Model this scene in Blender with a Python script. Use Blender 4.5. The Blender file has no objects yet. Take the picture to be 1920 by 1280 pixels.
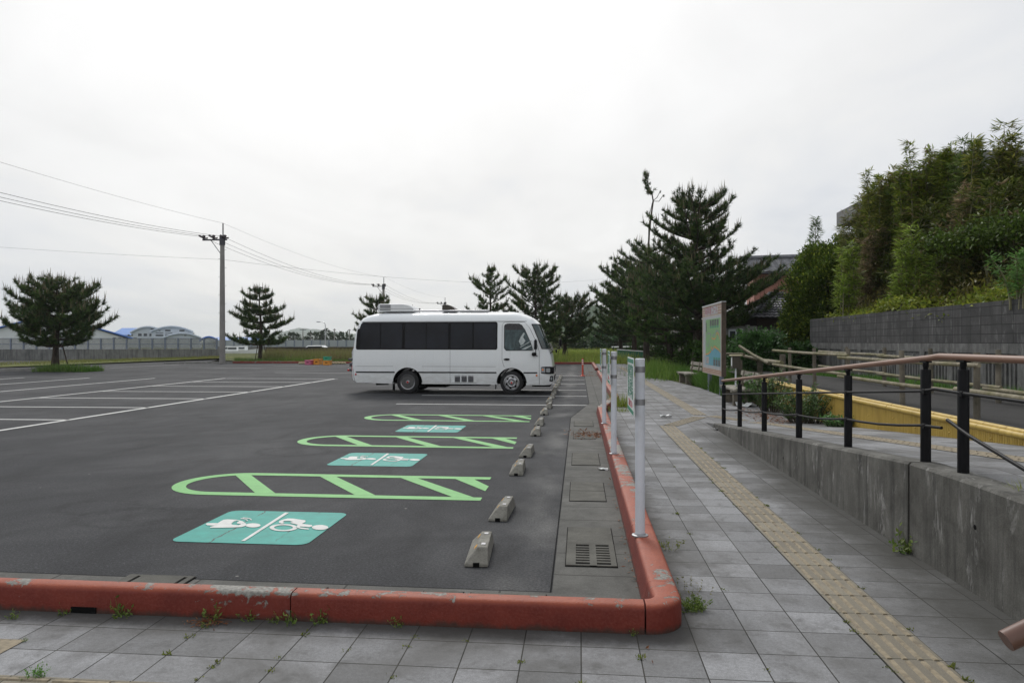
BACK, HAZE, EXPO = 2.4, 0.00018, 0.0
import bpy, bmesh, math, random
import numpy as np
from mathutils import Vector, Matrix, noise as mnoise
rad = math.radians
rng = random.Random(7)
C = bpy.context.scene.collection
sc = bpy.context.scene

# ------------------------------------------------------------------ survey of the place (metres; x right, y away, z up)
F, EYE, YH = 1330.0, 1.58, 641.0
TH = math.atan(126 / 1330)
def at(px, py, t):
    u = (px - 960) / F; v = (YH - py) / F
    return Vector((t * (-math.sin(TH) + u * math.cos(TH)), t * (math.cos(TH) + u * math.sin(TH)), EYE + v * t))
def gr(px, py, z=0.0):
    return at(px, py, (z - EYE) * F / (YH - py))

# ------------------------------------------------------------------ object helpers
def tag(o, label=None, cat=None, group=None, kind=None):
    if label: o['label'] = label
    if cat: o['category'] = cat
    if group: o['group'] = group
    if kind: o['kind'] = kind
    return o
def thing(name, label, cat, loc=(0, 0, 0), rz=0.0, group=None):
    o = bpy.data.objects.new(name, None); C.objects.link(o)
    o.location = loc; o.rotation_euler = (0, 0, rz); o.empty_display_size = .1
    return tag(o, label, cat, group)
def copy_tree(o, parent=None):
    c = o.copy(); C.objects.link(c); c.parent = parent
    for ch in list(o.children): copy_tree(ch, c)
    return c

class MB:
    def __init__(s): s.v = []; s.f = []; s.m = []
    def add(s, vs, fs, mi=0):
        b = len(s.v); s.v.extend([tuple(p) for p in vs]); s.f.extend([tuple(b + i for i in f) for f in fs]); s.m.extend([mi] * len(fs)); return s
    def box(s, c, d, rz=0.0, mi=0, M=None):
        x, y, z = d[0] / 2, d[1] / 2, d[2] / 2
        vs = [Vector(p) for p in ((-x,-y,-z),(x,-y,-z),(x,y,-z),(-x,y,-z),(-x,-y,z),(x,-y,z),(x,y,z),(-x,y,z))]
        R = M if M is not None else Matrix.Rotation(rz, 3, 'Z')
        vs = [R @ v + Vector(c) for v in vs]
        return s.add(vs, [(0,3,2,1),(4,5,6,7),(0,1,5,4),(1,2,6,5),(2,3,7,6),(3,0,4,7)], mi)
    def box2(s, a, b, mi=0):
        return s.box([(a[i] + b[i]) / 2 for i in range(3)], [abs(b[i] - a[i]) for i in range(3)], 0, mi)
    def bar(s, p, q, w, h, mi=0):
        p, q = Vector(p), Vector(q); d = (q - p); L = d.length; d.normalize()
        up = Vector((0, 0, 1)) if abs(d.z) < .99 else Vector((1, 0, 0))
        sx = d.cross(up).normalized(); su = sx.cross(d)
        return s.box((p + q) / 2, (L, w, h), 0, mi, Matrix((d, sx, su)).transposed())
    def tube(s, pts, r, n=8, mi=0, cap=True):
        pts = [Vector(p) for p in pts]; k = len(pts)
        rs = list(r) if hasattr(r, '__len__') else [r] * k
        vs = []; prev = None
        for i, p in enumerate(pts):
            d = (pts[min(i + 1, k - 1)] - pts[max(i - 1, 0)])
            if d.length < 1e-9: d = Vector((0, 0, 1))
            d.normalize()
            if prev is None:
                a = Vector((1, 0, 0)) if abs(d.x) < .8 else Vector((0, 1, 0))
                prev = (a - d * a.dot(d)).normalized()
            else:
                prev = (prev - d * prev.dot(d)).normalized()
            e = d.cross(prev)
            for j in range(n):
                t = 2 * math.pi * j / n
                vs.append(p + (prev * math.cos(t) + e * math.sin(t)) * rs[i])
        fs = [(i*n+j, i*n+(j+1)%n, (i+1)*n+(j+1)%n, (i+1)*n+j) for i in range(k-1) for j in range(n)]
        if cap: fs += [tuple(reversed(range(n))), tuple(range((k-1)*n, k*n))]
        return s.add(vs, fs, mi)
    def lathe(s, prof, n=24, M=None, mi=0):
        vs = []
        for (r, z) in prof:
            for j in range(n):
                t = 2*math.pi*j/n; p = Vector((r*math.cos(t), r*math.sin(t), z)); vs.append(M @ p if M else p)
        k = len(prof)
        fs = [(i*n+j, i*n+(j+1)%n, (i+1)*n+(j+1)%n, (i+1)*n+j) for i in range(k-1) for j in range(n)]
        fs += [tuple(reversed(range(n))), tuple(range((k-1)*n, k*n))]
        return s.add(vs, fs, mi)
    def prism(s, poly, z0, z1, mi=0):
        n = len(poly)
        vs = [(p[0], p[1], z0) for p in poly] + [(p[0], p[1], z1) for p in poly]
        return s.add(vs, [tuple(reversed(range(n))), tuple(range(n, 2*n))] + [(i,(i+1)%n,n+(i+1)%n,n+i) for i in range(n)], mi)
    def extr(s, poly, axis, a0, a1, mi=0):
        """poly in the two other axes (cyclic order), extruded along axis."""
        n = len(poly); vs = []
        for a in (a0, a1):
            for p in poly:
                q = [0, 0, 0]; q[axis] = a; q[(axis+1) % 3] = p[0]; q[(axis+2) % 3] = p[1]; vs.append(q)
        return s.add(vs, [tuple(reversed(range(n))), tuple(range(n, 2*n))] + [(i,(i+1)%n,n+(i+1)%n,n+i) for i in range(n)], mi)
    def sphere(s, c, r, nu=12, nv=8, mi=0):
        r = r if hasattr(r, '__len__') else (r, r, r); c = Vector(c)
        vs = [c + Vector((0, 0, -r[2]))]
        for i in range(1, nv):
            a = -math.pi/2 + math.pi*i/nv
            for j in range(nu):
                t = 2*math.pi*j/nu; vs.append(c + Vector((r[0]*math.cos(a)*math.cos(t), r[1]*math.cos(a)*math.sin(t), r[2]*math.sin(a))))
        vs.append(c + Vector((0, 0, r[2])))
        fs = [(0, 1+(j+1)%nu, 1+j) for j in range(nu)]
        for i in range(nv-2):
            for j in range(nu): fs.append((1+i*nu+j, 1+i*nu+(j+1)%nu, 1+(i+1)*nu+(j+1)%nu, 1+(i+1)*nu+j))
        L = len(vs)-1; b = 1+(nv-2)*nu
        fs += [(b+j, b+(j+1)%nu, L) for j in range(nu)]
        return s.add(vs, fs, mi)
    def build(s, name, mats, parent=None, smooth=35, bevel=0.0, seg=2, fix=True):
        me = bpy.data.meshes.new(name); me.from_pydata(s.v, [], s.f)
        for m in (mats if isinstance(mats, (list, tuple)) else [mats]): me.materials.append(m)
        me.polygons.foreach_set('material_index', s.m)
        if fix:
            bm = bmesh.new(); bm.from_mesh(me); bmesh.ops.recalc_face_normals(bm, faces=bm.faces); bm.to_mesh(me); bm.free()
        if smooth:
            me.polygons.foreach_set('use_smooth', [True]*len(me.polygons)); me.set_sharp_from_angle(angle=rad(smooth))
        me.update()
        o = bpy.data.objects.new(name, me); C.objects.link(o)
        if parent is not None: o.parent = parent
        if bevel:
            b = o.modifiers.new('bevel', 'BEVEL'); b.width = bevel; b.segments = seg; b.limit_method = 'ANGLE'; b.angle_limit = rad(40); b.harden_normals = False
        return o
def struct(o): o['kind'] = 'structure'; return o

# ------------------------------------------------------------------ foliage helpers (numpy soups of small faces with a colour per leaf)
NR = np.random.default_rng(11)
def unit(a): return a / np.maximum(np.linalg.norm(a, axis=-1, keepdims=True), 1e-9)
def soup(name, mat, V, nper, cols, parent=None, wood=None, wood_mat=None):
    """V: (N, nper, 3) faces; cols (N,3)."""
    N = V.shape[0]; me = bpy.data.meshes.new(name)
    me.vertices.add(N*nper); me.vertices.foreach_set('co', V.reshape(-1).astype(np.float32))
    me.loops.add(N*nper); me.loops.foreach_set('vertex_index', np.arange(N*nper, dtype=np.int32))
    me.polygons.add(N); me.polygons.foreach_set('loop_start', np.arange(0, N*nper, nper, dtype=np.int32))
    try: me.polygons.foreach_set('loop_total', np.full(N, nper, dtype=np.int32))
    except Exception: pass
    me.materials.append(mat); me.update(calc_edges=True)
    at_ = me.color_attributes.new('Col', 'FLOAT_COLOR', 'POINT')
    c4 = np.ones((N, nper, 4), np.float32); c4[:, :, :3] = cols[:, None, :]
    at_.data.foreach_set('color', c4.reshape(-1))
    o = bpy.data.objects.new(name, me); C.objects.link(o)
    if parent is not None: o.parent = parent
    return o
def leaf_faces(c, d, L, W, up=None, fold=.0):
    """diamond leaves from base c along d."""
    N = len(c); d = unit(d)
    r = unit(np.cross(d, NR.normal(size=(N, 3)) if up is None else up + NR.normal(size=(N, 3))*.35))
    L = np.broadcast_to(np.asarray(L, float).reshape(-1, 1), (N, 1)); W = np.broadcast_to(np.asarray(W, float).reshape(-1, 1), (N, 1))
    n = np.cross(d, r)
    mid = c + d*L*.45 + n*L*fold
    return np.stack([c, mid + r*W/2, c + d*L, mid - r*W/2], 1)
def needle_faces(c, d, L, W):
    N = len(c); d = unit(d); r = unit(np.cross(d, NR.normal(size=(N, 3))))
    L = np.asarray(L).reshape(-1, 1); W = np.asarray(W).reshape(-1, 1)
    return np.stack([c + r*W/2, c + d*L, c - r*W/2], 1)
def tri_pad(q): # triangles -> as-is
    return q
def colmix(N, a, b, jitter=.15):
    t = NR.random((N, 1)); c = np.array(a)*(1-t) + np.array(b)*t
    return np.clip(c*(1 + NR.normal(size=(N, 1))*jitter), .002, 1)
def jit(p, s): return p + NR.normal(size=p.shape)*s
# ------------------------------------------------------------------ materials
class NT:
    def __init__(s, name):
        s.m = bpy.data.materials.new(name); s.m.use_nodes = True; s.t = s.m.node_tree; s.b = s.t.nodes['Principled BSDF']
    def n(s, ty, ins=None, **kw):
        nd = s.t.nodes.new(ty)
        for k, v in kw.items(): setattr(nd, k, v)
        for k, v in (ins or {}).items(): s.set(nd.inputs[k], v)
        return nd
    def set(s, inp, v):
        if hasattr(v, 'is_output') or isinstance(v, bpy.types.NodeSocket): s.t.links.new(v, inp)
        elif isinstance(v, (tuple, list)) and len(v) == 3 and inp.type == 'RGBA': inp.default_value = (*v, 1)
        else: inp.default_value = v
    def obj(s): return s.n('ShaderNodeTexCoord').outputs['Object']
    def wpos(s): return s.n('ShaderNodeNewGeometry').outputs['Position']
    def noise(s, vec, scale, detail=4, rough=.55, dist=0.0):
        return s.n('ShaderNodeTexNoise', {'Vector': vec, 'Scale': scale, 'Detail': detail, 'Roughness': rough, 'Distortion': dist}).outputs['Fac']
    def map(s, vec, scale=(1,1,1), loc=(0,0,0), rot=(0,0,0)):
        return s.n('ShaderNodeMapping', {'Vector': vec, 'Scale': scale, 'Location': loc, 'Rotation': rot}).outputs['Vector']
    def ramp(s, fac, a, b, c0=(0,0,0), c1=(1,1,1)):
        r = s.n('ShaderNodeValToRGB', {'Fac': fac}); e = r.color_ramp.elements
        e[0].position, e[1].position = a, b; e[0].color = (*c0, 1); e[1].color = (*c1, 1)
        return r.outputs['Color']
    def mix(s, fac, a, b, mode='MIX'):
        r = s.n('ShaderNodeMix', data_type='RGBA', blend_type=mode)
        s.set(r.inputs[0], fac); s.set(r.inputs[6], a); s.set(r.inputs[7], b); return r.outputs[2]
    def math(s, op, a, b=0.0, c=None):
        r = s.n('ShaderNodeMath', operation=op); s.set(r.inputs[0], a); s.set(r.inputs[1], b)
        if c is not None: s.set(r.inputs[2], c)
        return r.outputs[0]
    def sep(s, vec):
        return s.n('ShaderNodeSeparateXYZ', {'Vector': vec}).outputs
    def bump(s, h, strength=.3, dist=.01):
        return s.n('ShaderNodeBump', {'Height': h, 'Strength': strength, 'Distance': dist}).outputs['Normal']
    def out(s, col=None, rough=None, normal=None, **kw):
        if col is not None: s.set(s.b.inputs['Base Color'], col)
        if rough is not None: s.set(s.b.inputs['Roughness'], rough)
        if normal is not None: s.set(s.b.inputs['Normal'], normal)
        for k, v in kw.items(): s.set(s.b.inputs[k.replace('_', ' ')], v)
        return s.m

def simple(name, col, rough=.6, metal=0.0, var=.12, scale=6.0, bump=.0, dirt=None, spec=.5, coat=0.0, **kw):
    m = NT(name); p = m.obj()
    n1 = m.noise(p, scale, 5)
    lo = tuple(c*(1-var) for c in col); hi = tuple(min(1, c*(1+var)) for c in col)
    c = m.ramp(n1, .3, .7, lo, hi)
    if dirt:
        n2 = m.noise(p, scale*.45, 6, .7); c = m.mix(m.ramp(n2, .5, .72), c, dirt)
    nm = m.bump(m.noise(p, scale*12, 3), bump, .004) if bump else None
    return m.out(c, rough, nm, Metallic=metal, Specular_IOR_Level=spec, Coat_Weight=coat, **kw)

def leafmat(name, rough=.55, trans=.25, spec=.3):
    m = NT(name)
    c = m.n('ShaderNodeVertexColor', layer_name='Col').outputs['Color']
    m.out(c, rough, Specular_IOR_Level=spec)
    tr = m.n('ShaderNodeBsdfTranslucent', {'Color': c}).outputs[0]
    mx = m.n('ShaderNodeMixShader', {0: trans}); m.t.links.new(m.b.outputs[0], mx.inputs[1]); m.t.links.new(tr, mx.inputs[2])
    m.t.links.new(mx.outputs[0], m.t.nodes['Material Output'].inputs['Surface'])
    return m.m
M_LEAF = leafmat('leaf', .55, .38); M_NEEDLE = leafmat('needle', .5, .12, .3)

def m_asphalt(name, base, light, wearlines=True):
    m = NT(name); p = m.wpos()
    sp = m.noise(p, 170, 2, .6); sp2 = m.n('ShaderNodeTexVoronoi', {'Vector': p, 'Scale': 135.0}).outputs['Color']
    grain = m.ramp(sp, .35, .72, tuple(b*.55 for b in base), tuple(b*1.55 for b in base))
    v = m.sep(sp2); grain = m.mix(m.ramp(v[0], .88, .97), grain, tuple(b*2.0 for b in base))
    big = m.noise(p, .35, 5, .6, .4); med = m.noise(m.map(p, (1, .45, 1)), 1.3, 6, .65, .6)
    c = m.mix(m.math('MULTIPLY', m.sep(m.ramp(big, .42, .66))[0], .7), grain, light)
    c = m.mix(m.math('MULTIPLY', m.sep(m.ramp(med, .46, .68))[0], .62), c, tuple(b*.5 for b in base))
    # dust lying in the bays behind the wheel stops
    xyz = m.sep(p)
    xx = m.math('ADD', xyz[0], m.math('MULTIPLY', m.math('SUBTRACT', m.noise(p, .9, 4), .5), .5))
    band = m.math('MULTIPLY', m.sep(m.ramp(xx, -0.0, .0))[0], 0.0)
    g = m.n('ShaderNodeMapRange', {'Value': m.math('ABSOLUTE', m.math('ADD', xx, .36)), 'From Min': .05, 'From Max': .3, 'To Min': 1.0, 'To Max': 0.0}).outputs[0]
    patch = m.sep(m.ramp(m.noise(m.map(p, (1, .55, 1)), 1.1, 5), .42, .62))[0]
    c = m.mix(m.math('MULTIPLY', m.math('MULTIPLY', g, patch), .75), c, (.15, .148, .142))
    mid_ = m.noise(p, 55, 4, .75); grain2 = m.ramp(mid_, .35, .7, (.5, .5, .5), (1.6, 1.6, 1.6)); c = m.mix(.9, c, grain2, 'MULTIPLY')
    ov = m.n('ShaderNodeTexVoronoi', {'Vector': m.map(p, (1, 1, 0)), 'Scale': .55}); od = m.math('ADD', ov.outputs['Distance'], m.math('MULTIPLY', m.math('SUBTRACT', m.noise(p, 6, 5, .7), .5), .16))
    oil = m.math('MULTIPLY', m.n('ShaderNodeMapRange', {'Value': od, 'From Min': .04, 'From Max': .17, 'To Min': 1.0, 'To Max': 0.0}).outputs[0], m.math('GREATER_THAN', m.sep(ov.outputs['Color'])[0], .5))
    c = m.mix(m.math('MULTIPLY', oil, .55), c, tuple(b*.4 for b in base))
    sv = m.n('ShaderNodeTexVoronoi', {'Vector': m.map(p, (1, 1, 0)), 'Scale': 3.1}); sd = m.n('ShaderNodeMapRange', {'Value': sv.outputs['Distance'], 'From Min': .025, 'From Max': .05, 'To Min': 1.0, 'To Max': 0.0}).outputs[0]
    c = m.mix(m.math('MULTIPLY', sd, m.math('GREATER_THAN', m.sep(sv.outputs['Color'])[0], .86)), c, (.22, .215, .2))
    # tyre scrubs from steering on the spot
    for (cx, cy, r0) in ((-4.05, 6.05, .42), (-3.75, 6.15, .30), (-4.1, 9.9, .5), (-3.9, 13.3, .5), (-4.6, 6.4, .35)):
        dv = m.n('ShaderNodeVectorMath', {0: m.map(p, (1, 1.25, 1), (-cx, -cy*1.25, 0))}, operation='LENGTH').outputs['Value']
        dv = m.math('ADD', dv, m.math('MULTIPLY', m.math('SUBTRACT', m.noise(p, 2.1, 4), .5), .35))
        rg = m.n('ShaderNodeMapRange', {'Value': m.math('ABSOLUTE', m.math('SUBTRACT', dv, r0)), 'From Min': .02, 'From Max': .11, 'To Min': 1.0, 'To Max': 0.0}).outputs[0]
        c = m.mix(m.math('MULTIPLY', m.math('MULTIPLY', rg, m.sep(m.ramp(m.noise(p, 14, 5, .7), .38, .6))[0]), .6), c, tuple(b*.42 for b in base))
    w = m.n('ShaderNodeTexWave', {'Vector': m.map(p, (.9, .9, 1)), 'Scale': .22, 'Distortion': 6.0, 'Detail': 3.0, 'Detail Scale': .6}, wave_type='RINGS', rings_direction='SPHERICAL').outputs['Fac']
    c = m.mix(m.math('MULTIPLY', m.sep(m.ramp(w, .93, 1.0))[0], .22), c, tuple(b*.45 for b in base))
    h = m.math('ADD', m.math('MULTIPLY', sp, .7), m.math('MULTIPLY', m.noise(p, 420, 2), .5))
    return m.out(c, .88, m.bump(h, .35, .006), Specular_IOR_Level=.3)
M_ASPH = m_asphalt('asphalt', (.0335, .0345, .0372), (.082, .082, .084))
M_ASPH2 = m_asphalt('old_asphalt', (.036, .035, .034), (.055, .053, .05))

def m_paving():
    m = NT('paving_tile'); p = m.wpos(); T = .298
    v = m.map(p, loc=(-(1.50 % T) + T, -(3.70 % T) + T, 0))
    b = m.n('ShaderNodeTexBrick', {'Vector': v, 'Color1': (.0, .0, .0, 1), 'Color2': (1, 1, 1, 1), 'Mortar': (0, 0, 0, 1), 'Scale': 1.0, 'Mortar Size': .0036, 'Mortar Smooth': .2, 'Bias': 0.0, 'Brick Width': T, 'Row Height': T}, offset=0.0, squash=1.0)
    tile = m.ramp(m.sep(b.outputs['Color'])[0], .0, 1.0, (.165, .166, .167), (.305, .307, .313))
    sp = m.noise(p, 190, 2, .7)
    tile = m.mix(.6, tile, m.ramp(sp, .3, .75, (.55, .55, .55), (1.45, 1.45, 1.45)), 'MULTIPLY')
    tile = m.mix(.7, tile, m.ramp(m.noise(p, 48, 4, .75), .34, .68, (.74, .74, .74), (1.28, 1.28, 1.28)), 'MULTIPLY')
    st = m.noise(p, 1.1, 6, .65, .5)
    tile = m.mix(m.math('MULTIPLY', m.sep(m.ramp(st, .42, .64))[0], .8), tile, (.105, .102, .096))
    st2 = m.noise(p, 4.5, 6, .7, .3)
    tile = m.mix(m.math('MULTIPLY', m.sep(m.ramp(st2, .53, .68))[0], .55), tile, (.075, .073, .068))
    lt = m.noise(m.map(p, loc=(7, 3, 0)), 2.3, 5, .7)
    tile = m.mix(m.math('MULTIPLY', m.sep(m.ramp(lt, .55, .75))[0], .3), tile, (.33, .33, .335))
    xyz = m.sep(p)
    # algae growing at the foot of the ramp wall and of the kerb
    wob = m.math('MULTIPLY', m.math('SUBTRACT', m.noise(p, 1.7, 6, .65), .5), 1.1)
    al = m.n('ShaderNodeMapRange', {'Value': m.math('ADD', xyz[0], wob), 'From Min': 1.72, 'From Max': 2.3}).outputs[0]
    on = m.math('MULTIPLY', m.n('ShaderNodeMapRange', {'Value': xyz[1], 'From Min': 13.2, 'From Max': 12.2}).outputs[0], m.math('LESS_THAN', xyz[0], 2.55))
    tile = m.mix(m.math('MULTIPLY', m.math('MULTIPLY', al, on), .82), tile, (.045, .044, .038))
    wob2 = m.math('MULTIPLY', m.math('SUBTRACT', m.noise(p, 5, 6, .7), .5), .35)
    k1 = m.n('ShaderNodeMapRange', {'Value': m.math('ADD', xyz[1], wob2), 'From Min': 3.58, 'From Max': 3.82}).outputs[0]
    k1 = m.math('MULTIPLY', k1, m.n('ShaderNodeMapRange', {'Value': xyz[0], 'From Min': .75, 'From Max': .6}).outputs[0])
    k2 = m.n('ShaderNodeMapRange', {'Value': m.math('ADD', xyz[0], m.math('MULTIPLY', wob2, 1.6)), 'From Min': .78, 'From Max': .6}).outputs[0]
    k2 = m.math('MULTIPLY', k2, m.n('ShaderNodeMapRange', {'Value': xyz[1], 'From Min': 3.8, 'From Max': 4.0}).outputs[0])
    tile = m.mix(m.math('MULTIPLY', m.math('MAXIMUM', k1, k2), .85), tile, (.05, .047, .042))
    mort = m.ramp(m.noise(p, 3, 4), .4, .6, (.016, .016, .013), (.04, .038, .03))
    c = m.mix(b.outputs['Fac'], tile, mort)
    h = m.math('SUBTRACT', m.math('MULTIPLY', sp, .25), m.math('MULTIPLY', b.outputs['Fac'], 1.0))
    return m.out(c, .82, m.bump(h, .5, .006), Specular_IOR_Level=.35)
M_PAVE = m_paving()

def m_concrete(name, lo, hi, streak=0.0, white=0.0, scale=1.0, stain=(.03, .03, .027)):
    m = NT(name); p = m.wpos()
    c = m.ramp(m.noise(p, 3*scale, 7, .65, .3), .32, .7, lo, hi)
    c = m.mix(.5, c, m.ramp(m.noise(p, 120, 2, .7), .3, .75, (.6, .6, .6), (1.4, 1.4, 1.4)), 'MULTIPLY')
    if streak:
        s1 = m.noise(m.map(p, (9, 9, .7)), 1.0, 6, .7)
        c = m.mix(m.math('MULTIPLY', m.sep(m.ramp(s1, .46, .7))[0], streak), c, stain)
    if white:
        s2 = m.noise(m.map(p, (6, 6, 1.5), (3, 1, 4)), 1.0, 8, .75, .6)
        c = m.mix(m.math('MULTIPLY', m.sep(m.ramp(s2, .56, .7))[0], white), c, (.42, .41, .39))
    return m.out(c, .85, m.bump(m.noise(p, 40*scale, 6, .7), .3, .008), Specular_IOR_Level=.3)
M_WALLC = m_concrete('ramp_wall_concrete', (.074, .071, .062), (.18, .175, .157), .75, .75)
M_WALLTOP = m_concrete('ramp_coping_concrete', (.11, .105, .09), (.21, .2, .175), 0, .2)
M_DRAINC = m_concrete('drain_concrete', (.075, .074, .067), (.15, .147, .135), 0, .1)
M_STOPC = m_concrete('wheel_stop_concrete', (.15, .145, .122), (.29, .28, .245), 0, .15, 4)
M_SEAW = m_concrete('sea_wall_concrete', (.14, .145, .14), (.26, .262, .25), .8, .0, .4, (.05, .05, .05))
M_KERBC = m_concrete('bare_kerb_concrete', (.14, .14, .13), (.26, .255, .24))
M_BLDGC = m_concrete('grey_render', (.2, .2, .2), (.28, .28, .28), .4, 0, .3, (.1, .1, .1))

def m_kerb():
    m = NT('kerb_red_paint'); p = m.wpos()
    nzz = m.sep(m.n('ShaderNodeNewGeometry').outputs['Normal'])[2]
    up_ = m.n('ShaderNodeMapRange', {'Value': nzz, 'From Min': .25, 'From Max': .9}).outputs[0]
    red = m.mix(up_, m.ramp(m.noise(p, 5, 6, .65), .3, .72, (.125, .015, .008), (.19, .027, .014)), m.ramp(m.noise(p, 5, 6, .65), .3, .72, (.26, .057, .026), (.36, .088, .041)))  # light from above put into the colour: sides darker red, top lighter
    red = m.mix(m.math('MULTIPLY', m.sep(m.ramp(m.noise(p, 60, 3), .45, .7))[0], .4), red, (.22, .05, .036))
    nz = m.sep(m.n('ShaderNodeNewGeometry').outputs['Normal'])[2]
    zed = m.sep(p)[2]
    wear = m.noise(p, 6.5, 9, .75, .35); big = m.noise(p, .8, 3, .5)
    thr = m.math('ADD', m.math('MULTIPLY', wear, .62), m.math('MULTIPLY', big, .5))
    topm = m.n('ShaderNodeMapRange', {'Value': nz, 'From Min': .2, 'From Max': .8, 'To Min': .07, 'To Max': 0.0}).outputs[0]
    thr = m.math('SUBTRACT', thr, topm)
    mask = m.sep(m.ramp(thr, .588, .603))[0]
    bare = m.ramp(m.noise(p, 45, 4), .35, .65, (.13, .125, .11), (.27, .26, .23))
    c = m.mix(mask, red, bare)
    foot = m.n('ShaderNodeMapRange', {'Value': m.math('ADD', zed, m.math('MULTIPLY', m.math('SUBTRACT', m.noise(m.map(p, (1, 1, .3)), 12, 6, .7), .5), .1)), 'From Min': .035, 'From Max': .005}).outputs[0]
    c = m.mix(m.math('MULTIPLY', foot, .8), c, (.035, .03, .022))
    return m.out(c, .62, m.bump(m.math('SUBTRACT', m.math('ADD', m.noise(p, 70, 4), m.noise(p, 14, 4)), m.math('MULTIPLY', mask, .9)), .5, .006), Specular_IOR_Level=.4)
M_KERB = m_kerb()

def m_tactile(along):
    m = NT('tactile_tile_' + along); p = m.wpos(); T = .298
    v = m.map(p, loc=(-(1.50 % T) + T, -(3.70 % T) + T, 0))
    b = m.n('ShaderNodeTexBrick', {'Vector': v, 'Color1': (0, 0, 0, 1), 'Color2': (1, 1, 1, 1), 'Mortar': (0, 0, 0, 1), 'Scale': 1.0, 'Mortar Size': .004, 'Mortar Smooth': .2, 'Bias': 0.0, 'Brick Width': T, 'Row Height': T}, offset=0.0)
    c = m.ramp(m.sep(b.outputs['Color'])[0], 0, 1, (.17, .150, .112), (.255, .226, .17))
    c = m.mix(.6, c, m.ramp(m.noise(p, 150, 3, .7), .3, .75, (.6, .6, .6), (1.35, 1.35, 1.35)), 'MULTIPLY')
    c = m.mix(m.math('MULTIPLY', m.sep(m.ramp(m.noise(p, 2.2, 6, .7), .45, .75))[0], .6), c, (.12, .11, .09))
    c = m.mix(b.outputs['Fac'], c, (.035, .034, .02))
    return m.out(c, .8, m.bump(m.noise(p, 90, 4), .3, .004))
M_TACT = m_tactile('straight')
M_TACTBAR = simple('tactile_bar', (.265, .22, .148), .78, var=.25, scale=30, dirt=(.12, .1, .075))

def m_paint(name, col, wear=.5, dark=(.06, .06, .06), rough=.65):
    m = NT(name); p = m.wpos()
    c = m.ramp(m.noise(p, 8, 6, .7), .3, .7, tuple(x*.86 for x in col), tuple(min(1, x*1.08) for x in col))
    cr = m.n('ShaderNodeTexVoronoi', {'Vector': m.map(p, (1.3, .9, 1)), 'Scale': 1.9}, feature='DISTANCE_TO_EDGE').outputs['Distance']
    c = m.mix(m.math('MULTIPLY', m.sep(m.ramp(m.noise(p, 26, 8, .8), .60, .70))[0], wear), c, dark)
    c = m.mix(m.math('MULTIPLY', m.sep(m.ramp(m.noise(p, 2.2, 6, .7), .5, .8))[0], wear*.5), c, tuple(x*.55 for x in col))
    return m.out(c, rough, m.bump(m.noise(p, 160, 2), .3, .003))
def m_teal():
    m = NT('teal_marking_paint'); p = m.wpos(); q = m.obj(); col = (.012, .31, .255)
    c = m.ramp(m.noise(p, 8, 6, .7), .3, .7, tuple(x*.8 for x in col), tuple(x*1.12 for x in col))
    c = m.mix(m.math('MULTIPLY', m.sep(m.ramp(m.noise(p, 30, 8, .8), .60, .70))[0], .6), c, (.05, .10, .095))
    c = m.mix(m.math('MULTIPLY', m.sep(m.ramp(m.noise(p, 1.8, 6, .7), .48, .75))[0], .4), c, (.02, .19, .16))
    x = m.sep(q)[0]; wob = m.math('MULTIPLY', m.math('SUBTRACT', m.noise(q, 3.5, 6, .7), .5), .16)
    for x0 in (-.24, .27):
        d = m.math('ABSOLUTE', m.math('ADD', m.math('SUBTRACT', x, x0), wob))
        ln = m.n('ShaderNodeMapRange', {'Value': d, 'From Min': .004, 'From Max': .010, 'To Min': 1.0, 'To Max': 0.0}).outputs[0]
        c = m.mix(m.math('MULTIPLY', ln, m.sep(m.ramp(m.noise(m.map(q, loc=(x0*9, 2, 0)), 2.4, 2), .40, .50))[0]), c, (.015, .03, .03))
    return m.out(c, .65, m.bump(m.noise(p, 160, 2), .3, .003))
M_TEAL = m_teal()
M_GREEN = m_paint('green_marking_paint', (.165, .46, .13), .55, (.07, .14, .06))
M_WHITEP = m_paint('white_marking_paint', (.66, .66, .63), .75, (.12, .12, .12))
M_WORNP = m_paint('worn_marking_paint', (.3, .3, .29), 1.0, (.07, .07, .07))

def m_ground():
    m = NT('earth_and_turf'); p = m.wpos()
    c = m.ramp(m.noise(p, .5, 6, .65), .35, .65, (.06, .085, .022), (.13, .12, .055))
    c = m.mix(m.math('MULTIPLY', m.sep(m.ramp(m.noise(p, .08, 5), .45, .6))[0], .5), c, (.05, .09, .018))
    return m.out(c, .95, m.bump(m.noise(p, 25, 5), .5, .05), Specular_IOR_Level=.1)
M_GROUND = m_ground()
M_VERGE = simple('verge_turf', (.12, .135, .04), .95, var=.35, scale=1.5, bump=.4, dirt=(.12, .1, .05), spec=.1)
M_SOIL = simple('slope_soil', (.04, .038, .02), .95, var=.4, scale=2, bump=.5, spec=.1)
M_BARK = NT('pine_bark'); _p = M_BARK.obj()
M_BARK = M_BARK.out(M_BARK.ramp(M_BARK.noise(M_BARK.map(_p, (5, 5, 1.2)), 4, 6, .7), .3, .7, (.025, .02, .016), (.105, .085, .07)), .9,
                    M_BARK.bump(M_BARK.noise(M_BARK.map(_p, (6, 6, 1.4)), 5, 6, .7), .8, .03), Specular_IOR_Level=.2)
M_CULM = simple('bamboo_culm', (.17, .16, .085), .6, var=.35, scale=3)
M_TWIG = simple('twig', (.05, .04, .025), .85, var=.3)

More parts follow.
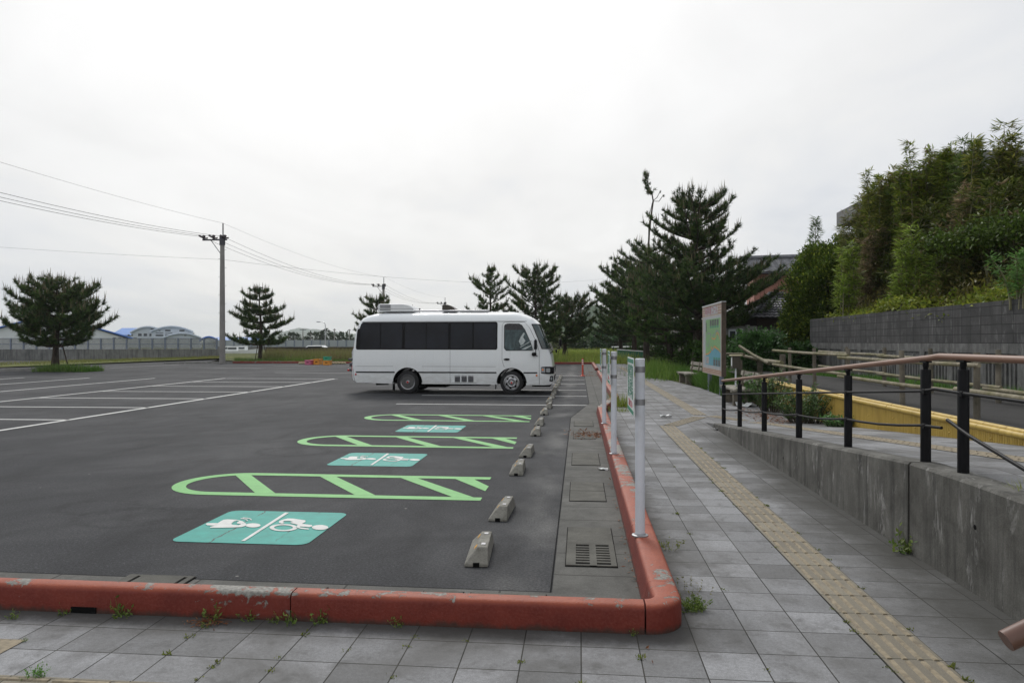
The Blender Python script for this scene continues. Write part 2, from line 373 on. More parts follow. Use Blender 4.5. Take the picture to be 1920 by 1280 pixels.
def m_log():
    m = NT('weathered_log'); p = m.wpos()
    c = m.ramp(m.noise(p, 7, 7, .7), .3, .7, (.1, .085, .05), (.36, .32, .23))
    c = m.mix(m.math('MULTIPLY', m.sep(m.ramp(m.noise(p, 1.6, 4), .45, .6))[0], .55), c, (.14, .135, .04))
    c = m.mix(m.sep(m.ramp(m.noise(p, 22, 5, .7), .66, .7))[0], c, (.04, .035, .028))
    return m.out(c, .85, m.bump(m.noise(p, 30, 6), .4, .01))
M_LOG = m_log()
M_POSTW = simple('grey_post_wood', (.17, .15, .115), .9, var=.4, scale=4, bump=.4, dirt=(.07, .065, .045))
M_PLANK = simple('bench_plank_wood', (.27, .25, .205), .88, var=.35, scale=5, bump=.4, dirt=(.1, .09, .07))
M_STAKE = simple('stake_wood', (.08, .06, .045), .9, var=.3)
def m_block():
    m = NT('concrete_block'); p = m.wpos()
    v = m.map(m.n('ShaderNodeCombineXYZ', {'X': m.sep(p)[1], 'Y': m.sep(p)[2], 'Z': 0.0}).outputs[0], loc=(0, -(1.555 % .2), 0))
    b = m.n('ShaderNodeTexBrick', {'Vector': v, 'Color1': (0, 0, 0, 1), 'Color2': (1, 1, 1, 1), 'Mortar': (0, 0, 0, 1), 'Scale': 1.0, 'Mortar Size': .008, 'Mortar Smooth': .1, 'Bias': 0.0, 'Brick Width': .4, 'Row Height': .2}, offset=0.0)
    c = m.ramp(m.sep(b.outputs['Color'])[0], 0, 1, (.058, .057, .057), (.088, .086, .085))
    c = m.mix(.6, c, m.ramp(m.noise(p, 2.2, 7, .7, .4), .3, .7, (.45, .45, .45), (1.5, 1.5, 1.5)), 'MULTIPLY')
    s2 = m.noise(m.map(p, (5, 5, 1.4), (3, 1, 4)), 1.0, 8, .7, .5)
    c = m.mix(m.math('MULTIPLY', m.sep(m.ramp(s2, .56, .72))[0], .6), c, (.3, .3, .29))
    s1 = m.noise(m.map(p, (7, 7, .6)), 1.0, 6, .7)
    c = m.mix(m.math('MULTIPLY', m.sep(m.ramp(s1, .45, .7))[0], .6), c, (.022, .021, .02))
    c = m.mix(b.outputs['Fac'], c, (.012, .012, .012))
    return m.out(c, .9, m.bump(m.math('SUBTRACT', m.noise(p, 50, 5), b.outputs['Fac']), .5, .01))
M_BLOCK = m_block()
M_PANELC = m_concrete('precast_panel_concrete', (.11, .11, .106), (.23, .228, .22), .65, .4, 1)

m_ = NT('white_coach_paint'); p_ = m_.obj()
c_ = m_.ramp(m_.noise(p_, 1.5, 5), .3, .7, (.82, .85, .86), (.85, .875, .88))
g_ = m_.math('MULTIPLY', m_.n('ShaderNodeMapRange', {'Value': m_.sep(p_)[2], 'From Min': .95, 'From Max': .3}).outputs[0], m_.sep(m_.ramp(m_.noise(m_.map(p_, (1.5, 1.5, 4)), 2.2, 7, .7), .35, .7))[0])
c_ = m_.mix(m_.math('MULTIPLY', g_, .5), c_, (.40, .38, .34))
st_ = m_.noise(m_.map(p_, (14, 14, .6)), 1.0, 5, .7)
c_ = m_.mix(m_.math('MULTIPLY', m_.sep(m_.ramp(st_, .56, .75))[0], .16), c_, (.5, .49, .46))
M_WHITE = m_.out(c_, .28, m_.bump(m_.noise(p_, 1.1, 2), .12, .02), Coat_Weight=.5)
M_DOORW = M_WHITE
M_BLACK = simple('black_rubber', (.008, .008, .009), .6, var=.2, scale=10, spec=.2)
M_TYRE = simple('tyre_rubber', (.016, .016, .017), .8, var=.25, scale=14)
M_UNDER = simple('underbody_black', (.007, .007, .007), .9, spec=.1)
M_CHROME = simple('wheel_chrome', (.40, .40, .41), .28, metal=1.0, var=.05)
M_HUBDARK = simple('wheel_dark_steel', (.1, .1, .1), .45, metal=.7)
M_TINT = simple('tinted_glass', (.005, .005, .007), .08, var=.25, scale=1.1, spec=.16)
M_TINT2 = simple('tinted_glass_pane', (.013, .015, .021), .08, var=.5, scale=.9, spec=.2)
M_SHADE = simple('sun_shade_band', (.012, .012, .018), .25)
def m_cabglass():
    m = NT('cab_glass'); p = m.obj()
    c = m.ramp(m.noise(m.map(p, (2.2, 1, 1)), 3.2, 5, .6, .6), .35, .7, (.012, .026, .03), (.07, .12, .125))
    return m.out(c, .05, Specular_IOR_Level=.4)
M_CABGL = m_cabglass()
M_WIND = simple('windscreen_glass', (.03, .05, .05), .04, var=.5, scale=2.5, spec=.8)
M_CLEAR = simple('lamp_lens', (.33, .35, .36), .1, var=.2, scale=12)
M_RED = simple('red_lens', (.45, .012, .012), .25)
M_AMBER = simple('amber_lens', (.75, .2, .02), .3)
M_ACW = simple('roof_unit_white', (.74, .75, .75), .4, var=.04)
M_ACG = simple('roof_unit_grille', (.25, .25, .26), .6)
M_VENT = simple('brown_vent_plastic', (.045, .036, .026), .35)
M_ALU = simple('bare_metal', (.5, .5, .52), .35, metal=.8, var=.1)
M_CURT = simple('pale_curtain', (.5, .55, .54), .8, var=.25, scale=8)
M_SIGNW = simple('pole_white_paint', (.66, .68, .73), .4, var=.05, dirt=(.5, .51, .52))
M_PANW = simple('sign_white', (.72, .74, .73), .45, var=.05)
M_SGREEN = simple('sign_green', (.03, .22, .13), .5)
M_SRED = simple('sign_red', (.55, .06, .09), .5)
M_STEEL = simple('galvanised_band', (.3, .3, .31), .45, metal=.6)
M_ORANGE = simple('orange_red_plastic', (.55, .06, .025), .5, var=.1)
M_REFL = simple('reflective_white', (.8, .8, .8), .35)
M_YREFL = simple('amber_reflector', (.75, .36, .03), .4)
M_RAILB = simple('rail_black_paint', (.006, .006, .007), .5, var=.2, spec=.16)
M_HANDR = simple('brown_resin_rail', (.20, .103, .064), .45, var=.08, scale=3)
M_YELB = None
def m_bamboo_yellow():
    m = NT('yellow_resin_bamboo'); p = m.wpos()
    c = m.ramp(m.noise(m.map(p, (1, 12, .6)), 2, 5, .6), .3, .7, (.42, .275, .045), (.58, .41, .09))
    c = m.mix(m.math('MULTIPLY', m.sep(m.ramp(m.noise(p, 1.5, 6, .7), .5, .75))[0], .4), c, (.2, .14, .045))
    return m.out(c, .55, m.bump(m.noise(p, 20, 3), .15, .006))
M_YELB = m_bamboo_yellow()
M_POLEC = simple('pole_concrete', (.26, .25, .235), .8, var=.15, scale=1.5, dirt=(.18, .17, .16))
M_WIRE = simple('wire_black', (.03, .03, .03), .6)
M_INSUL = simple('insulator', (.06, .045, .05), .4)
M_DGREY = simple('dark_grey_steel', (.07, .07, .08), .5, metal=.4)
# ------------------------------------------------------------------ ground, lot, paths, kerbs, drains, markings
def sheet(name, poly, z, mat, zs=None):
    b = MB(); b.add([(p[0], p[1], zs[i] if zs else (p[2] if len(p) > 2 else z)) for i, p in enumerate(poly)], [tuple(range(len(poly)))])
    o = b.build(name, mat, None, smooth=0, fix=False)
    if o.data.polygons[0].normal.z < 0: o.data.flip_normals()
    return struct(o)
sheet('ground', [(-6000, -60), (6000, -60), (6000, 9000), (-6000, 9000)], -.03, M_GROUND)
sheet('parking_lot', [(-75, 4.0), (.47, 4.0), (.47, 16.0), (.95, 19.2), (.95, 50.6), (-26.3, 50.6), (-28, 50.6), (-33, 62), (-75, 62)], 0.0, M_ASPH)
# the paved path
sheet('pavement', [(-12, .2), (2.47, .2), (2.47, 14.3), (4.8, 14.3), (4.8, 16.2), (4.3, 18.5), (4.25, 24), (3.7, 30), (3.3, 45), (3.3, 52), (1.0, 52), (1.0, 19.2), (.5, 16.0), (.5, 3.95), (-12, 3.95)], 0.0, M_PAVE)
# ramp surface, rising towards the camera beside its retaining wall
def rampz(y): return max(0.0, min(.68, .66 + .0763 * (5.66 - y)))
b = MB(); ys = [14.31, 13.4, 12, 10, 8, 6.6, 5.4, 3.5, 1.0]
vs = []
for y in ys: vs += [(2.47 if y > 13.38 else 2.66, y, rampz(y) - .012 + (.012 if y > 14.3 else 0)), (4.82, y, rampz(y) - .012 + (.012 if y > 14.3 else 0))]
b.add(vs, [(2*i, 2*i+1, 2*i+3, 2*i+2) for i in range(len(ys)-1)])
b.add([(2.47, 14.31, 0), (2.47, 13.38, 0), (2.47, 13.38, rampz(13.4))], [(0, 1, 2)])
struct(b.build('ramp_pavement', M_PAVE, None, smooth=0))
# tactile strips: base tiles with raised bars
def tact(name, p, q, w=.298):
    p, q = Vector(p), Vector(q); d = (q-p); L = d.length; d.normalize(); s = Vector((-d.y, d.x, 0)).normalized()
    b = MB(); a = [p-s*w/2, p+s*w/2, q+s*w/2, q-s*w/2]
    b.add([v+Vector((0, 0, .005)) for v in a], [(0, 1, 2, 3)], 0)
    n = int(L/.298); 
    for i in range(n):
        for k in range(4):
            c0 = p + d*(.298*i+.012) + s*(-w/2 + w*(k+.5)/4); c1 = c0 + d*(.274)
            h = .007; ww = .015
            vs = []
            for c in (c0, c1):
                vs += [c-s*ww+Vector((0,0,.005)), c-s*ww*.6+Vector((0,0,.005+h)), c+s*ww*.6+Vector((0,0,.005+h)), c+s*ww+Vector((0,0,.005))]
            b.add(vs, [(0,1,5,4),(1,2,6,5),(2,3,7,6),(0,3,2,1),(4,5,6,7)], 1)
    return struct(b.build(name, [M_TACT, M_TACTBAR], None, smooth=0))
tact('tactile_strip', (1.649, .4, 0), (1.649, 13.6, 0))
tact('tactile_strip', (1.72, 13.62, 0), (2.55, 15.3, 0))
tact('tactile_strip', (2.60, 15.62, 0), (2.60, 45.0, 0))
tact('tactile_strip', (2.8, 15.45, 0), (3.3, 14.6, 0))
tact('tactile_strip', (3.45, 14.32, .0), (3.62, 13.4, rampz(13.4)-.012))
tact('tactile_strip', (3.62, 13.35, rampz(13.35)-.012), (3.66, 5.5, rampz(5.5)-.012))
tact('tactile_strip', (-9, 2.97, 0), (1.49, 2.97, 0))
o = sheet('utility_cover', [(-3.55, 3.28), (-2.92, 3.26), (-2.92, 3.5), (-3.55, 3.5)], .004, M_TACTBAR)

# kerb: moulded red concrete units swept along the lot's edge (the line is the outer, path-side face)
KH, KW = .155, .19
def prof(w): return [(0, -.02), (0, KH-.034), (.004, KH-.018), (.013, KH-.006), (.03, KH), (w-.032, KH), (w-.014, KH-.006), (w-.004, KH-.022), (w, KH-.05), (w+.033, -.02)]
PROF = prof(.172); PROFF = prof(.132)
def kerb_piece(b, pts, prof=PROF, mi=0):
    """pts: outer line; inside of the lot is to the left of the direction of travel."""
    pts = [Vector((p[0], p[1], 0)) for p in pts]; n = 10; vs = []
    for i, p in enumerate(pts):
        d0 = (pts[i]-pts[i-1]).normalized() if i else None; d1 = (pts[i+1]-pts[i]).normalized() if i < len(pts)-1 else None
        if d0 is None: d0 = d1
        if d1 is None: d1 = d0
        n0 = Vector((-d0.y, d0.x, 0)); n1 = Vector((-d1.y, d1.x, 0)); m = (n0+n1).normalized(); m /= max(.5, m.dot(n0))
        for (a, z) in (prof[i] if isinstance(prof[0], list) else prof): vs.append(p + m*a + Vector((0, 0, z)))
    fs = [(i*n+j, i*n+j+1, (i+1)*n+j+1, (i+1)*n+j) for i in range(len(pts)-1) for j in range(n-1)]
    fs += [tuple(range(n)), tuple(reversed(range((len(pts)-1)*n, len(pts)*n)))]
    b.add(vs, fs, mi)
def run(b, p, q, unit_len, prof=PROF, gap=.007, mi=0):
    p, q = Vector((*p, 0)), Vector((*q, 0)); L = (q-p).length; d = (q-p)/L; n = max(1, round(L/unit_len))
    for i in range(n):
        a, c = p+d*(L*i/n+gap/2), p+d*(L*(i+1)/n-gap/2)
        m = 3; kerb_piece(b, [a+(c-a)*k/m for k in range(m+1)], prof, mi)
kb = MB()
run(kb, (-12.0, 3.885), (-1.63, 3.885), 2.07, PROFF); run(kb, (-1.63, 3.885), (.355, 3.885), 2.0, PROFF)
arc = [(.37+.205*math.sin(a), 4.09-.205*math.cos(a)) for a in [k*math.pi/2/8 for k in range(9)]]
kerb_piece(kb, [(.361, 3.885)]+arc+[(.575, 4.3)], [prof(.132+.04*k/10) for k in range(11)])
run(kb, (.575, 4.3), (.575, 5.62), 1.4); run(kb, (.575, 5.62), (.575, 16.0), 2.07)
run(kb, (.60, 16.02), (1.05, 19.05), 1.55); run(kb, (1.06, 19.1), (1.06, 35.9), 2.05)
run(kb, (1.06, 39.4), (1.06, 50.5), 2.05); run(kb, (1.06, 50.6), (-25.6, 50.6), 2.05)
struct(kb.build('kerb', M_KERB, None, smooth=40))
kc = MB(); lo = [(a, z*.85) for a, z in PROF]
run(kc, (-25.7, 50.6), (-28.6, 49.3), 1.5, lo); run(kc, (-28.7, 49.2), (-29.6, 48.2), 1.0, lo)
run(kc, (-28.7, 36.9), (-33.5, 35.4), 1.7, lo); run(kc, (-33.6, 35.4), (-40, 34.5), 1.7, lo)
struct(kc.build('grey_kerb', M_KERBC, None, smooth=40))
b = MB(); b.box2((-2.955, 3.879, .002), (-2.80, 3.90, .036)); struct(b.build('kerb_drain_slot', M_UNDER, None, smooth=0))

# concrete gutter along the kerb
def m_gut():
    m = NT('gutter_concrete'); p = m.wpos()
    b = m.n('ShaderNodeTexBrick', {'Vector': m.map(p, loc=(.5, .18, 0)), 'Color1': (0, 0, 0, 1), 'Color2': (1, 1, 1, 1), 'Mortar': (0, 0, 0, 1), 'Scale': 1.0, 'Mortar Size': .008, 'Mortar Smooth': .2, 'Bias': 0.0, 'Brick Width': 1.0, 'Row Height': .5}, offset=0.0)
    c = m.ramp(m.noise(p, 2.2, 7, .65, .4), .32, .7, (.072, .071, .064), (.14, .137, .125))
    c = m.mix(.55, c, m.ramp(m.noise(p, 130, 2, .7), .3, .75, (.6, .6, .6), (1.45, 1.45, 1.45)), 'MULTIPLY')
    c = m.mix(.3, c, m.ramp(m.sep(b.outputs['Color'])[0], 0, 1, (.7, .7, .7), (1.2, 1.2, 1.2)), 'MULTIPLY')
    c = m.mix(m.math('MULTIPLY', m.sep(m.ramp(m.noise(p, 5, 7, .75, .5), .52, .72))[0], .55), c, (.045, .043, .037))
    c = m.mix(m.math('MULTIPLY', b.outputs['Fac'], .8), c, (.025, .024, .02))
    return m.out(c, .85, m.bump(m.noise(p, 80, 4), .3, .004), Specular_IOR_Level=.3)
M_GUT = m_gut()
sheet('gutter', [(-12, 4.06), (.42, 4.06), (.42, 16.0), (.88, 19.0), (.88, 50.4), (.26, 50.4), (.26, 18.3), (-.17, 14.8), (-.17, 4.47), (-12, 4.60)], .004, M_GUT)
# dark joint between asphalt and gutter
b = MB()
for p, q in (((-12, 4.605), (-.18, 4.475)), ((-.18, 4.47), (-.18, 14.8)), ((-.18, 14.8), (.25, 18.3)), ((.25, 18.3), (.25, 50.4))):
    p, q = Vector((*p, .006)), Vector((*q, .006)); s = (q-p).normalized(); s = Vector((-s.y, s.x, 0))*.004
    b.add([p-s, p+s, q+s, q-s], [(0, 1, 2, 3)])
struct(b.build('gutter_joint', M_UNDER, None, smooth=0))
M_COVER = m_concrete('cover_concrete', (.066, .064, .055), (.13, .126, .108), 0, .1)
def cover(x0, x1, y0, y1, label, name='drain_cover'):
    r = thing(name, label, 'drain cover', ((x0+x1)/2, (y0+y1)/2, 0), 0, 'concrete drain covers in the gutter')
    cx, cy = (x0+x1)/2, (y0+y1)/2
    b = MB(); b.box2((x0-cx, y0-cy, .0045), (x1-cx, y1-cy, .0085)); b.build('frame_gap', M_UNDER, r, smooth=0)
    b = MB(); g = .006; n = max(1, round((y1-y0)/.5)); L = (y1-y0)/n; nx = max(1, round((x1-x0)/.55)); W = (x1-x0)/nx
    for i in range(n):
        for j in range(nx): b.box2((x0-cx+W*j+g, y0-cy+L*i+g, .005), (x0-cx+W*(j+1)-g, y0-cy+L*(i+1)-g, .013))
    b.build('lid', M_COVER, r, smooth=0, bevel=.003)
    return r
for k, (y0, y1) in enumerate([(7.05, 8.0), (9.1, 10.1), (11.6, 12.5), (13.3, 14.2)]):
    cover(-.1, .27, y0, y1, ['concrete drain cover with two slabs, beyond the slotted grate', 'concrete drain cover beside the second white sign pole', 'concrete drain cover with brown leaf litter on it', 'concrete drain cover just before the kerb bends'][k])
for k, (x0, x1) in enumerate([(-1.95, -1.6), (-.98, -.72), (-.68, -.2)]):
    cover(x0, x1, 4.16, 4.42, ['rough tan drain cover behind the left kerb unit', 'small rough drain cover behind the front kerb', 'rough drain cover next to the gutter corner'][k])
def grate(x0, x1, y0, y1, label, cols, rows, solid=0.0):
    r = thing('drain_grate', label, 'drain grate', ((x0+x1)/2, (y0+y1)/2, 0)); cx, cy = (x0+x1)/2, (y0+y1)/2
    b = MB(); b.box2((x0-cx, y0-cy, .0045), (x1-cx, y1-cy+solid, .0085)); b.build('pit', M_UNDER, r, smooth=0)
    b = MB(); w, h = x1-x0, y1-y0; m = .045
    X0, Y0 = -w/2, -h/2
    b.box2((X0+.006, Y0+.006, .005), (X0+m+.03, Y0+h-.006, .016)); b.box2((X0+w-m, Y0+.006, .005), (X0+w-.006, Y0+h-.006, .016))
    iw = w-2*m-.03; x = X0+m+.03; cw = iw/cols
    for c in range(1, cols): b.box2((x+cw*c-.025, Y0+.006, .005), (x+cw*c+.025, Y0+h-.006, .0158))
    n = rows; rh = (h-.06)/n
    b.box2((x, Y0+.006, .005), (x+iw, Y0+.03, .0155)); b.box2((x, Y0+h-.03, .005), (x+iw, Y0+h-.006, .0155))
    for i in range(1, n): b.box2((x, Y0+.03+rh*i-rh*.24, .005), (x+iw, Y0+.03+rh*i+rh*.24, .0152))
    b.build('bars', M_COVER, r, smooth=0)
    if solid:
        b = MB(); b.box2((X0+.006, Y0+h+.006, .005), (X0+w-.006, Y0+h+solid-.006, .013)); b.build('lid', M_COVER, r, smooth=0, bevel=.003)
    return r
grate(-.10, .27, 5.0, 5.55, 'slotted concrete grate with a plain lid, set in the gutter near the kerb corner', 2, 8, .5)
grate(-3.02, -2.55, 4.24, 4.53, 'slotted grate mostly hidden behind the worn front kerb', 7, 1)

# painted markings
def line(name, segs, w, mat, z=.004, label=None):
    b = MB()
    for p, q in segs:
        p, q = Vector((p[0], p[1], z)), Vector((q[0], q[1], z)); d = (q-p).normalized(); s = Vector((-d.y, d.x, 0))*w/2
        n = max(1, int((q-p).length/2.5))
        for i in range(n):
            a, c = p+(q-p)*i/n, p+(q-p)*(i+1)/n
            b.add([a-s, a+s, c+s, c-s], [(0, 3, 2, 1)])
    return struct(b.build(name, mat, None, smooth=0, fix=False)) if not label else tag(struct(b.build(name, mat, None, smooth=0, fix=False)), label)
for y in (17.75, 20.7, 23.3, 26.75, 29.76, 33.0, 36.0, 38.8, 41.2):
    line('bay_line', [((-4.65 if y < 30 else -4.9, y), (.22 if y > 18 else .2, y+.02))], .1, M_WHITEP if y < 34 else M_WORNP)
line('bay_line', [((-4.5, 35.9), (.1, 33.4))], .1, M_WHITEP)
yy = [13.45+2.68*k for k in range(-3, 7)]
line('bay_line', [((-10.25, 4.8), (-10.42, 29.6))], .12, M_WHITEP)
line('bay_line', [((-15.15, 6), (-15.35, 29.6))], .12, M_WHITEP)
for y in yy: line('bay_line', [((-15.2, y-.1), (-10.3, y+.02))], .11, M_WHITEP)
for x in (-18.3, -21.35, -24.4): line('bay_line', [((x, 12), (x-.1, 29.3))], .12, M_WHITEP)
line('worn_line', [((-24, 41.7), (-19, 40.9))], .14, M_WORNP); line('worn_line', [((-28.2, 40.3), (-27.8, 47.2))], .14, M_WORNP)
line('worn_line', [((-15.5, 35.0), (-9.5, 35.1))], .14, M_WORNP); line('worn_line', [((-20, 45), (-11, 45.2))], .12, M_WORNP)
# accessible bay symbol (teal panel with two white pictograms), traced once on the ground and laid three times
def cp(cx, cy): return gr(320+cx/5.647, 940+cy/5.647)
def flat(name, polys, mat, z, parent, off):
    b = MB()
    for P in polys:
        vs = [Vector((p[0]-off[0], p[1]-off[1], z)) for p in P]
        a = sum(vs[i].x*vs[(i+1) % len(vs)].y - vs[(i+1) % len(vs)].x*vs[i].y for i in range(len(vs)))
        if a < 0: vs.reverse()
        b.add(vs, [tuple(range(len(vs)))])
    return b.build(name, mat, parent, smooth=0, fix=False)
def ell(cx, cy, rx, ry, n=24, a0=0, a1=360): return [cp(cx+rx*math.cos(rad(a0+(a1-a0)*k/n)), cy+ry*math.sin(rad(a0+(a1-a0)*k/n))) for k in range(n if a1-a0 == 360 else n+1)]
def ringpolys(cx, cy, rx, ry, ix, iy, n=28, a0=0, a1=360):
    o_, i_ = [], []
    for k in range(n+1):
        a = rad(a0+(a1-a0)*k/n); o_.append(cp(cx+rx*math.cos(a), cy+ry*math.sin(a))); i_.append(cp(cx+ix*math.cos(a), cy+iy*math.sin(a)))
    return [[o_[k], o_[k+1], i_[k+1], i_[k]] for k in range(n)]
SO = Vector((-2.67, 5.85, 0))
def rrect(x0, x1, y0, y1, r, n=6, nicks=True):
    P = []
    for (cx, cy, a) in ((x1-r, y0+r, -90), (x1-r, y1-r, 0), (x0+r, y1-r, 90), (x0+r, y0+r, 180)):
        for k in range(n+1): t = rad(a+90*k/n); P.append(Vector((cx+r*math.cos(t), cy+r*math.sin(t), 0)))
    return P
def symbol(label, dy, first=None):
    if first is None:
        r = thing('accessible_bay_marking', label, 'road marking', SO, 0, 'teal accessible bay symbols on the asphalt'); r['kind'] = 'structure'
        flat('teal_panel', [rrect(-3.24, -2.115, 5.335, 6.375, .09)], M_TEAL, .004, r, SO)
        W = [[cp(*p) for p in ((745, 425), (785, 425), (1252, 125), (1212, 123))]]
        flat('dividing_line', W, M_WHITEP, .008, r, SO)
        body = [(500, 235), (530, 215), (560, 200), (600, 195), (690, 199), (640, 243), (655, 253), (720, 258), (745, 244), (765, 238), (800, 242), (800, 262), (750, 277), (640, 283), (520, 285), (415, 285), (420, 275), (462, 263)]
        body2 = [(690, 199), (760, 215), (800, 241), (765, 237), (745, 243), (706, 240), (701, 229), (728, 214), (700, 207), (672, 220)]
        leg = [(370, 246), (385, 236), (480, 235), (500, 236), (475, 262), (390, 259)]
        polys = [[cp(*p) for p in body], [cp(*p) for p in body2], [cp(*p) for p in leg], ell(872, 259, 80, 22)]
        polys += ringpolys(735, 207, 82, 24, 70, 17, 10, -85, 10) + ringpolys(770, 200, 88, 24, 76, 17, 10, -95, 12)
        flat('person_pictogram', polys, M_WHITEP, .008, r, SO)
        wh = ringpolys(1195, 283, 148, 38, 100, 25)
        p1 = [(1145, 232), (1150, 214), (1195, 196), (1240, 186), (1300, 187), (1425, 206), (1428, 222), (1390, 243), (1345, 252), (1285, 238), (1262, 229), (1298, 222), (1262, 212), (1205, 212), (1186, 222), (1205, 232), (1180, 241)]
        p2 = [(1390, 243), (1495, 256), (1500, 268), (1470, 278), (1370, 271), (1367, 279), (1462, 293), (1462, 303), (1385, 297), (1325, 282), (1345, 252)]
        polys = wh + [[cp(*p) for p in p1], [cp(*p) for p in p2], ell(1582, 281, 87, 26)]
        flat('wheelchair_pictogram', polys, M_WHITEP, .008, r, SO)
        return r
    r = copy_tree(first); r.location = SO + Vector((0, dy, 0)); r['label'] = label; return r
s1 = symbol('largest teal panel with person and wheelchair pictograms, nearest the front kerb', 0)
symbol('middle teal panel with two white pictograms, between two green hatched strips', 3.48, s1)
symbol('smallest teal panel with pictograms, just before the farthest green hatched strip', 6.88, s1)
def hatch(label, dy, first=None):
    O = Vector((-2.7, 7.6, 0))
    if first is None:
        r = thing('hatched_strip', label, 'road marking', O, 0, 'green hatched strips between the accessible bays'); r['kind'] = 'structure'
        hp = lambda cx, cy: gr(300+cx/2.526, 740+cy/2.526)
        y0, y1, w, xe = 7.0, 8.22, .14, -1.0; yc = (y0+y1)/2; R_ = (y1-y0)/2; xl = -3.86
        P = [Vector((xe-.02, y1, 0))]+[Vector((xl-R_*1.02*math.sin(a), yc+R_*math.cos(a), 0)) for a in [math.pi*k/24 for k in range(25)]]+[Vector((xe+.02, y0, 0))]
        q = R_-w; I = [Vector((xe-.02, y1-w, 0))]+[Vector((xl-q*1.02*math.sin(a), yc+q*math.cos(a), 0)) for a in [math.pi*k/24 for k in range(25)]]+[Vector((xe+.02, y0+w, 0))]
        flat('outline_band', [[P[k], P[k+1], I[k+1], I[k]] for k in range(len(P)-1)], M_GREEN, .004, r, O)
        D = []
        for (xa, xb) in ((-3.97, -3.27), (-2.93, -2.2), (-1.96, -1.18)):
            D.append([Vector((xa-.1, y1-w-.002, 0)), Vector((xa+.1, y1-w-.002, 0)), Vector((xb+.11, y0+w+.002, 0)), Vector((xb-.11, y0+w+.002, 0))])
        D.append([Vector((-1.42, y1-w-.002, 0)), Vector((-1.20, y1-w-.002, 0)), Vector((-.985, 7.70, 0)), Vector((-.99, 7.45, 0))])
        flat('diagonal_bars', D, M_GREEN, .0041, r, O)
        return r
    r = copy_tree(first); r.location = O + Vector((0, dy, 0)); r['label'] = label; return r
h1 = hatch('longest looking green hatched strip, nearest the front kerb', 0)
hatch('middle green hatched strip, between two teal symbol panels', 3.46, h1)
hatch('farthest green hatched strip, beside the nearest white bay line', 6.97, h1)

# wheel stops
def make_stop():
    r = thing('wheel_stop', 'x', 'wheel stop', (0, 0, 0), 0, 'concrete wheel stops along the bays')
    L, H = .62, .115
    b = MB()
    base = [(-.085, 0), (.085, 0), (.085, L), (-.085, L)]; mid = [(-.083, .004), (.083, .004), (.083, L-.004), (-.083, L-.004)]
    top = [(.0, .10), (.074, .10), (.074, L-.10), (.0, L-.10)]
    vs = [(*p, 0) for p in base]+[(*p, .02) for p in mid]+[(*p, H) for p in top]
    fs = [(3, 2, 1, 0), (8, 9, 10, 11)]
    for k in range(2):
        for i in range(4): fs.append((k*4+i, k*4+(i+1) % 4, (k+1)*4+(i+1) % 4, (k+1)*4+i))
    b.add(vs, fs); b.build('body', M_STOPC, r, smooth=0, bevel=.007)
    for y in (.17, L-.17):
        b = MB(); b.box((.038, y, H+.001), (.03, .045, .006)); b.build('bolt_plate', M_STEEL, r, smooth=0)
        n = Vector((-.095, 0, .05)).normalized()
        b = MB(); c = Vector((-.017, y, .094)); a = math.atan2(.083, .095)
        b.box(c, (.007, .055, .026), 0, 0, Matrix.Rotation(a, 3, 'Y'))
        b.build('reflector', M_YREFL, r, smooth=0)
    b = MB(); b.box2((-.022, -.002, .0), (.022, .006, .03)); b.build('end_notch', M_UNDER, r, smooth=0)
    return r
stop0 = make_stop(); ords = 'nearest second third fourth fifth sixth seventh eighth ninth tenth eleventh twelfth thirteenth fourteenth fifteenth sixteenth seventeenth eighteenth'.split()
SY = [4.93, 6.2, 8.34, 9.66, 11.86, 13.3, 15.3, 16.75, 18.35, 19.75, 21.5, 22.85, 24.4, 25.7, 27.3, 28.6, 30.2, 31.5]
for k, y in enumerate(SY):
    o = stop0 if k == 0 else copy_tree(stop0)
    o.location = (-.72-.006*k+.012*math.sin(k*2.1), y, .002); o.rotation_euler.z = rad([3, -2, 1.5, -1, 2, 0][k % 6])
    if k == 0: o['label'] = 'grey concrete wheel stop with amber reflectors, nearest the front kerb'
    elif k == 1: o['label'] = 'wheel stop second from the front kerb, near end of the nearest green strip'
    elif k in (10, 11): o['label'] = '%s wheel stop from the front kerb, right at the coach nose' % ords[k]
    else: o['label'] = '%s concrete wheel stop in the row, counted from the front kerb' % ords[k]
# ------------------------------------------------------------------ the coach
bus = thing('minibus', 'white camper minibus with dark tinted side windows and roof air conditioner, parked across the bays', 'bus', (-2.035, 22.33, 0))
def interp(T, x):
    if x <= T[0][0]: return T[0][1]
    for (a, va), (b_, vb) in zip(T, T[1:]):
        if x <= b_: return va + (vb-va)*(x-a)/(b_-a)
    return T[-1][1]
TOP = [(-4.98, .70), (-4.965, .95), (-4.93, 1.45), (-4.885, 1.85), (-4.83, 2.12), (-4.77, 2.27), (-4.68, 2.375), (-4.55, 2.44), (-4.35, 2.49), (-4.0, 2.52), (-2, 2.53), (0, 2.525), (.2, 2.495), (.38, 2.44), (.55, 2.365), (.69, 2.275), (.81, 2.16), (.90, 1.96), (1.13, 1.36), (1.19, 1.22), (1.225, 1.02), (1.25, .8), (1.265, .6), (1.27, .45)]
def btop(x): return interp(TOP, x)
WID = [(-4.98, .86), (-4.96, .92), (-4.9, .965), (-4.8, .99), (-4.6, 1.005), (-4.3, 1.01), (.55, 1.01), (.8, 1.0), (1.0, .975), (1.13, .945), (1.2, .91), (1.25, .86), (1.27, .82)]
def bwid(x): return interp(WID, x)
def bbot(x):
    z = interp([(-4.98, .52), (-4.94, .42), (-4.8, .335), (-4.0, .305), (.6, .285), (1.1, .28), (1.27, .33)], x)
    for c in (0.0, -3.2):
        if abs(x-c) < .44: z = max(z, .345+math.sqrt(.44**2-(x-c)**2))
    return z
